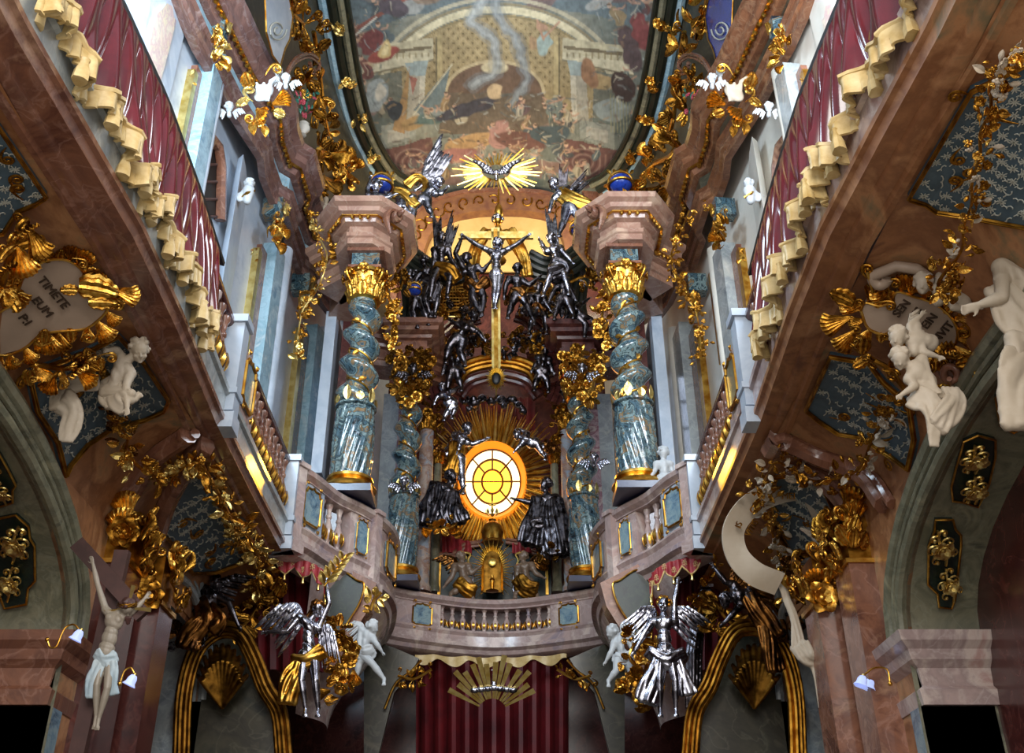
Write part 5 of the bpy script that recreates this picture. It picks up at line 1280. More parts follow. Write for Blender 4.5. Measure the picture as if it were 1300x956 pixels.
# ------------------------------------------------------------------ tabernacle
Y = 17.6; c = at(625, 752, Y); m = pxm(c)
t = thing('altar_shrine', c, 'dark green shrine wall with scrolled sides behind the small gilt tabernacle', 'shrine')
backpoly([(552, 762), (552, 702), (578, 700), (590, 690), (612, 684), (640, 684), (662, 690), (674, 700), (700, 702), (700, 762)], Y + .5, .2, 'back_panel', 'dark_green', t)
for s in (-1, 1):
    tubes(t, [(626 + s * 74, 704), (626 + s * 50, 702), (626 + s * 38, 692), (626 + s * 16, 688)], Y + .4, [(0, 0, 3), (4, 2, 2)], 'red_marble', 'cornice_moulding')
    tubes(t, [(626 + s * 27, 722), (626 + s * 32, 712), (626 + s * 29, 704), (626 + s * 36, 702), (626 + s * 34, 710)], Y, [(0, 0, 1.5)], 'bright_gold', 'scroll_edge')
    bar_ = MB().box(at(626 + s * 68, 728, Y + .4), (.05, .05, .8)).build('gilt_strip', 'gold', t, False)
    MB().lathe([(.02, 0), (.03, .05), (.02, .1), (.02, .3), (.03, .32), (0.01, .4)], 10, None, at(626 + s * 26, 752, Y - .2)).build('candlestick', 'silver', t)
t = thing('tabernacle', c, 'small gilt tabernacle niche with straight rays and a crowned dome', 'tabernacle')
k = at(625, 722, Y)
nb = MB(); n = 16
outer = [(-11, -28), (-11, 16)] + [(-11 * math.cos(PI * i / n), 16 + 11 * math.sin(PI * i / n)) for i in range(1, n)] + [(11, 16), (11, -28)]
MB().prism([(a * m * 1.15, b * m * 1.05) for a, b in outer], k + V((0, .12, 0)), (1, 0, 0), (0, 0, 1), -.05).build('niche_back', 'dark_gold', t, False)
MB().loft([[k + V((a * m * q, yy, b * m * q2)) for a, b in outer] for q, q2, yy in ((1.0, 1.0, -.02), (1.25, 1.1, -.06), (1.3, 1.12, .12), (.95, 1, .12))], closed=False, cap=False).build('niche_frame', 'gold', t)
for i in range(44):
    a = -.95 + i / 43 * (PI + 1.9); l = 40 if i % 2 else 31; e = (CR * math.cos(a) * l * .82 + CU * math.sin(a) * l * 1.12) * m; b = (CR * math.cos(a) * 13 + CU * math.sin(a) * 24) * m; q = k - CU * 2 * m + V((0, -.03, 0))
    sd = (e - b).cross(CB).normalized() * 1.3 * m
    MB().add([q + b + sd, q + b - sd, q + e, q + b * 1.02 + CB * 2 * m, q + b - CB * m], [(0, 3, 2), (3, 1, 2), (0, 2, 4), (1, 4, 2), (0, 4, 3), (1, 3, 4)]).build('ray', 'bright_gold', t, False)
MB().lathe([(.02, 0), (.12, .01), (.03, .05), (.03, .2), (.05, .22), (.02, .25), (.02, .3)], 12, None, k + V((0, 0, -.42))).build('monstrance_stem', 'gold', t)
MB().lathe([(.0, -.01), (.06, 0), (.075, .012), (.06, .02), (0, .025)], 16, Matrix.Rotation(PI / 2, 3, 'X'), k + V((0, 0, .12))).build('monstrance', 'bright_gold', t)
kd = at(625, 690, Y); MB().lathe([(13 * m, 0), (14 * m, 2 * m), (12 * m, 4 * m), (12.5 * m, 8 * m), (14 * m, 16 * m), (12 * m, 24 * m), (7 * m, 29 * m), (4 * m, 31 * m), (5 * m, 33 * m), (1 * m, 36 * m)], 20, None, kd, lambda r, z, a: r * (1 + .06 * math.cos(8 * a))).build('dome', 'gold', t)
cw = at(625, 654, Y)
for i in range(8):
    a = PI / 4 * i; put('leaf', 'bright_gold', t, cw + V((math.cos(a), math.sin(a), 0)) * 5 * m, V((math.cos(a) * .4, math.sin(a) * .4, 1)), (math.cos(a), math.sin(a), 0), 9 * m)
MB().box(cw + V((0, 0, .16)), (.03, .03, .22)).box(cw + V((0, 0, .2)), (.12, .03, .03)).build('dome_cross', 'gold', t, False)
quick('brown winged angel kneeling left of the small gilt tabernacle', (586, 708), (586, 720), (590, 738), [((574, 732), (566, 742)), ((598, 728), (606, 722))], [((580, 750), (572, 754)), ((596, 750), (600, 755))], 17.15, 12, 'brown_skin', face=(.6, -.1, .8), robe=[([(580, 738, -4), (590, 746, -6), (602, 750, -4)], .6, .8, 6)], rm='old_gold', wings=[((582, 718), (562, 706), (568, 730))], wm='bronze')
quick('brown winged angel kneeling right of the small gilt tabernacle with folded arms', (664, 708), (666, 720), (668, 738), [((656, 730), (664, 734)), ((680, 728), (688, 732))], [((660, 750), (654, 754)), ((676, 750), (682, 755))], 17.15, 12, 'brown_skin', face=(-.6, -.1, .8), robe=[([(656, 734, -4), (666, 744, -6), (680, 748, -4)], .7, .9, 7)], rm='dark_gold', wings=[((672, 718), (690, 704), (684, 730))], wm='bronze')
t = thing('red_drapery', at(580, 690, 17.9), 'strip of red cloth left of the crowned dome', 'cloth')
MB().slab(lambda u, v: at(563 + u * 36, 702 - v * 26 * (1 - .5 * u), 17.95) + V((0, .05 * math.sin(u * 20), 0)), 20, 4, .03).build('cloth', 'crimson_brocade', t)
t = thing('red_drapery', at(660, 690, 17.9), 'strip of red cloth right of the crowned dome', 'cloth')
MB().slab(lambda u, v: at(652 + u * 36, 702 - v * 26 * (.5 + .5 * u), 17.95) + V((0, .05 * math.sin(u * 20), 0)), 20, 4, .03).build('cloth', 'crimson_brocade', t)
# ------------------------------------------------------------------ figures on the outer entablatures
def globe(px, py, r, Y, label):
    c = at(px, py, Y); m = pxm(c); t = thing('blue_globe', c - V((0, 0, r * m)), label, 'globe')
    MB().ell(c, (r * m, r * m, r * m * .8), None, 20, 14).build('sphere', 'lapis', t)
    a = MB().tube([c + V((math.cos(i * PI / 12) * r * m * 1.06, math.sin(i * PI / 12) * r * m * 1.06, -.25 * r * m)) for i in range(24)], r * m * .12, 8, loop=True).build('gilt_band', 'gold', t)
    b = MB().tube([c + (CR * math.cos(PI * i / 14) + V((0, -.4, 0)) * math.sin(PI * i / 14) + V((0, 0, .95)) * math.sin(PI * i / 14)) * r * m * 1.05 for i in range(15)], r * m * .10, 8).build('gilt_arch', 'gold', t)
    for i in range(5): put('leaf', 'gold', t, c + V(((i - 2) * r * m * .4, -.2 * r * m, r * m * .8)), ((i - 2) * .3, 0, 1), CB, r * m * .6)
    return t
globe(484, 234, 14, 13.0, 'blue globe with gilt bands above the left entablature block'); globe(788, 233, 15, 12.9, 'blue globe with gilt bands above the right entablature block'); globe(734, 291, 10, 14.6, 'small blue globe with a gilt rim on the right canopy volute'); globe(526, 368, 9, 15.5, 'small blue globe half hidden on the left canopy volute')
quick('silver cherub holding up the left blue globe', (478, 236), (476, 250), (480, 264), [((466, 242), (470, 228)), ((488, 252), (498, 248))], [((470, 272), (462, 276)), ((490, 272), (498, 276))], 12.7, 15, 'silver', child=True, face=(0, -.2, 1))
quick('silver angel reclining along the left entablature block', (524, 256), (512, 262), (498, 268), [((526, 268), (522, 282)), ((506, 250), (494, 246))], [((512, 276), (516, 284)), ((486, 262), (490, 250))], 12.9, 14, 'silver', face=(.6, -.3, .7), robe=[([(500, 246, -3), (516, 250, -5), (528, 262, -3)], .5, .5, 5)], rm='gold')
quick('silver angel with a curved wing leaning towards the gold rays on the left', (558, 232), (548, 240), (538, 252), [((560, 246), (566, 240)), ((540, 232), (530, 240))], [((528, 262), (520, 272)), ((544, 264), (548, 272))], 13.6, 12, 'silver', face=(.4, -.6, .7), wings=[((545, 238), (541, 205), (575, 196))], robe=[([(516, 236, 0), (530, 226, -3), (542, 236, -3), (540, 256, -2)], .4, .4, 5)], rm='gold')
quick('gilt-robed angel with upright wings on the right canopy volute', (702, 234), (712, 246), (724, 262), [((702, 254), (698, 266)), ((724, 242), (732, 236))], [((716, 280), (710, 296)), ((734, 276), (744, 286))], 13.6, 13, 'silver', face=(-.5, -.2, .8), robe=[([(708, 246, -3), (726, 256, -6), (748, 266, -4), (756, 276, -2)], .7, .7, 7)], rm='gold', wings=[((710, 244), (719, 240), (711, 206)), ((722, 240), (731, 247), (747, 212))], wm='dark_silver')
heap('leaf_spray', 'gilt sprays around the right blue globe', [(765, 262), (785, 255), (808, 262)], 12.5, 12, ['gold', 'old_gold'], n=16)
heap('leaf_spray', 'gilt sprays under the left blue globe', [(455, 262), (470, 268), (490, 262)], 12.5, 11, ['gold', 'dark_gold'], n=14)
for s, nm in ((-1, 'left'), (1, 'right')):
    X = (lambda x: x) if s < 0 else (lambda x: 1264 - x)
    cherub_head(X(525), 470, 15, 16.0, 'dark_silver' if s < 0 else 'silver', 'silver cherub head among gilt leaves on the inner %s capital' % nm)
    heap('capital_foliage', 'thick gilt leaves and flowers heaped over the inner %s capital' % nm, [(X(508), 446), (X(520), 465), (X(516), 486), (X(528), 504)], 16.1, 12, ['gold', 'old_gold'] if s > 0 else ['old_gold', 'dark_gold', 'gold'], n=80, jit=17)
    heap('capital_foliage', 'gilt shells and leaves heaped over the inner side of the inner %s capital' % nm, [(X(540), 448), (X(535), 470), (X(540), 492)], 16.2, 11, ['old_gold', 'dark_gold'] if s < 0 else ['gold', 'old_gold'], n=50, jit=11)
    heap('hanging_festoon', 'gilt flower festoon hanging beside the great %s column capital' % nm, [(X(487), 352), (X(494), 378), (X(500), 405), (X(494), 440)], 13.1, 12, ['gold', 'old_gold'], kinds=('blossom', 'leaf', 'bud'), n=36, jit=7)
quick('small silver cherub clinging to the inner right column', (766, 583), (760, 592), (754, 602), [((770, 596), (774, 590)), ((750, 594), (744, 598))], [((748, 610), (744, 618)), ((760, 614), (762, 622))], 15.95, 11, 'silver', child=True) if False else cherub_head(754, 582, 13, 16.1, 'silver', 'silver cherub head on the shaft of the inner right column')
cherub_head(716, 618, 11, 16.6, 'silver', 'silver cherub head left of the shaft of the inner right column', wings=False) if False else None
cherub_head(513, 612, 13, 16.1, 'silver', 'silver cherub head on the shaft of the inner left column')
quick('gilt seated cherub with folded legs on the inner left column collar', (513, 622), (513, 630), (513, 640), [((506, 636), (508, 642)), ((520, 636), (518, 642))], [((506, 646), (510, 652)), ((520, 646), (516, 652))], 16.05, 8, 'old_gold', child=True) if False else None
# white cherub on the right gallery corner
quick('grey-white stucco cherub sitting behind the right balcony near the great column', (842, 576), (842, 590), (844, 606), [((832, 596), (826, 606)), ((852, 594), (856, 604))], [((836, 614), (832, 622)), ((852, 614), (856, 622))], 12.6, 15, 'white_stucco', child=True)

for s, nm in ((-1, 'left'), (1, 'right')):
    X = (lambda x: x) if s < 0 else (lambda x: 1262 - x)
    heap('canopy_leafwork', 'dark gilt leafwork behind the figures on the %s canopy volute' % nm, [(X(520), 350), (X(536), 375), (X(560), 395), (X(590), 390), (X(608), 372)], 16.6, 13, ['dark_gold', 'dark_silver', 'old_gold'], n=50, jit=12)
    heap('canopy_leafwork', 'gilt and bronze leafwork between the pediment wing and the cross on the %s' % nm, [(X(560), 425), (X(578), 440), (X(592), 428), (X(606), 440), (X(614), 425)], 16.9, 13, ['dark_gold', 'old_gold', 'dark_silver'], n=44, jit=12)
    heap('canopy_leafwork', 'dark gilt ornament beside the inner %s capital, towards the window' % nm, [(X(556), 500), (X(548), 520), (X(552), 545), (X(560), 570)], 17.5, 12, ['dark_gold', 'bronze', 'old_gold'], n=34, jit=8)
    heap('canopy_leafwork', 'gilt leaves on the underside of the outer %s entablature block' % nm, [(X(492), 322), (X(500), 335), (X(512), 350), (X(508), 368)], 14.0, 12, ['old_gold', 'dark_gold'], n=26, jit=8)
quick('dark silver figure with a raised arm behind the left canopy volute', (520, 350), (526, 362), (530, 380), [((514, 350), (508, 338)), ((538, 366), (546, 374))], [((524, 396, -4), (530, 412)), ((538, 394, -4), (544, 408))], 16.0, 12, 'dark_silver', face=(-.3, -.2, 1))
quick('dark silver seated figure low on the right canopy volute, knees bent', (684, 366), (682, 378), (684, 394), [((674, 384), (668, 392)), ((692, 384), (698, 392))], [((676, 404, -8), (672, 420)), ((692, 404, -8), (694, 420))], 16.1, 12, 'dark_silver', face=(-.2, -.2, 1), robe=[([(676, 390, -3), (690, 398, -6)], .5, .6, 5)], rm='bronze')
cherub_head(640, 446, 11, 17.0, 'dark_silver', 'dark silver cherub head just right of the gilt cross shaft above the arch band')
cherub_head(716, 500, 12, 16.6, 'dark_silver', 'dark silver cherub head beside the right hood moulding', wings=False)
def zrow(y, row):
    v = (478 - row) / F; return EYE + y * (ST + v * CT) / (CT - v * ST)
def chp(px, py, off=0.0):
    y, ph, s = cove_hit(px, py)
    q = cove(s, y, max(0, ph), off)
    if ph < 0: q.z = 5 + ph * .85
    return q
def pxpatch(poly, fn, th, mat, name, parent, step=10):
    return MB().patch(poly, lambda a, b, off: fn(a, b, off), th, step).build(name, mat, parent, 50)
def pathon(fn, pxs, off, k=6, loop=False):
    return [fn(p.x, p.y, off) for p in bez([V((a, b, 0)) for a, b in pxs], k)]
# ------------------------------------------------------------------ blue diapered fields of the coved soffit
def inside(x, y, poly):
    r = False; n = len(poly)
    for i in range(n):
        x1, y1 = poly[i]; x2, y2 = poly[(i + 1) % n]
        if (y1 > y) != (y2 > y) and x < (x2 - x1) * (y - y1) / (y2 - y1) + x1: r = not r
    return r
def field(poly, label, seed, scr=6, gap=17, gold='old_gold'):
    q = random.Random(seed); c = (sum(p[0] for p in poly) / len(poly), sum(p[1] for p in poly) / len(poly)); P = chp(*c)
    t = thing('starred_field', P, label, 'panel'); m = pxm(P)
    pxpatch(poly, chp, 0.03, 'panel_blue', 'blue_ground', t, 14)
    e = poly + [poly[0]]
    for o, r, mt in ((0, 3.0, gold), (0, 1.3, 'bright_gold' if gold == 'gold' else gold)):
        dense = []
        for i in range(len(poly)):
            a, b = V(poly[i]), V(poly[(i + 1) % len(poly)]); n = max(1, int((b - a).length / 14)); dense += [a + (b - a) * j / n for j in range(n)]
        MB().tube([chp(p.x, p.y, .05 + (r < 2) * .02) for p in dense], r * m, 6, loop=True).build('gilt_border', mt, t)
    xs = [p[0] for p in poly]; ys = [p[1] for p in poly]; k = 0; sq = MB(); x = min(xs) + 6
    while x < max(xs):
        y = min(ys) + 5 + (k % 2) * gap * .5
        while y < max(ys):
            if inside(x, y, poly) and inside(x + 6, y, poly) and inside(x - 6, y, poly) and -30 < x < 1330:
                n = cove_n(x, y); p = chp(x, y, .035); rt = n.cross(V((0, 1, 0)))
                if q.random() < .75: put('star', 'relief_grey', t, p, V((0, 1, 0)) * math.cos(x) + rt * math.sin(x), n, 15 * m, 'star_relief')
                a0 = q.uniform(0, 6); pts = [chp(x + gap * .5 + math.cos(a0) * (j - 4) * 1.6 + 1.8 * math.sin(j * 1.3), y + gap * .4 + math.sin(a0) * (j - 4) * 1.6 + 1.8 * math.cos(j * 1.3), .038) for j in range(9)]
                if inside(x + gap * .5, y + gap * .4, poly): sq.tube(pts, .9 * m, 5)
            y += gap
        x += gap * .86; k += 1
    if sq.v:
        o = sq.build('squiggle_relief', 'relief_grey', t); o['kind'] = 'stuff'
    for j in range(scr):
        for _ in range(30):
            x, y = q.uniform(max(0, min(xs)), min(1300, max(xs))), q.uniform(min(ys), max(ys))
            if inside(x, y, poly): break
        a = q.uniform(0, 6); n = cove_n(x, y); rt = n.cross(V((0, 1, 0)))
        put('scroll', gold, t, chp(x, y, .04), V((0, 1, 0)) * math.cos(a) + rt * math.sin(a), n, (q.choice((-1, 1)) * 34 * m, 34 * m, 14 * m), 'gilt_scroll')
    return t
field([(-60, 60), (0, 155), (60, 243), (45, 252), (20, 262), (0, 290), (-60, 300)], 'blue-grey starred field high on the left soffit at the picture edge', 1, 3)
field([(30, 470), (110, 440), (150, 420), (184, 456), (215, 503), (208, 516), (180, 528), (140, 538), (105, 562), (82, 590), (76, 604), (66, 560), (40, 520)], 'blue-grey starred field behind the crouching cherub on the left soffit', 2, 3)
field([(232, 609), (243, 588), (255, 586), (271, 609), (280, 637), (312, 660), (318, 690), (300, 712), (270, 724), (240, 726), (209, 682), (186, 675), (190, 660)], 'dark blue starred field above the small arch on the left', 3, 5, 15)
field([(1335, 60), (1232, 108), (1152, 245), (1175, 252), (1190, 262), (1240, 270), (1335, 290)], 'blue-grey starred field high on the right soffit behind the hanging garland', 4, 6)
field([(1054, 446), (1105, 455), (1125, 480), (1160, 510), (1168, 556), (1160, 596), (1140, 580), (1100, 552), (1068, 546), (1040, 528), (1023, 515)], 'blue starred field below the inscription cartouche on the right soffit', 5, 6)
field([(985, 600), (1040, 596), (1062, 640), (1050, 700), (1004, 696), (978, 650)], 'small blue starred field behind the white banner on the right', 6, 3, 14)
# brown arris bands separating the bays
for s, pts, mt in ((-1, [(262, 552), (235, 588), (205, 640), (188, 690)], 'red_marble'), (-1, [(240, 545), (190, 580), (150, 640)], 'red_marble'), (1, [(975, 545), (1040, 575), (1100, 600), (1130, 640)], 'red_marble'), (1, [(1000, 590), (1040, 600), (1080, 640), (1090, 680)], 'red_marble')):
    t = thing('soffit_rib', chp(*pts[1]), 'red-brown moulded band crossing the %s soffit %s' % ('left' if s < 0 else 'right', 'nearer the picture edge' if (pts[0][0] in (240, 975)) else 'nearer the choir'), 'band')
    for o, r in ((0, .1), (1, .05)): MB().tube(pathon(lambda a, b, f: chp(a + o * 9, b, f), pts, .04), r, 8).build('moulding', mt, t)
# ------------------------------------------------------------------ rocaille cartouches
class Pl:
    def __init__(s, px, py, off, n=None):
        s.n = (n or (cove_n(px, py) * .6 + CB * .4)).normalized(); s.P = chp(px, py, off); s.m = pxm(s.P)
    def __call__(s, a, b, off=0.0):
        d = ray(a, b); e = V((0, 0, EYE)); t = (s.P - e).dot(s.n) / d.dot(s.n); return e + d * t + s.n * off
def cartouche(poly, pl, label, lob, cat='cartouche', mats=('gold', 'old_gold'), inner=(), big=26):
    c = V((sum(p[0] for p in poly) / len(poly), sum(p[1] for p in poly) / len(poly)))
    t = thing('inscription_cartouche', pl(c.x, c.y), label, cat); m = pl.m
    MB().patch(poly, lambda a, b, off: pl(a, b, off + .012 * 0), .05, 12).build('plate', 'plate_stucco', t, 50)
    MB().tube([pl(p.x, p.y, .055) for p in bez([V((*p, 0)) for p in poly + poly[:1]], 4)], 1.8 * m, 6).build('gilt_rim', 'gold', t)
    P = bez([V((*p, 0)) for p in poly + poly[:1]], 5); n = len(P)
    for k in range(lob):
        p = P[int(k / lob * n) % n]; tn = (P[(int(k / lob * n) + 1) % n] - P[int(k / lob * n) - 1])
        o = V((tn.y, -tn.x, 0)).normalized()
        if (p + o * 5 - V((c.x, c.y, 0))).length < (p - V((c.x, c.y, 0))).length: o = -o
        a = pl(p.x - o.x * 3, p.y - o.y * 3, .03); b = pl(p.x + o.x * 20 + rnd.uniform(-8, 8), p.y + o.y * 20 + rnd.uniform(-8, 8), .03)
        s = big * m * rnd.uniform(.8, 1.25)
        put(rnd.choice(['rocaille_lobe', 'rocaille_lobe', 'acanthus_leaf']), rnd.choice(mats), t, a, b - a, pl.n, (s, s, s))
        if k % 3 == 0: put('scroll', mats[0], t, pl(p.x + o.x * 6, p.y + o.y * 6, .08), pl(p.x + tn.x, p.y + tn.y, .08) - pl(p.x, p.y, .08), pl.n, s * .9)
    for (x, y, dx, dy, sz, kd) in inner:
        put(kd, mats[0], t, pl(x, y, .09), pl(x + dx, y + dy, .09) - pl(x, y, .09), pl.n, sz * m)
    return t
pl = Pl(75, 375, .16)
t = cartouche([(25, 360), (32, 345), (55, 328), (80, 325), (98, 333), (108, 345), (122, 368), (136, 378), (134, 392), (110, 412), (75, 416), (52, 420), (30, 438), (0, 446), (-20, 420), (0, 392), (20, 380)], pl, 'gilt rocaille cartouche reading TIMETE EUM above the crouching cherub', 30,
              inner=[(98, 360, -25, -2, 26, 'acanthus_leaf'), (100, 352, 40, 6, 60, 'acanthus_leaf'), (112, 372, 40, 0, 44, 'acanthus_leaf'), (140, 360, 30, 3, 34, 'rocaille_lobe'), (56, 425, 2, -24, 26, 'acanthus_leaf')])
rt = pl(90, 388) - pl(50, 343)
for tx, x, y in (('TIMETE', 68, 366), ('EUM', 54, 384), ('P:I', 32, 400)): letters(tx, t, pl(x, y, .07), rt, pl.n, 11.5 * pl.m, 'engraved', .008)
heap('gilt_scrollwork', 'stack of gilt scrolls and feathered leaves at the left edge above the TIMETE cartouche', [chp(-12, 350, .12), chp(-4, 320, .15), chp(12, 290, .12), chp(30, 268, .1)], None, 32, ['old_gold', 'gold'], kinds=('acanthus_leaf', 'scroll', 'rocaille_lobe'), n=20, nrm=cove_n(10, 300))
heap('gilt_scrollwork', 'gilt scrolls tucked below the TIMETE cartouche', [chp(20, 452, .14), chp(50, 450, .2), chp(75, 446, .2), chp(98, 436, .2), chp(112, 425, .2)], None, 26, ['old_gold', 'gold'], kinds=('acanthus_leaf', 'scroll', 'rocaille_lobe'), n=26, nrm=cove_n(60, 440))
pr = Pl(1155, 400, .18)
t = cartouche([(1094, 390), (1100, 380), (1118, 384), (1132, 378), (1140, 366), (1160, 372), (1185, 380), (1205, 395), (1216, 415), (1212, 434), (1195, 442), (1175, 430), (1155, 418), (1138, 412), (1123, 420), (1103, 412)], pr, 'gilt rocaille cartouche with rows of capital letters among white cherubs', 26, mats=('old_gold', 'gold'),
              inner=[(1085, 375, -30, -16, 40, 'acanthus_leaf'), (1085, 395, -28, 4, 38, 'rocaille_lobe'), (1090, 410, -25, 22, 34, 'rocaille_lobe'), (1100, 420, -5, 30, 30, 'acanthus_leaf'), (1110, 350, -10, -25, 30, 'scroll'), (1205, 455, 20, 10, 40, 'rocaille_lobe'), (1225, 470, 10, -20, 34, 'acanthus_leaf'), (1212, 480, 12, 10, 30, 'acanthus_leaf')])
rt = pr(1200, 388) - pr(1170, 422)
for tx, x, y in (('SEN', 1146, 386), ('IES', 1164, 393), ('EIN', 1181, 402), ('NVIT', 1198, 416)): letters(tx, t, pr(x, y, .07), rt, pr.n, 11 * pr.m, 'engraved', .008)
t = thing('stucco_scroll', pr(1135, 340, .1), 'curled stucco strap above the right cartouche with a gilt bead edge', 'scroll')
MB().tube([pr(1122 + 6 * math.cos(a) - a * 2, 346 + 8 * math.sin(a), .1) for a in [i * .4 for i in range(10)]] + [pr(1140, 330, .1), pr(1165, 332, .12), pr(1180, 345, .1)], 7 * pr.m, 10).build('strap', 'plate_stucco', t)
MB().tube([pr(1106 + 4 * math.cos(a), 362 - a * 12, .12) for a in [i * .25 for i in range(10)]], 2.5 * pr.m, 8).build('bead_edge', 'gold', t)
t = thing('volute', pr(1212, 462, .1), 'red marble spiral volute under the right cartouche', 'volute')
MB().tube([pr(1210 + (20 - i * .55) * math.cos(i * .42 + 2.6), 462 + (20 - i * .55) * math.sin(i * .42 + 2.6), .02 + i * .006) for i in range(32)], [7 * pr.m * (1 - i / 60) for i in range(32)], 10).build('spiral', 'red_marble', t)
heap('gilt_scrollwork', 'gilt leaves and shells curling round the red volute on the right', [pr(1190, 440, .1), pr(1222, 445, .12), pr(1245, 440, .15), pr(1240, 470, .12), pr(1215, 488, .1)], None, 26, ['old_gold', 'gold'], kinds=('acanthus_leaf', 'rocaille_lobe', 'scroll'), n=24, nrm=cove_n(1215, 460))
heap('gilt_scrollwork', 'gilt leaf spray between the cartouche and the blue field on the right', [pr(1085, 435, .05), pr(1105, 448, .08), pr(1130, 460, .08), pr(1150, 485, .1)], None, 22, ['old_gold'], kinds=('acanthus_leaf', 'leaf', 'scroll'), n=18, nrm=cove_n(1105, 450))
# ------------------------------------------------------------------ drapes over the galleries
for s, nm, y0, y1 in ((-1, 'left', 4.0, 7.45), (1, 'right', 3.6, 7.6)):
    P = GP[s]; t = thing('gallery_drape', (along(P, 5.8) - s * .15, 5.8, 6.1), 'wine-red folded drape with cream fringe hanging over the %s gallery rail' % nm, 'drape')
    q = random.Random(5 + s); ph = q.uniform(0, 6)
    def drop(u): return 0.95 - 0.16 * abs(math.sin(u * PI * 6 + .3)) ** 1.4 - .12 * (u > .92) * 0
    def fold(u, v): return (0.035 + .03 * v) * math.sin(u * 104 + ph + 1.4 * math.sin(u * 17) - v * 1.6) + .028 * math.sin(u * 223 + v * 2 + ph)
    def pt(u, v, o=0):
        y = y0 + (y1 - y0) * u - .16 * v * math.sin(u * 12 + 1); x = along(P, y) - s * (-.01 + fold(u, v) * v ** .7 + .05 * v + o)
        return V((x, y, 7.16 - drop(u) * v))
    MB().slab(lambda u, v: pt(v, u), 26, 260, .02 * s).build('cloth', 'drape_red', t, 80)
    MB().slab(lambda u, v: V((pt(v, 0).x + s * .30 * u, pt(v, 0).y, 7.17 + .015 * math.sin(v * 60))), 4, 120, .02 * s).build('top_fold', 'drape_red', t, 80)
    MB().slab(lambda u, v: pt(v, .985) + V((-s * (.01 + .022 * math.sin(v * 640) * u), 0, -.15 * u * (1 + .10 * math.sin(v * 260)))), 4, 900, .02 * s).build('fringe', 'cream_fringe', t, 60)
    MB().tube([pt(i / 160, .97, .03) for i in range(161)], .022, 6).build('fringe_heading', 'cream_fringe', t)
    MB().sweep([(-.04, 7.165), (.01, 7.15), (.015, 7.19), (-.04, 7.2)], [(along(P, y0 - .3 + (y1 - y0 + .5) * k / 20), y0 - .3 + (y1 - y0 + .5) * k / 20) for k in range(21)], 1 if s < 0 else -1).build('black_edging', 'near_black', t)
    for k in range(12):
        u = (k + .45) / 12; p = pt(u, 1.0, .03) - V((0, 0, .04))
        MB().lathe([(.015, 0), (.03, -.02), (.022, -.04), (.042, -.12), (.046, -.19), (.0, -.19)], 10, None, p, lambda r, z, a: r * (1 + .12 * math.cos(7 * a))).build('tassel', 'cream_fringe', t)
# ------------------------------------------------------------------ upper side walls
def wstrip(parent, pa, pb, row, r0, r1, dep, mat, name, rnd_=False):
    A, e, n = wall_hit(pa, row); B, _, _ = wall_hit(pb, row); c = (A + B) / 2; w = (A - B).length; z1, z0 = zrow(c.y, r0), zrow(c.y, r1)
    z0 = max(6.4, z0); z1 = min(z1, 11.9)
    if rnd_:
        return MB().lathe([(w / 2 * 1.0, z0), (w / 2, z0 + .1), (w / 2, z1)], 16, None, (c.x + n.x * dep * .4, c.y + n.y * dep * .4, 0)).build(name, mat, parent)
    R = Matrix((e, n, V((0, 0, 1)))).transposed()
    return MB().box((c.x + n.x * dep / 2, c.y + n.y * dep / 2, (z0 + z1) / 2), (w, dep, z1 - z0), R).build(name, mat, parent, False)
def capwall(t, px, py, sz, mats, n=14):
    p, e, nn = wall_hit(px, py, .25); m = pxm(p)
    for k in range(n):
        a = rnd.uniform(-1, 1); b = rnd.uniform(-1, 1)
        put(rnd.choice(['acanthus_leaf', 'scroll', 'rocaille_lobe', 'leaf']), rnd.choice(mats), t, p + e * a * sz * m * .5 + V((0, 0, b * sz * m * .7)) + nn * rnd.uniform(0, .1), V((0, 0, 1)) * rnd.uniform(-.4, 1) + e * a + nn * .3, nn * 1 + rv(.4) - V((0, .4, .3)), sz * m * rnd.uniform(.45, .8))
def wpoly(pxs, th, mat, name, parent=None, kind=None):
    a = [wall_hit(*p, th)[0] for p in pxs]; b = [wall_hit(*p, .0)[0] for p in pxs]; n = len(a)
    return MB().add(a + b, [tuple(range(n)), tuple(range(2 * n - 1, n - 1, -1))] + [(i, n + i, n + (i + 1) % n, (i + 1) % n) for i in range(n)]).build(name, mat, parent, False, kind)
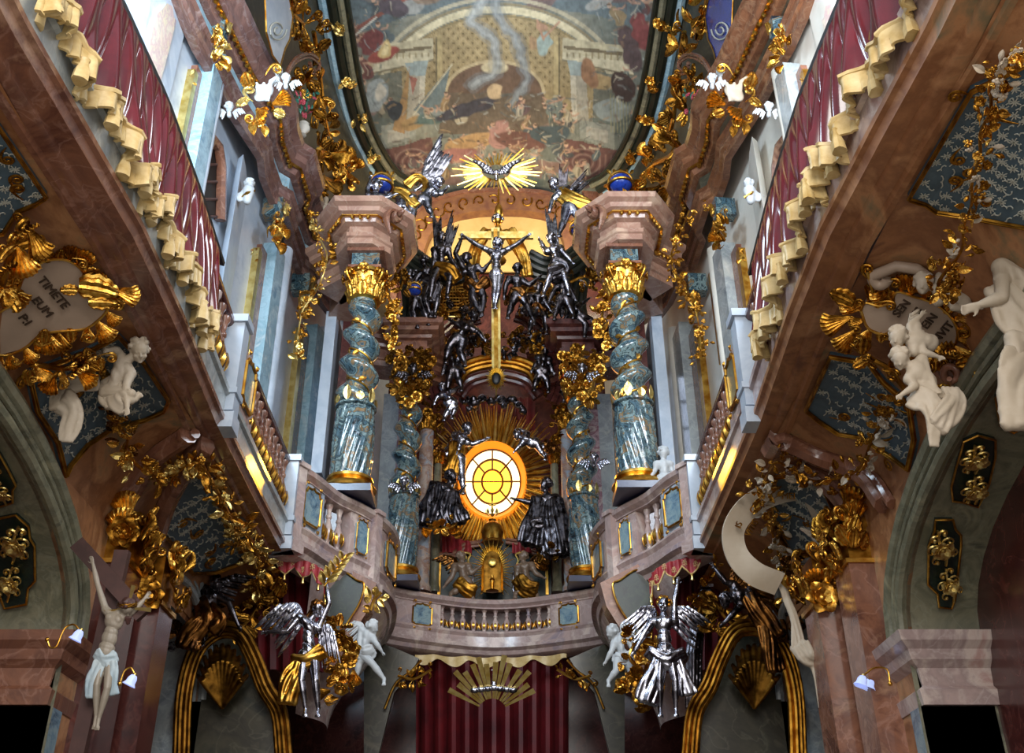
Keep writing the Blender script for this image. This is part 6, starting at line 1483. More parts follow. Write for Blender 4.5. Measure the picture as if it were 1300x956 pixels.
for s, nm in ((-1, 'left'), (1, 'right')):
    X = (lambda x: x) if s < 0 else (lambda x: 1267 - x); wn = 6 if s < 0 else 7
    pal = 'pale_stucco' if s < 0 else 'cream_stucco'; gm = ['bright_gold', 'gold'] if s < 0 else ['gold', 'old_gold']
    p = wall_hit(X(205), 80)[0]
    t = thing('veined_plaque', p, 'tall pale wall panel with a shaped veined marble inset at the top %s' % nm, 'panel')
    wpoly([(X(170), 150), (X(183), 60), (X(196), -20), (X(250), -20), (X(230), 60), (X(206), 165)], .05, pal, 'frame', t)
    wpoly([(X(184), 92), (X(193), 40), (X(200), 16), (X(206), 12), (X(212), 4), (X(219), 8), (X(221), 22), (X(224), 26), (X(213), 70), (X(200), 118)], .09, 'veined_cream', 'inset_panel', t)
    for (a, row, top, bot, cx, cy, lab) in ((226, 150, 92, 900, 268, 62, 'nearer the picture edge'), (309, 400, 318, 900, 342, 292, 'above the middle of the gallery'), (366, 500, 420, 900, 377, 388, 'nearest the choir')):
        t = thing('pilaster', wall_hit(X(a + 10), row)[0] - V((0, 0, 2)), '%s upper wall pilaster of red and blue marble strips %s' % (nm, lab), 'pilaster')
        for i, (da, db, mt, dep) in enumerate(((0, 4, gm[0], .10), (5, 14, 'red_marble', .08), (14, 25, 'blue_strip' if s < 0 else 'grey_marble', .22))):
            wstrip(t, X(a + da), X(a + db), row, top, bot, dep, mt, ('gilt_strip', 'red_strip', 'blue_strip')[i])
        wstrip(t, X(a + 26), X(a + 33), row, top, bot, .3, pal, 'half_column', True)
        capwall(t, X(cx), cy, 26 if a != 366 else 20, gm, 22)
        q, e, n_ = wall_hit(X(cx + 6), cy - 26, .2); m = pxm(q); R = Matrix((e, n_, V((0, 0, 1)))).transposed()
        MB().box(q, (16 * m, .3, 26 * m), R).build('impost', 'column_marble', t, False)
        put('acanthus_leaf', gm[0], t, q + n_ * .16 - V((0, 0, 10 * m)), (0, 0, 1), n_, 22 * m)
        capwall(t, X(a + 10), top + 8, 10, gm, 5)
    # round-headed window
    o = wpoly([(X(250), 275), (X(250), 240), (X(255), 212), (X(262), 192), (X(268), 184), (X(273), 192), (X(276), 215), (X(275), 275)], .03, 'near_black' if s < 0 else 'lapis', 'window_%d' % wn, None, 'structure')
    MB().tube([wall_hit(X(a), b, .06)[0] for a, b in ((248, 280), (248, 240), (253, 208), (261, 186), (268, 177), (276, 187), (280, 212), (279, 280))], .085, 8).build('arch_trim', 'red_marble', o)
    gb = MB()
    for k in range(4): gb.tube([wall_hit(X(250), 275 - k * 22, .05)[0], wall_hit(X(275), 275 - k * 22, .05)[0]], .02, 5)
    gb.build('window_bar', 'dark_wood', o)
    heap('gilt_edging', 'thin gilt leaf edging beside the round-headed window on the %s' % nm, [wall_hit(X(258), 170, .1)[0], wall_hit(X(252), 200, .1)[0], wall_hit(X(246), 235, .1)[0], wall_hit(X(243), 262, .1)[0]], None, 7, gm, kinds=('leaf', 'bud'), n=24, jit=1)
    # tall niche pier: convex, bright
    st = MB(); Q = [wall_hit(X(a), 300, d_)[0] for a, d_ in ((284, .0), (286, .12), (292, .22), (299, .16), (305, .02))]
    st.loft([[V((p.x, p.y, z)) for p in Q] for z in (6.4, 11.4)], closed=True).build('trim_%d' % (80 + wn), pal, None, 60, 'structure')
    # lapis panel
    t = thing('lapis_plaque', wall_hit(X(345), 400)[0], 'slender deep-blue panel overlaid with gilt tracery on the %s upper wall' % nm, 'panel')
    wstrip(t, X(338), X(351), 390, 352, 455, .06, 'lapis', 'blue_ground'); wstrip(t, X(335), X(338), 390, 345, 460, .1, gm[0], 'gilt_strip'); wstrip(t, X(351), X(354), 390, 345, 460, .1, gm[0], 'gilt_strip')
    for k in range(5):
        p, e, n_ = wall_hit(X(346 - k), 362 + k * 20, .09); put('sprig', gm[1], t, p, (0, 0, 1), n_, (14 * pxm(p), 20 * pxm(p), 8 * pxm(p)))
    # bust between pilasters
    p = wall_hit(X(317), 235, .35)[0]; cherub_head(X(317), 235, 15, p.y, 'white_stucco', 'white cherub bust with gilt sash at the head of the bright %s wall bay' % nm, face=(-s * .5, -.4, .7), wings=False, P0=p)
    t2 = thing('stucco_bust', p - V((0, 0, .6)), 'white scrolled stucco torso below the cherub head on the %s wall bay' % nm, 'bust'); m = pxm(p); mb = MB()
    mb.cap(p - V((0, 0, 9 * m)), p - V((0, 0, 26 * m)), 8 * m, 5 * m); mb.cap(p + CR * -s * -6 * m - V((0, 0, 12 * m)), p + CR * s * 12 * m - V((0, 0, 22 * m)), 4 * m, 3 * m)
    mb.tube([p + CR * s * (10 + 6 * math.cos(i * .5)) * m - V((0, 0, (20 - 5 * math.sin(i * .5)) * m)) for i in range(11)], 2.5 * m, 8)
    sculpt(mb, 'torso', 'white_stucco', t2, m * 1.2); MB().tube([p + CR * -7 * m - V((0, 0, 20 * m)), p + CB * 8 * m - V((0, 0, 15 * m)), p + CR * 7 * m - V((0, 0, 9 * m))], 2 * m, 8).build('gilt_sash', 'gold', t2)
    # escutcheon group over the cornice
    c0 = W(X(335), 118, x=s * 3.05); m = pxm(c0); Yc = c0.y
    t = thing('stucco_shield', c0, 'white stucco shield with gilt scrolls mounted on the %s cornice' % nm, 'shield')
    mb = MB(); mb.ell(c0, (11 * m, 5 * m, 16 * m), Matrix.Rotation(s * -.5, 3, 'Y'))
    for k in range(5): mb.cap(c0 + (CR * (k - 2) * 4.5 + CU * (12 - (k % 2) * 3)) * m, c0 + (CR * (k - 2) * 3.5 - CU * 11 + CB * 4) * m, 2.2 * m, 1.6 * m)
    mb.cap(c0 + (CR * 9 + CU * 14) * m, c0 + (CR * 16 + CU * 20) * m, 3.5 * m, 2 * m); sculpt(mb, 'plate', 'white_stucco' if s < 0 else 'warm_stucco', t, m * 1.2)
    for (dx, dy, kx, ky, sz, kd) in ((-10, 14, -10, -20, 30, 'scroll'), (-16, -4, -8, -24, 30, 'acanthus_leaf'), (4, -18, 20, -14, 28, 'scroll'), (-8, 22, 16, 14, 26, 'rocaille_lobe'), (10, 18, 22, -6, 26, 'rocaille_lobe'), (-4, 34, 4, 20, 26, 'acanthus_leaf'), (-20, 10, -12, 14, 24, 'acanthus_leaf'), (-2, 30, -16, 6, 24, 'scroll'), (16, 26, 20, 8, 22, 'acanthus_leaf'), (-12, 40, 2, 20, 22, 'leaf'), (2, 44, 2, 20, 20, 'leaf')):
        a = at(X(335 + dx), 118 + dy, Yc) + CB * .08; b = at(X(335 + dx + kx), 118 + dy + ky, Yc) + CB * .08; put(kd, rnd.choice(gm), t, a, b - a, CB + rv(.3), (-s * sz * m, sz * m, sz * m))
    cherub_head(X(353), 92, 13, Yc, 'white_stucco', 'upper white cherub head beside the %s cornice shield' % nm, face=(-s * .3, -.6, .7), wings=False)
    cherub_head(X(363), 101, 13, Yc, 'white_stucco', 'lower white cherub head beside the %s cornice shield' % nm, face=(-s * .6, -.6, .5), wings=True)
    cherub_head(X(291), 137, 13, wall_hit(X(291), 137, .3)[0].y, 'white_stucco', 'white cherub head above the round-headed window on the %s' % nm, face=(-s * .6, -.6, .5))
    # attic decoration
    def aq(px, py, o=0): return W(X(px), py, x=s * (3.25 - o))
    t = thing('scroll_pediment', aq(385, 75), 'red-brown marble scroll pediment in the %s attic' % nm, 'pediment')
    pp = [(362, 105), (366, 88), (376, 74), (392, 68), (404, 76), (404, 88), (396, 88), (393, 80)]
    for o_, r_ in ((0, 3.5), (5, 2.2)): MB().tube([aq(a.x, a.y + o_, .1) for a in bez([V((*p, 0)) for p in pp], 5)], r_ * m, 8).build('moulding', 'red_marble', t)
    nrm = V((-s, -.4, -.5))
    heap('attic_scrollwork', 'gilt swirls around the flower vase in the %s attic' % nm, [aq(378, 112, .08), aq(388, 100, .08), aq(402, 105, .08), aq(404, 125, .08), aq(396, 140, .08)], None, 21, ['gold', 'old_gold'], kinds=('scroll', 'acanthus_leaf', 'leaf'), n=30, nrm=nrm, jit=6)
    heap('attic_scrollwork', 'large gilt swirls above the outer entablature in the %s attic' % nm, [aq(405, 190, .1), aq(418, 200, .1), aq(436, 208, .1), aq(440, 222, .1), aq(424, 232, .1), aq(408, 226, .1)], None, 25, ['gold', 'old_gold', 'dark_gold'], kinds=('scroll', 'acanthus_leaf', 'rocaille_lobe'), n=40, nrm=nrm, jit=9)
    heap('attic_scrollwork', 'gilt leafwork near the painted ceiling at the top of the %s attic' % nm, [aq(368, -5, .08), aq(372, 18, .08), aq(384, 30, .08), aq(378, 48, .08)], None, 23, ['gold', 'old_gold'], kinds=('scroll', 'acanthus_leaf', 'leaf'), n=32, nrm=nrm, jit=9)
    heap('attic_scrollwork', 'slim gilt leafwork below the ceiling frame in the middle of the %s attic' % nm, [aq(398, 40, .08), aq(402, 62, .08), aq(412, 150, .08), aq(416, 168, .08)], None, 19, ['gold', 'dark_gold'], kinds=('scroll', 'leaf', 'acanthus_leaf'), n=26, nrm=nrm, jit=7)
    t = thing('window_plaque', aq(352, 50, .05), 'gilt-edged plaque standing for a window high in the %s attic' % nm, 'relief')
    fp = [(336, -10), (366, -10), (372, 22), (368, 50), (362, 62), (356, 84), (346, 70), (338, 40)]
    a_ = [aq(q[0], q[1], .12) for q in fp]; b_ = [aq(q[0], q[1], .0) for q in fp]; n_ = len(fp)
    MB().add(a_ + b_, [tuple(range(n_)), tuple(range(2 * n_ - 1, n_ - 1, -1))] + [(i, n_ + i, n_ + (i + 1) % n_, (i + 1) % n_) for i in range(n_)]).build('ground', 'pale_stucco' if s < 0 else 'lapis', t, False)  # pale left ground stands for a bright bluish window
    MB().tube([aq(q[0], q[1], .13) for q in fp], 1.3 * m, 6, loop=True).build('gilt_edge', 'gold', t)
    MB().tube([aq(352 + (12 - i * .4) * math.cos(i * .45), 38 + (14 - i * .45) * math.sin(i * .45), .14) for i in range(26)], 1.2 * m, 6).build('curl', 'relief_grey', t)
    t = thing('flower_vase', aq(386, 160, .1), 'marbled vase holding red and pink flowers in the %s attic' % nm, 'vase'); q0 = aq(384, 172, .15)
    MB().lathe([(.02, 0), (6 * m, .01), (3 * m, 3 * m), (5 * m, 6 * m), (10 * m, 13 * m), (10 * m, 17 * m), (6 * m, 21 * m), (8 * m, 24 * m)], 16, None, q0).build('urn', 'cream_stucco' if s < 0 else 'warm_stucco', t)
    for k in range(26):
        a = rnd.uniform(-11, 11); b = rnd.uniform(0, 30); kd = rnd.choice(['blossom', 'leaf', 'leaf'])
        put(kd, 'flower_red' if kd == 'blossom' else 'leaf_green', t, aq(386 + a * (.6 + b / 40), 147 - b, .2) , rv() + V((0, 0, 1)), nrm, 9 * m)
    t = thing('ochre_shell', aq(402, 238, .05), 'ochre and gilt shell field low in the %s attic' % nm, 'shell'); g = MB()
    for k in range(9): g.cap(aq(412, 222, .08), aq(392 + k * 1.0, 230 + k * 2.6, .06), .02, .05, 6)
    sculpt(g, 'shell', 'old_gold', t, .02)
    t = thing('stucco_bust', aq(413, 270, .25), 'small dark-haired stucco bust on a ball beside the %s entablature block' % nm, 'bust'); q0 = aq(413, 262, .3)
    mb = MB(); mb.ell(q0 + V((0, 0, 14 * m)), (5 * m, 5 * m, 6 * m)); mb.cap(q0 + V((0, 0, 10 * m)), q0 + V((0, 0, 4 * m)), 3 * m, 5 * m); mb.ell(q0 - V((0, 0, 4 * m)), (6 * m, 6 * m, 5 * m)); sculpt(mb, 'body', 'warm_stucco', t, m)
    mb = MB(); mb.ell(q0 + V((0, 0.05, 17 * m)), (7 * m, 5 * m, 5 * m)); sculpt(mb, 'hair', 'near_black', t, m)
    for g0, lab in ((((392, 268), (405, 300), (415, 325), (408, 355), (398, 375), (384, 395), (378, 430), (377, 458)), 'from the cornice to the last upper pilaster'),):
        garland([at(X(a), b, 12.35 + (i > 3) * .3) for i, (a, b) in enumerate(g0)], 11 * m, 'gilt flower garland trailing %s on the %s' % (lab, nm), gm + ['old_gold'], dens=1.5)
    garland([at(X(a), b, 12.3) for a, b in ((340, 190), (348, 215), (357, 240), (368, 268))], 8 * m, 'short gilt flower chain along the frieze below the %s shield' % nm, gm, dens=1.2)
# ------------------------------------------------------------------ side arches: imposts, piers, painted-stone panels
def intr(px, py, off=0.0, which=1):
    yc, a, zs, hh = (5.55, 2.75, 3.95, 1.05) if which == 1 else (11.1, 1.25, 4.3, 1.0)
    d = ray(px, py); A = (d.y / a) ** 2 + (d.z / hh) ** 2; B = -2 * (yc * d.y / a ** 2 + (zs - EYE) * d.z / hh ** 2); Cc = (yc / a) ** 2 + ((zs - EYE) / hh) ** 2 - 1
    D = B * B - 4 * A * Cc; t = (-B + math.sqrt(max(0, D))) / (2 * A); z = EYE + d.z * t
    if D <= 0 or z < zs:
        t = (yc + a) / d.y; n = V((0, -1, 0))
    else:
        n = -V((0, (d.y * t - yc) / a ** 2, (z - zs) / hh ** 2)).normalized()
    return V((0, 0, EYE)) + d * t + n * off
def apanel(poly, label, mats, which=1, sp=True, k=2):
    c = (sum(p[0] for p in poly) / len(poly), sum(p[1] for p in poly) / len(poly)); fn = lambda a, b, o=0: intr(a, b, o, which); p = fn(*c); m = pxm(p)
    t = thing('relief_plaque', p, label, 'panel')
    pxpatch(poly, fn, .025, 'dark_green', 'dark_ground', t, 10)
    dense = []
    for i in range(len(poly)):
        a, b = V(poly[i]), V(poly[(i + 1) % len(poly)]); n = max(1, int((b - a).length / 10)); dense += [a + (b - a) * j / n for j in range(n)]
    MB().tube([fn(q.x, q.y, .035) for q in dense], 1.6 * m, 6, loop=True).build('gilt_border', mats[0], t)
    ys = [q[1] for q in poly]; h = max(ys) - min(ys); y = min(ys) + h * .1; xs = [q[0] for q in poly]
    top = max(poly, key=lambda q: -q[1]); bot = max(poly, key=lambda q: q[1]); n_ = (fn(c[0], c[1], .1) - fn(c[0], c[1])).normalized()
    for j in range(k):
        u = (j + .08) / k; a = fn(bot[0] + (top[0] - bot[0]) * u + (c[0] - (bot[0] + top[0]) / 2) * .8, bot[1] - h * (.06 + u * .86), .05); b = fn(bot[0] + (top[0] - bot[0]) * (u + 1 / k) + (c[0] - (bot[0] + top[0]) / 2) * .8, bot[1] - h * (.06 + (u + .9 / k) * .86), .05)
        L = (b - a).length; put('sprig', mats[-1], t, a, b - a, n_, (L * .8, L, L), 'candelabrum_relief')
        put('blossom', mats[-1], t, a.lerp(b, .5), b - a, n_, L * .45)
    return t
gp = ('gold', 'bright_gold')
apanel([(1186, 656), (1208, 656), (1211, 668), (1218, 676), (1218, 690), (1210, 760), (1206, 772), (1190, 770), (1188, 752), (1176, 740), (1177, 690), (1184, 672)], 'dark panel with gilt candelabrum relief above the right impost', gp)
apanel([(1222, 556), (1240, 548), (1262, 554), (1262, 575), (1254, 610), (1240, 640), (1222, 634), (1208, 632), (1206, 614), (1212, 590)], 'dark panel with gilt candelabrum relief, second above the right impost', gp)
apanel([(1262, 500), (1280, 478), (1310, 470), (1325, 500), (1310, 530), (1285, 545), (1268, 535)], 'dark panel with gilt relief in the right arch at the picture edge', gp)
apanel([(-2, 655), (22, 650), (38, 665), (40, 680), (46, 690), (47, 735), (38, 745), (36, 766), (8, 772), (2, 755), (-8, 745), (-8, 690)], 'dark panel with gilt candelabrum relief above the left impost', gp)
apanel([(-30, 560), (-5, 562), (12, 592), (22, 612), (18, 618), (18, 634), (0, 640), (-30, 610)], 'dark panel with gilt relief in the left arch at the picture edge', gp)
for s, nm in ((-1, 'left'), (1, 'right')):
    xw = 3.58 if s < 0 else 3.33
    t = thing('arch_impost', (s * (xw + .3), 8.2, 3.3), 'moulded pink marble impost carrying the big %s side arch' % nm, 'impost')
    pf = [(0, 0), (.03, 0), (.05, .12), (.0, .16), (.02, .3), (.08, .36), (.10, .44), (.16, .5), (.18, .58), (0, .6)]
    path = [(s * (xw + .0), 8.9), (s * (xw + .0), 8.28), (s * (xw + .58), 8.28)]
    MB().sweep([(a, 3.38 + b * .95) for a, b in pf] + [(-.2, 3.95), (-.2, 3.38)], path, -1 if s < 0 else 1).build('moulding', 'pink_marble' if s > 0 else 'red_marble', t, 30)
    t = thing('arch_pier', (s * (xw + .3), 8.35, 0), 'blue-grey marble pier under the %s impost' % nm, 'pier')
    MB().box((s * (xw + .25), 8.42, 1.7), (.58, .24, 3.36)).build('shaft', 'blue_inset', t, False)
    # paired pilasters with gilt capitals beyond the big arch
    for i, (yy, dx, zt) in enumerate(((8.98, .12, 4.72), (9.5, .3, 4.5))):
        t = thing('pilaster', (s * (xw - dx), yy, 0), '%s red-brown pilaster with gilt capital beyond the big %s arch' % (('nearer', 'farther')[i], nm), 'pilaster')
        MB().box((s * (xw - dx / 2), yy, zt / 2), (dx + .25, .42, zt)).build('shaft', 'red_marble' if s > 0 else 'dark_red_marble', t, False)
        MB().box((s * (xw - dx / 2), yy, zt + .02), (dx + .3, .47, .04)).build('gilt_band', 'gold', t, False)
        MB().box((s * (xw - dx / 2), yy, zt + .25), (dx + .2, .38, .46)).build('capital_core', 'old_gold', t, False)
        for k in range(24):
            f = rnd.random() < .55; a = rnd.uniform(-.5, .5)
            p = V((s * (xw - dx - .15), yy + a * .42, zt + .04 + rnd.uniform(0, .42))) if f else V((s * (xw - dx * rnd.random() - .1), yy - .22, zt + .04 + rnd.uniform(0, .42)))
            n_ = V((-s, 0, -.2)) if f else V((0, -1, -.2))
            put(rnd.choice(['acanthus_leaf', 'scroll', 'rocaille_lobe', 'blossom']), rnd.choice(['old_gold', 'gold']), t, p, V((0, 0, 1)) + rv(.5), n_, rnd.uniform(.18, .3))
        for k in range(2): MB().sweep([(0, 2.9), (.06, 2.95), (.1, 3.05), (0, 3.08)], [(s * xw, yy - .22), (s * (xw - dx - .14), yy - .22), (s * (xw - dx - .14), yy + .22)], -1 if s > 0 else 1).build('band_moulding', 'pink_marble', t, 30) if k else None
# framed dark altar picture inside the right arch
t = thing('altar_painting', (4.02, 6.3, 3.0), 'large dark brown painting inside the right side arch', 'painting')
MB().box((4.05, 6.2, 3.1), (.05, 3.8, 3.4)).build('canvas', 'mural', t, False) if 'mural' in MATS else None
# ------------------------------------------------------------------ lower choir walls
for s, nm in ((-1, 'left'), (1, 'right')):
    struct('wall_choir_' + nm, MB().box((s * 3.62 - .12, 15.9, 2.98), (.3, 5.6, 5.9)), 'dark_red_marble', False)
    struct('ceiling_under_balcony_' + nm, MB().box((s * 3.15 - .12, 15.8, 5.78), (1.0, 5.0, .12)), 'brown_stucco', False)
# ------------------------------------------------------------------ garlands and foliage on the side soffits
def cg(pxs, off=.14): return [chp(a, b, off) for a, b in pxs]
og = ['old_gold', 'gold', 'old_gold', 'bronze']
garland(cg([(112, 438), (122, 465), (128, 492), (134, 515), (146, 536), (140, 556)], .2), 17 * pxm(chp(130, 500)), 'gilt leaf chain hanging beside the crouching white cherub', og, dens=1.5)
garland(cg([(140, 552), (160, 575), (185, 585), (212, 580), (238, 565), (262, 548)], .2), 18 * pxm(chp(200, 570)), 'thick gilt flower garland swagged from the left pilaster capital to the gallery', ['gold', 'old_gold', 'bright_gold'], dens=2.0)
garland(cg([(262, 548), (268, 575), (280, 600), (292, 628), (302, 655), (298, 672)], .2), 16 * pxm(chp(280, 610)), 'gilt flower garland falling over the dark blue field on the left', ['gold', 'old_gold', 'bright_gold'], dens=1.8)
garland(cg([(300, 650), (318, 650), (326, 672), (330, 700), (322, 722), (318, 735)], .15), 17 * pxm(chp(320, 680)), 'bunch of gilt blossoms beside the small red valance on the left', ['gold', 'old_gold', 'bright_gold'], dens=2.0)
garland(cg([(1252, -10), (1240, 30), (1243, 62), (1250, 90), (1240, 118), (1248, 150), (1243, 185), (1250, 215), (1243, 245), (1248, 275), (1235, 300)], .3), 18 * pxm(chp(1245, 130)), 'long gilt garland hanging down the right soffit at the picture edge', ['old_gold', 'gold', 'old_gold', 'warm_stucco'], dens=1.5)
garland(cg([(1262, 0), (1275, 15), (1262, 35), (1240, 40)], .3), 20 * pxm(chp(1265, 20)), 'gilt blossoms bunched at the top of the long right garland', ['gold', 'old_gold', 'warm_stucco'], dens=2.4)
garland(cg([(1238, 296), (1224, 308), (1216, 322), (1228, 334), (1244, 330)], .3), 20 * pxm(chp(1225, 330)), 'heap of gilt roses above the white cherub at the right cartouche', ['old_gold', 'gold'], dens=2.6)
garland(cg([(958, 560), (980, 562), (1010, 574), (1040, 590), (1072, 592), (1100, 590), (1120, 575), (1128, 548), (1142, 520), (1150, 500)], .2), 16 * pxm(chp(1050, 580)), 'thick gilt flower garland swagged across the right soffit towards the gallery', ['old_gold', 'gold', 'old_gold', 'warm_stucco'], dens=2.2)
garland(cg([(962, 560), (958, 585), (968, 605), (988, 630), (990, 655), (1000, 680), (1010, 705), (1018, 730), (1022, 760)], .2), 16 * pxm(chp(985, 640)), 'gilt flower chain falling past the white banner on the right', ['old_gold', 'gold', 'gold', 'warm_stucco'], dens=2.0)
heap('dark_foliage', 'dark bronze bushy foliage behind the white banner on the right', cg([(1020, 700), (1032, 720), (1048, 735), (1040, 760), (1052, 775)], .15), None, 15, ['dark_gold', 'old_gold', 'bronze'], kinds=('blossom', 'leaf', 'acanthus_leaf'), n=34, nrm=CB, jit=14)
# ------------------------------------------------------------------ large white cherubs
def solidcloth(name, label, runs, Y, h, mat, group=None):
    p = at(*runs[0][0][0][:2], Y); m = pxm(p); t = thing(name, p, label, 'cloth', group)
    for i, (path, r0, r1, nf) in enumerate(runs): folds(t, path, Y, m, h * m, r0, r1, nf, mat, 'fold', i)
    return t
yl = min(chp(*q).y for q in ((182, 446), (150, 470), (140, 508))) - .16; hl = 26
quick('white stucco cherub crouching below the TIMETE cartouche with one arm raised', (182, 446, -14), (158, 462, -6), (146, 494, 0), [((140, 448, -12), (134, 428, -4)), ((166, 490, -16), (168, 516, -18))], [((172, 500, -16), (150, 508, -4), (142, 512, -2)), ((166, 508, -14), (176, 506, -10), (182, 500, -10))], yl, 30, 'warm_stucco', name='cherub_statue', cat='cherub', child=True, face=(.45, -.35, .9), robe=[([(142, 492, -2), (150, 506, -8), (164, 512, -10)], .5, .6, 6), ([(134, 482, 2), (140, 496, -2), (150, 510, -6)], .35, .5, 5)], fat=1.0, detail=1)
solidcloth('stucco_drapery', 'white stucco drapery falling in a loop over the left starred field', [([(138, 430, -4), (128, 440, -4), (122, 450, -4)], .25, .35, 5), ([(114, 450, 0), (102, 470, -2), (104, 482, -2)], .2, .25, 4), ([(126, 486, -4), (96, 490, -6), (80, 504, -4), (76, 518, -4)], .35, .55, 6), ([(82, 508, -4), (94, 522, -5), (92, 540, -4), (86, 560, -2)], .75, .3, 7)], yl, 26, 'warm_stucco')
yr = min(chp(*q).y for q in ((1135, 430), (1166, 362), (1138, 456), (1180, 486), (1190, 440))) - .14
quick('white cherub leaning over the top right of the right cartouche', (1166, 362, -14), (1192, 370, -8), (1222, 386, 0), [((1186, 352, -12), (1200, 340, -8)), ((1204, 392, -14), (1228, 392, -14))], [None, None], yr, 27, 'warm_stucco', name='cherub_statue', cat='cherub', child=True, face=(-.5, -.2, .9))
quick('white cherub pressed against the lower left of the right cartouche, wearing a wing', (1134, 430, -14), (1158, 432, -8), (1180, 436, 0), [((1150, 414, -12), (1164, 402, -12)), ((1168, 448, -12), (1184, 452, -10))], [None, None], yr, 28, 'warm_stucco', name='cherub_statue', cat='cherub', child=True, face=(-.6, -.2, .9), wings=[((1164, 430), (1158, 398), (1180, 432))])
quick('white cherub head down among gilt leaves above the blue field on the right', (1138, 456, -12), (1160, 470, -6), (1178, 486, 0), [((1158, 490, -10), (1142, 500, -10)), ((1174, 474, -10), (1182, 490, -12))], [((1186, 498, -8), (1200, 508, -2)), None], yr, 28, 'warm_stucco', name='cherub_statue', cat='cherub', child=True, face=(-.3, -.4, .9))
solidcloth('stucco_drapery', 'white stucco cloth in two rounded lobes below the right cartouche', [([(1162, 500, 0), (1176, 512, -8), (1182, 530, -8), (1184, 548, -4), (1186, 566, 0)], .6, .25, 6), ([(1188, 542, -6), (1198, 528, -8), (1208, 508, -6), (1206, 494, 0)], .55, .5, 5)], yr, 28, 'warm_stucco')
ya = chp(1270, 400).y - .3
quick('large white stucco angel leaning in from the right picture edge', (1318, 330, -30), (1292, 366, -20), (1310, 430, -10), [((1258, 380, -30), (1236, 388, -20)), ((1322, 400, -24), (1330, 440, -20))], [((1276, 430, -20), (1290, 480, -8), (1296, 500, -8)), None], ya, 52, 'warm_stucco', face=(-.7, -.4, .6), name='angel_statue', fat=.95, robe=[([(1262, 366, -16), (1284, 398, -22), (1306, 430, -20)], .5, .6, 7), ([(1290, 450, -18), (1280, 490, -14), (1292, 540, -8)], .4, .55, 7)], detail=1)
solidcloth('stucco_drapery', 'white stucco scarf looping behind the big angel on the right', [([(1200, 320, 0), (1186, 300, -6), (1182, 280, -8), (1196, 268, -8), (1214, 272, -4)], .22, .3, 5), ([(1262, 345, -4), (1278, 330, -8), (1284, 305, -8), (1270, 290, -6), (1256, 296, -4)], .3, .3, 6), ([(1258, 346, -6), (1266, 326, -10), (1256, 312, -6)], .25, .25, 4)], yr - .15, 28, 'warm_stucco')
# banner scroll with capital letters
yb = 9.6; m = pxm(at(980, 650, yb))
t = thing('inscribed_banner', at(980, 690, yb), 'long curling white stucco banner with raised capital letters on the right', 'banner')
def ribbon(pts, w, mat, name, parent, Y, k=8, tw=.0):
    P = bez([V(p) if len(p) > 2 else V((*p, 0)) for p in pts], k); n = len(P) - 1
    C0 = [at(p.x, p.y, Y) - CB * p.z * pxm(at(p.x, p.y, Y)) for p in P]; W0 = []
    for i in range(n + 1):
        tn = (P[min(i + 1, n)] - P[max(i - 1, 0)]); a = V((tn.y, -tn.x)).normalized(); W0.append((CR * a.x - CU * a.y + CB * tw * math.sin(i / n * 7)).normalized())
    mm = pxm(C0[0])
    def fn(u, v):
        i = min(n - 1, int(u * n)); f = u * n - i; return C0[i].lerp(C0[i + 1], f) + W0[i].lerp(W0[i + 1], f) * (v - .5) * w * mm
    return MB().slab(fn, n * 2, 6, .02).build(name, mat, parent, 60)
ribbon([(1040, 640, -4), (1020, 622, -4), (995, 622, -6), (965, 632, -8), (942, 650, -8), (930, 675, -6), (936, 705, -4), (958, 728, -2), (990, 742, 0)], 30, 'warm_stucco', 'strip', t, yb, tw=.3)
ribbon([(1006, 612, -10), (1020, 612, -12), (1034, 640, -12), (1048, 668, -10), (1062, 672, -6)], 26, 'warm_stucco', 'strip', t, yb, tw=.4)
ribbon([(1062, 640, -8), (1058, 622, -10), (1068, 612, -10), (1082, 620, -8), (1084, 632, -4)], 16, 'warm_stucco', 'strip', t, yb, tw=.3)
ribbon([(1050, 650, -2), (1070, 640, -4), (1085, 650, -4)], 26, 'warm_stucco', 'strip', t, yb)
for tx, x, y, dx, dy in (('IS', 934, 664, 6, -18), ('CORD', 962, 640, 20, -10), ('MEI', 996, 628, 20, 0), ('VITIS', 950, 668, 10, -18), ('E', 974, 652, 16, -8)):
    o = at(x, y, yb) + CB * .14; letters(tx, t, o, at(x + dx, y + dy, yb) - at(x, y, yb), CB, 8.5 * m, 'old_gold', .01)
quick('white stucco cherub tumbling below the banner on the right', (1040, 690, -4), (1052, 700), (1066, 716), [((1044, 712, -6), (1036, 720)), ((1064, 690), (1074, 682))], [((1078, 728, -4), (1086, 742)), ((1070, 734, -4), (1062, 740))], 9.5, 16, 'warm_stucco', name='cherub_statue', cat='cherub', child=True, wings=[((1056, 700), (1030, 676), (1044, 700))])
t = solidcloth('stucco_drapery', 'long twisted rope of white stucco cloth hanging at the lower right', [([(992, 738, 0), (998, 760, -2), (1006, 780, -4), (1010, 800, -4), (1012, 822, -4)], .35, .45, 4), ([(1012, 818, -4), (1022, 832, -8), (1036, 838, -6), (1044, 856, -4), (1050, 900, 0)], .8, .6, 5)], 9.7, 16, 'warm_stucco')
ribbon([(1036, 768, -2), (1056, 776, -4), (1070, 792, -2), (1066, 812, 2)], 30, 'warm_stucco', 'loose_end', t, 9.9)
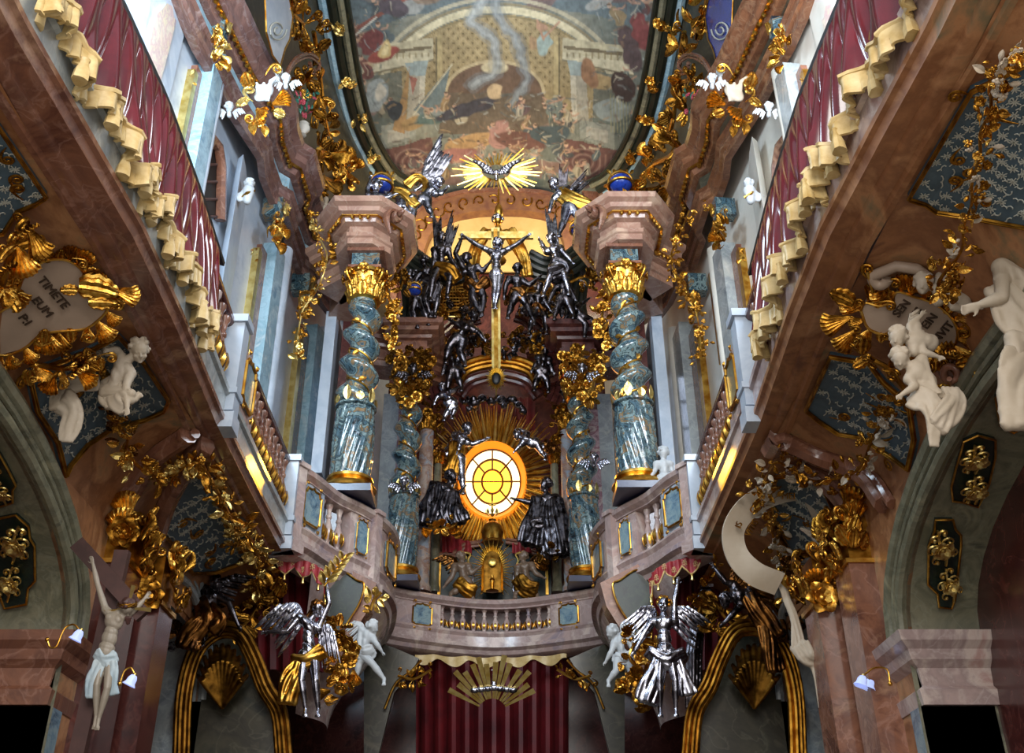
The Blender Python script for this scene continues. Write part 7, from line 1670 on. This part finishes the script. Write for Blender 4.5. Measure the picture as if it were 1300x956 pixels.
# ------------------------------------------------------------------ crucifix at the lower left
Y = 7.75; c = at(140, 790, Y); m = pxm(c)
t = thing('crucifix', at(110, 930, Y), 'large dark wooden cross leaning forward at the lower left', 'crucifix')
bar((156, 700), (98, 960), 19, 12, 'dark_wood', 'upright', t, Y + .12); bar((98, 690), (182, 782), 20, 9, 'dark_wood', 'crossbar', t, Y + .03)
J = dict(hd=(165, 770, -9), nk=(155, 772, -3), ch=(147, 785, -4), pv=(136, 826, -4), sl=(134, 774), el=(124, 742), wl=(118, 716), sr=(162, 781), er=(176, 770, -3), wr=(184, 760, -2), hl=(131, 834), kl=(126, 868, -8), al=(122, 910), tl=(121, 924, -4), hr=(141, 834), kr=(141, 870, -12), ar=(128, 910, -6), tr=(126, 924, -8))
tc, P, H = figure('crucified_figure', 'pale painted crucified figure with gilt rays on the dark cross at the lower left', 'statue', 'skin_paint', J, Y, 22, face=(.3, -.8, .5), fat=.92, beard=True, hair_mat='dark_wood', robe=[([(124, 828, -6), (136, 836, -10), (150, 832, -6)], .35, .35, 5), ([(128, 836, -8), (124, 856, -8), (118, 884, -4)], .3, .4, 5), ([(146, 836, -10), (146, 860, -8), (148, 880, -4)], .25, .3, 4)], robe_mat='blue_white_cloth', detail=1)
hc = P['hd']
for (a, b) in ((-30, 6), (28, 2), (6, -22)):
    d = (CR * a - CU * b).normalized(); MB().add([hc + d * 9 * m + d.cross(CB) * 1.5 * m, hc + d * 9 * m - d.cross(CB) * 1.5 * m, hc + d * 30 * m - d.cross(CB) * 3 * m, hc + d * 30 * m + d.cross(CB) * 3 * m, hc + d * 9 * m - CB * m, hc + d * 30 * m - CB * m], [(0, 1, 2, 3), (0, 3, 5, 4), (1, 4, 5, 2), (0, 4, 1), (3, 2, 5)]).build('gilt_ray', 'bright_gold', tc, False)
mb = MB(); rr_ = random.Random(2)
for k in range(3): mb.tube([hc + (CR * math.cos(a) * 11 + CB * math.sin(a) * 10 + CU * (5 + 1.6 * math.sin(a * 4 + k * 2))) * m for a in [i * PI / 12 for i in range(24)]], 1.2 * m, 6, loop=True)
mb.build('crown_of_thorns', 'dark_gold', tc)
def lamp(pts, gx, gy, Y, label, n=1):
    p = at(*pts[0], Y); m = pxm(p); t = thing('wall_lamp', p, label, 'lamp')
    MB().tube([at(a.x, a.y, Y) for a in bez([V((*q, 0)) for q in pts], 6)], 1.2 * m, 8).build('arm', 'gold', t)
    M = Matrix.Rotation(.4, 3, 'Y')
    MB().lathe([(2 * m, 0), (4 * m, -1 * m), (6 * m, -5 * m), (6.5 * m, -10 * m), (9 * m, -14 * m), (8.6 * m, -14 * m), (6 * m, -10 * m), (4 * m, -2 * m)], 18, M, at(gx, gy, Y), lambda r, z, a: r * (1 + .05 * math.cos(6 * a))).build('glass_shade', 'lamp_glass', t)
    MB().lathe([(0, 3 * m), (2.2 * m, 2 * m), (2.6 * m, -1 * m), (1 * m, -2 * m)], 12, M, at(gx, gy, Y)).build('socket', 'bright_gold', t)
    MB().ell(p, (3 * m, 3 * m, 3 * m)).build('wall_rose', 'gold', t); return t
lamp([(60, 812), (64, 822), (72, 820), (78, 806), (84, 796), (94, 793), (101, 800)], 103, 800, 7.4, 'gilt swan-neck lamp with a blue-white tulip glass by the left impost')
lamp([(152, 868), (158, 852), (166, 848), (171, 856)], 171, 857, 7.3, 'small gilt lamp with a tulip glass below the leaning cross')
lamp([(1130, 868), (1126, 850), (1110, 848), (1098, 856)], 1096, 858, 8.6, 'gilt swan-neck lamp with tulip glass on the right pilasters')
lamp([(1132, 866), (1122, 856), (1114, 850), (1106, 860)], 1106, 862, 8.8, 'second tulip-glass lamp close to the right pilasters')
# ------------------------------------------------------------------ side altars under the balcony corners
for s, nm in ((-1, 'left'), (1, 'right')):
    X = (lambda x: x) if s < 0 else (lambda x: 1240 - x)
    Y = 12.0; c = at(X(290), 830, Y); m = pxm(c)
    t = thing('side_altar', V((c.x, Y, 0)), 'gilt-arched side altar with a fluted shell under the %s balcony corner' % nm, 'altar')
    tubes(t, [(X(228), 960), (X(232), 880), (X(246), 828), (X(268), 804), (X(290), 798), (X(308), 806), (X(324), 836), (X(338), 872), (X(356), 905), (X(362), 960)], Y, [(-6, 0, 4), (0, 4, 3.5), (6, 2, 3), (11, 0, 2.5)], 'old_gold' if s > 0 else 'dark_gold', 'arch_moulding')
    backpoly([(X(225), 960), (X(235), 870), (X(262), 812), (X(290), 802), (X(315), 825), (X(345), 890), (X(355), 960)], Y + .35, .1, 'niche_back', 'olive_marble', t)
    sh = MB()
    for k in range(11):
        a = -1.2 + k * .24; sh.tube([at(X(282), 900, Y + .1), at(X(282 + 26 * math.sin(a)), 880 - 40 * math.cos(a), Y - .05), at(X(282 + 34 * math.sin(a)), 880 - 62 * math.cos(a), Y + .12)], [2 * m, 4.2 * m, 3.0 * m], 8)
    sculpt(sh, 'shell', 'dark_gold', t, m * 1.2)
    heap('altar_foliage', 'dark gilt leaves rising behind the silver angel at the %s side altar' % nm, [(X(300), 800), (X(318), 785), (X(332), 765), (X(348), 752), (X(352), 775), (X(362), 790)], 12.3, 20, ['dark_gold', 'old_gold'], kinds=('acanthus_leaf', 'leaf', 'acanthus_leaf', 'scroll'), n=40, jit=14)
    heap('altar_foliage', 'heap of gilt flowers and shells beside the white cherub at the %s' % nm, [(X(412), 800), (X(430), 812), (X(440), 835), (X(425), 855), (X(438), 880)], 11.9, 17, ['gold', 'old_gold'], kinds=('acanthus_leaf', 'blossom', 'rocaille_lobe', 'scroll'), n=44, jit=18)
    heap('altar_foliage', 'bronze leafwork on the outer shoulder of the %s side altar' % nm, [(X(248), 740), (X(262), 760), (X(246), 790), (X(240), 815)], 11.8, 19, ['bronze', 'dark_gold', 'dark_silver'], kinds=('acanthus_leaf', 'scroll', 'leaf'), n=40, jit=16)
    # red interior, valance
    t = thing('canopy_cloth', at(X(370), 760, 13.0), 'dark red cloth hanging in the recess under the %s balcony corner' % nm, 'curtain')
    MB().slab(lambda u, v: at(X(300 + u * 110), 722 + v * 130, 12.9) + V((0, .08 * math.sin(u * 40), 0)), 40, 8, .03).build('cloth', 'red_cloth', t)
    t = thing('valance', at(X(380), 720, 12.3), 'crimson brocade valance with tassels under the %s balcony corner' % nm, 'valance')
    A = [V(p) for p in ((X(352), 706, 0), (X(372), 709, 0), (X(392), 714, 0), (X(408), 723, 0), (X(416), 738, 0))]; Bz = bez(A, 8); Yv = 12.05 if s < 0 else 11.95
    def vf(u, v):
        i = min(len(Bz) - 2, int(u * (len(Bz) - 1))); p = Bz[i].lerp(Bz[i + 1], u * (len(Bz) - 1) - i); q = at(p.x, p.y, Yv + .15 * u)
        return q - V((0, 0, v * m * (9 + 13 * abs(math.sin(u * PI * 3.5))))) + V((0, .015 * math.sin(u * 50), 0))
    MB().slab(vf, 70, 8, .02).build('cloth', 'crimson_brocade', t)
    MB().tube([vf(i / 80, 1.0) for i in range(81)], 1.1 * m, 6).build('fringe', 'cream_fringe', t)
    for k in range(4):
        p = vf((k + .5) / 3.5 if k < 3 else .98, 1.0); MB().lathe([(.6 * m, 0), (2 * m, -2 * m), (1.4 * m, -4 * m), (2.6 * m, -9 * m), (0, -9 * m)], 8, None, p).build('tassel', 'bright_gold', t)
    for k in range(6): put('sprig', 'cream_fringe', t, vf((k + .5) / 6, .75) + CB * .03, (0, 0, 1), CB, 9 * m)
    # dark framed inset on the corbel and moulded console
    t = thing('corbel_console', at(X(435), 790, 13.3), 'pink marble console swelling under the %s balcony corner with a dark gilt-edged panel' % nm, 'console')
    backpoly([(X(416), 740), (X(430), 716), (X(478), 740), (X(470), 770), (X(445), 810), (X(425), 850), (X(414), 850)], 12.9, .35, 'block', 'red_marble', t)
    pnl = [(X(412), 745), (X(422), 727), (X(434), 724), (X(452), 736), (X(462), 742), (X(456), 766), (X(440), 792), (X(428), 812), (X(414), 816)]
    backpoly(pnl, 12.86, .06, 'dark_panel', 'dark_green', t); tubes(t, pnl + [pnl[0]], 12.84, [(0, 0, 1.3)], 'gold', 'gilt_border')
# left silver angel
quick('silver angel with spread wings lifting a gilt palm branch at the left side altar', (404, 772, -4), (392, 792), (392, 828, 0), [((366, 800, -4), (342, 802, -2)), ((418, 766, -2), (414, 738, 0))], [((384, 862, -8), (388, 900)), ((402, 862, -8), (404, 900))], 11.7, 20, 'silver', face=(.2, -.2, .9), robe=[([(372, 838, -4), (392, 836, -8), (412, 826, -5)], .5, .5, 5), ([(382, 838, -6), (372, 860, -6), (366, 890, -4)], .5, .8, 5)], rm='gold', wings=[((384, 790), (352, 770), (352, 836)), ((404, 800), (424, 806), (408, 850))], fat=1.1, long=True, hair_mat='bronze', detail=1)
t = thing('palm_branch', at(418, 735, 11.65), 'gilt palm branch held up by the left silver angel', 'branch'); m = pxm(at(418, 735, 11.65))
MB().tube([at(412, 744, 11.65), at(428, 722, 11.6), at(440, 704, 11.6)], 1.2 * m, 6).build('stem', 'gold', t)
for k in range(10):
    u = k / 9; a = at(412 + 26 * u, 742 - 34 * u, 11.62); put('leaf', 'bright_gold', t, a, CR * (.9 if k % 2 else -.25) + CU * (.5 if k % 2 else 1.0), CB, 19 * m * (1 - .3 * u))
quick('silver-bronze angel bent over the gilt arch of the left side altar, one arm reaching down', (276, 742, -4), (268, 754), (262, 776), [((292, 764, -6), (304, 792, -6)), ((252, 762), (244, 774))], [None, None], 11.6, 20, 'dark_silver', face=(.4, -.6, .6), robe=[([(254, 762, -3), (262, 784, -8), (244, 806, -6), (238, 820, -4)], .6, .8, 7), ([(268, 770, -6), (282, 784, -8), (270, 800, -4)], .5, .5, 5)], rm='bronze', wings=[((270, 752), (300, 730), (296, 764)), ((260, 752), (244, 724), (240, 762))], wm='dark_silver', fat=1.1, detail=1)
quick('white stucco cherub stepping forward beside the left balcony corbel', (474, 796, -3), (466, 806), (462, 826), [((456, 816, -3), (450, 836)), ((478, 816, -3), (484, 826))], [((474, 842, -5), (488, 862, -2)), ((456, 842), (452, 860))], 12.6, 16, 'white_stucco', name='cherub_statue', cat='cherub', child=True, face=(.7, -.1, .6), wings=[((462, 806), (448, 790), (446, 824))], robe=[([(452, 822, -3), (462, 830, -5), (474, 824, -4)], .5, .5, 5)])
heap('gilt_finial', 'gilt plumed finial above the left white cherub', [(470, 775), (476, 760), (484, 752)], 12.6, 15, ['gold', 'bright_gold'], kinds=('acanthus_leaf', 'leaf'), n=10)
# right silver angel
quick('silver angel with both arms raised and gilt sash at the right side altar', (842, 766, -4), (842, 790), (844, 826), [((820, 800, -2), (806, 826, 0)), ((856, 764, -2), (860, 742, 0))], [((836, 862, -8), (838, 900)), ((856, 862, -8), (858, 900))], 11.6, 20, 'silver', face=(-.3, .3, .9), robe=[([(822, 826, -4), (846, 838, -9), (868, 828, -5)], .5, .5, 5), ([(836, 836, -6), (828, 860, -6), (822, 890, -4)], .5, .8, 5), ([(856, 838, -6), (866, 856, -6), (872, 880, -4)], .4, .6, 5)], rm='silver', wings=[((834, 790), (814, 772), (806, 826)), ((852, 792), (876, 772), (884, 826))], fat=1.15, hair_mat='gold', detail=1)
quick('bronze-winged angel diving over the gilt arch of the right side altar', (920, 762, -4), (936, 756), (952, 752), [((920, 738, -4), (908, 722)), ((932, 776, -4), (920, 790))], [((962, 776, -6), (968, 800)), None], 11.4, 19, 'dark_silver', face=(-.6, -.4, .6), robe=[([(944, 744, -3), (956, 770, -8), (972, 790, -6), (984, 806, -4)], .6, .7, 6), ([(966, 780, -4), (974, 806, -6), (982, 850, -4)], .5, .6, 6)], rm='bronze', wings=[((944, 752), (968, 728), (984, 770)), ((938, 750), (930, 724), (956, 728))], wm='bronze', fat=1.1, detail=1)
quick('white stucco cherub striding left beside the right balcony corbel', (776, 802, -3), (786, 812), (790, 834), [((776, 826, -3), (770, 838)), ((800, 818), (806, 828))], [((782, 850, -5), (772, 864, -2)), ((800, 850), (804, 864))], 12.6, 16, 'white_stucco', name='cherub_statue', cat='cherub', child=True, face=(-.7, -.1, .6), wings=[((792, 812), (796, 788), (812, 828))], robe=[([(780, 832, -3), (790, 838, -5), (802, 832, -4)], .4, .4, 4)])
# clustered reed column on the right
t = thing('reeded_column', at(885, 850, 12.4), 'slim dark reeded column with silver capital under the right balcony', 'column'); m = pxm(at(885, 850, 12.4)); g = MB()
for k in range(5): g.tube([at(872 + k * 4, 900, 12.4), at(872 + k * 4.4, 830, 12.4 - .03 * (2 - abs(k - 2))), at(882 + k * 3.2, 770, 12.4), at(892 + k * 2.6, 748, 12.4)], 2.6 * m, 8)
sculpt(g, 'shaft', 'dark_silver', t, m); MB().box(at(897, 745, 12.4), (16 * m, 14 * m, 4 * m)).build('capital', 'silver', t, False)
# ------------------------------------------------------------------ canopy curtain and rays under the central balcony
Y = 16.9; m = pxm(at(630, 840, Y))
t = thing('altar_curtain', at(628, 845, Y), 'dark red curtain with a wavy cream and gold edge under the central balcony', 'curtain')
MB().slab(lambda u, v: at(528 + u * 192, 836 + v * 130, Y + .5) + V((0, .1 * math.sin(u * 70), 0)), 90, 6, .03).build('cloth', 'red_cloth', t)
MB().slab(lambda u, v: at(528 + u * 192, 831 + 4 * math.sin(u * PI) + v * (9 + 4 * math.sin(u * 30)), Y - .02) + CB * (.05 * math.sin(u * 30 + 1)), 100, 5, .04).build('wavy_edge', 'cream_fringe', t)
Y = 15.8; t = thing('ray_glory', at(625, 900, Y), 'fan of flat gold rays rising at the bottom centre below the balcony', 'sunburst'); m = pxm(at(625, 880, Y))
for i, (a, l) in enumerate(((-62, 62), (-50, 56), (-42, 70), (-34, 62), (-22, 66), (-14, 72), (-7, 62), (4, 64), (12, 74), (20, 66), (33, 64), (42, 70), (52, 58), (62, 60))):
    r = math.radians(a); b = at(625, 905, Y); d = CR * math.sin(r) + CU * math.cos(r); sd = d.cross(CB)
    MB().add([b + d * 18 * m + sd * 1.2 * m, b + d * 18 * m - sd * 1.2 * m, b + d * l * m - sd * 3.6 * m, b + d * l * m + sd * 3.6 * m, b + d * 18 * m - CB * m, b + d * l * m - CB * m], [(0, 1, 2, 3), (0, 3, 5, 4), (1, 4, 5, 2), (0, 4, 1), (3, 2, 5)]).build('ray', 'bright_gold', t, False)
t = thing('silver_finial', at(627, 880, Y - .2), 'small silver figure and cloud in front of the bottom centre rays', 'finial'); mb = MB(); p = at(627, 868, Y - .2)
mb.ell(p, (3.5 * m, 3 * m, 8 * m)); mb.ell(p + V((0, 0, 10 * m)), (2.4 * m,) * 3)
for k in range(7): mb.ell(p + V(((k - 3) * 8 * m, 0, -5 * m - abs(k - 3) * m)), (6 * m, 4 * m, 4 * m))
sculpt(mb, 'figure', 'silver', t, m); MB().box(p + V((0, 0, 16 * m)), (1.2 * m, m, 12 * m)).box(p + V((0, 0, 17 * m)), (7 * m, m, 1.2 * m)).build('cross', 'dark_silver', t, False)
for s, nm in ((-1, 'left'), (1, 'right')):
    X = (lambda x: x) if s < 0 else (lambda x: 1255 - x)
    t = thing('spandrel_field', at(X(510), 850, 15.9), 'green-brown trellis-painted spandrel under the %s end of the central balcony' % nm, 'panel')
    backpoly([(X(470), 812), (X(500), 822), (X(532), 836), (X(520), 856), (X(500), 880), (X(480), 960), (X(462), 960), (X(462), 830)], 16.2, .1, 'ground', 'olive_marble', t)
    tubes(t, [(X(535), 838), (X(522), 852), (X(502), 868), (X(488), 900)], 16.1, [(0, 0, 1.6)], 'gold', 'gilt_edge')
    heap('gilt_spray', 'thin gilt branches under the %s end of the central balcony' % nm, [(X(505), 858), (X(525), 862), (X(548), 850)], 15.9, 12, ['gold', 'old_gold'], kinds=('leaf', 'bud', 'scroll'), n=14, jit=4)
    heap('pedestal_flowers', 'gilt leafwork hanging below the %s end of the side gallery' % nm, [chp(X(340) if s < 0 else 905, 695, .1), chp(X(352) if s < 0 else 895, 705, .1), chp(X(362) if s < 0 else 885, 712, .1)], None, 10, ['old_gold'], kinds=('leaf', 'acanthus_leaf'), n=10, nrm=CB)
# yellow lit strip on the galleries: made by the amber spots set up with the lights
# ------------------------------------------------------------------ finish: figures, camera, light
finish_sculpts()
cam = bpy.data.cameras.new('camera'); co = bpy.data.objects.new('camera', cam); C.objects.link(co)
co.location = (0, 0, EYE); co.rotation_euler = (PI / 2 + TH, 0, 0)
cam.sensor_width = 36; cam.lens = 36 * F / 1300; cam.shift_x = (650 - 637) / 1300; cam.clip_end = 200
SC.camera = co
w = bpy.data.worlds.new('world'); SC.world = w; w.use_nodes = True
bg = w.node_tree.nodes['Background']; bg.inputs[0].default_value = (0.80, 0.88, 1.0, 1); bg.inputs[1].default_value = 0.55
def area(name, loc, target, size, energy, col, sy=None):
    l = bpy.data.lights.new(name, 'AREA'); l.energy = energy; l.color = col; l.size = size
    if sy: l.shape = 'RECTANGLE'; l.size_y = sy
    o = bpy.data.objects.new(name, l); C.objects.link(o); o.location = loc
    o.rotation_euler = (V(target) - V(loc)).to_track_quat('-Z', 'Y').to_euler(); return o
area('added_west_light', (0, -3, 9), (0, 14, 9.5), 5, 1150, (1.0, 0.97, 0.92), 6)  # area light added behind the viewer; no west window is built
area('assumed_left_window_light', (-3.6, 7, 10.4), (2.5, 13, 9.0), 2.2, 500, (0.66, 0.84, 1.0))  # assumed daylight from the upper left; no window is modelled at this spot
area('assumed_right_window_light', (3.4, 7, 10.4), (-2.5, 13, 9.0), 2.2, 420, (0.78, 0.88, 1.0))  # likewise assumed for the upper right side, without a modelled window
area('assumed_apse_window_left', (-2.2, 16.6, 14.5), (0.2, 18.4, 15.4), 0.7, 95, (1.0, 0.84, 0.58))  # assumed source of the lunette's warm light; no opening is built for it
area('assumed_apse_window_right', (2.0, 16.6, 14.5), (-0.4, 18.4, 15.4), 0.7, 95, (1.0, 0.84, 0.58))  # mirrored assumed source lighting the lunette, also without an opening
area('ceiling_fill_light', (0, 12.5, 14.8), (0, 16.2, 17.0), 3.0, 110, (0.95, 0.97, 1.0))  # unseen fill light below the vault, aimed up at the painted ceiling
for nm, tg in (('left', W(337, 612, x=-2.6)), ('right', W(922, 608, x=2.38))):
    l = bpy.data.lights.new('added_amber_spot_' + nm, 'SPOT'); l.energy = 750; l.color = (1.0, 0.48, 0.03); l.spot_size = math.radians(4.5); l.spot_blend = 0.3; l.shadow_soft_size = 0.05  # spots added before the oval window to make the yellow patches on the galleries
    o = bpy.data.objects.new('added_amber_spot_' + nm, l); C.objects.link(o); o.location = (-0.15, 17.9, 9.9); o.rotation_euler = (tg - V(o.location)).to_track_quat('-Z', 'Y').to_euler()
area('nave_fill_light_left', (-2.0, 1.5, 3.0), (-3.2, 7.5, 5.6), 2.0, 45, (1.0, 0.93, 0.82))  # fill light added inside the nave to brighten the left soffit
area('nave_fill_light_right', (2.0, 1.5, 3.0), (3.0, 7.5, 5.6), 2.0, 40, (1.0, 0.93, 0.82))  # matching added fill for the right soffit
SC.view_settings.view_transform = 'Standard'; SC.view_settings.look = 'None'; SC.view_settings.gamma = 1.0
SC.view_settings.use_curve_mapping = False; SC.view_settings.exposure = 0.0
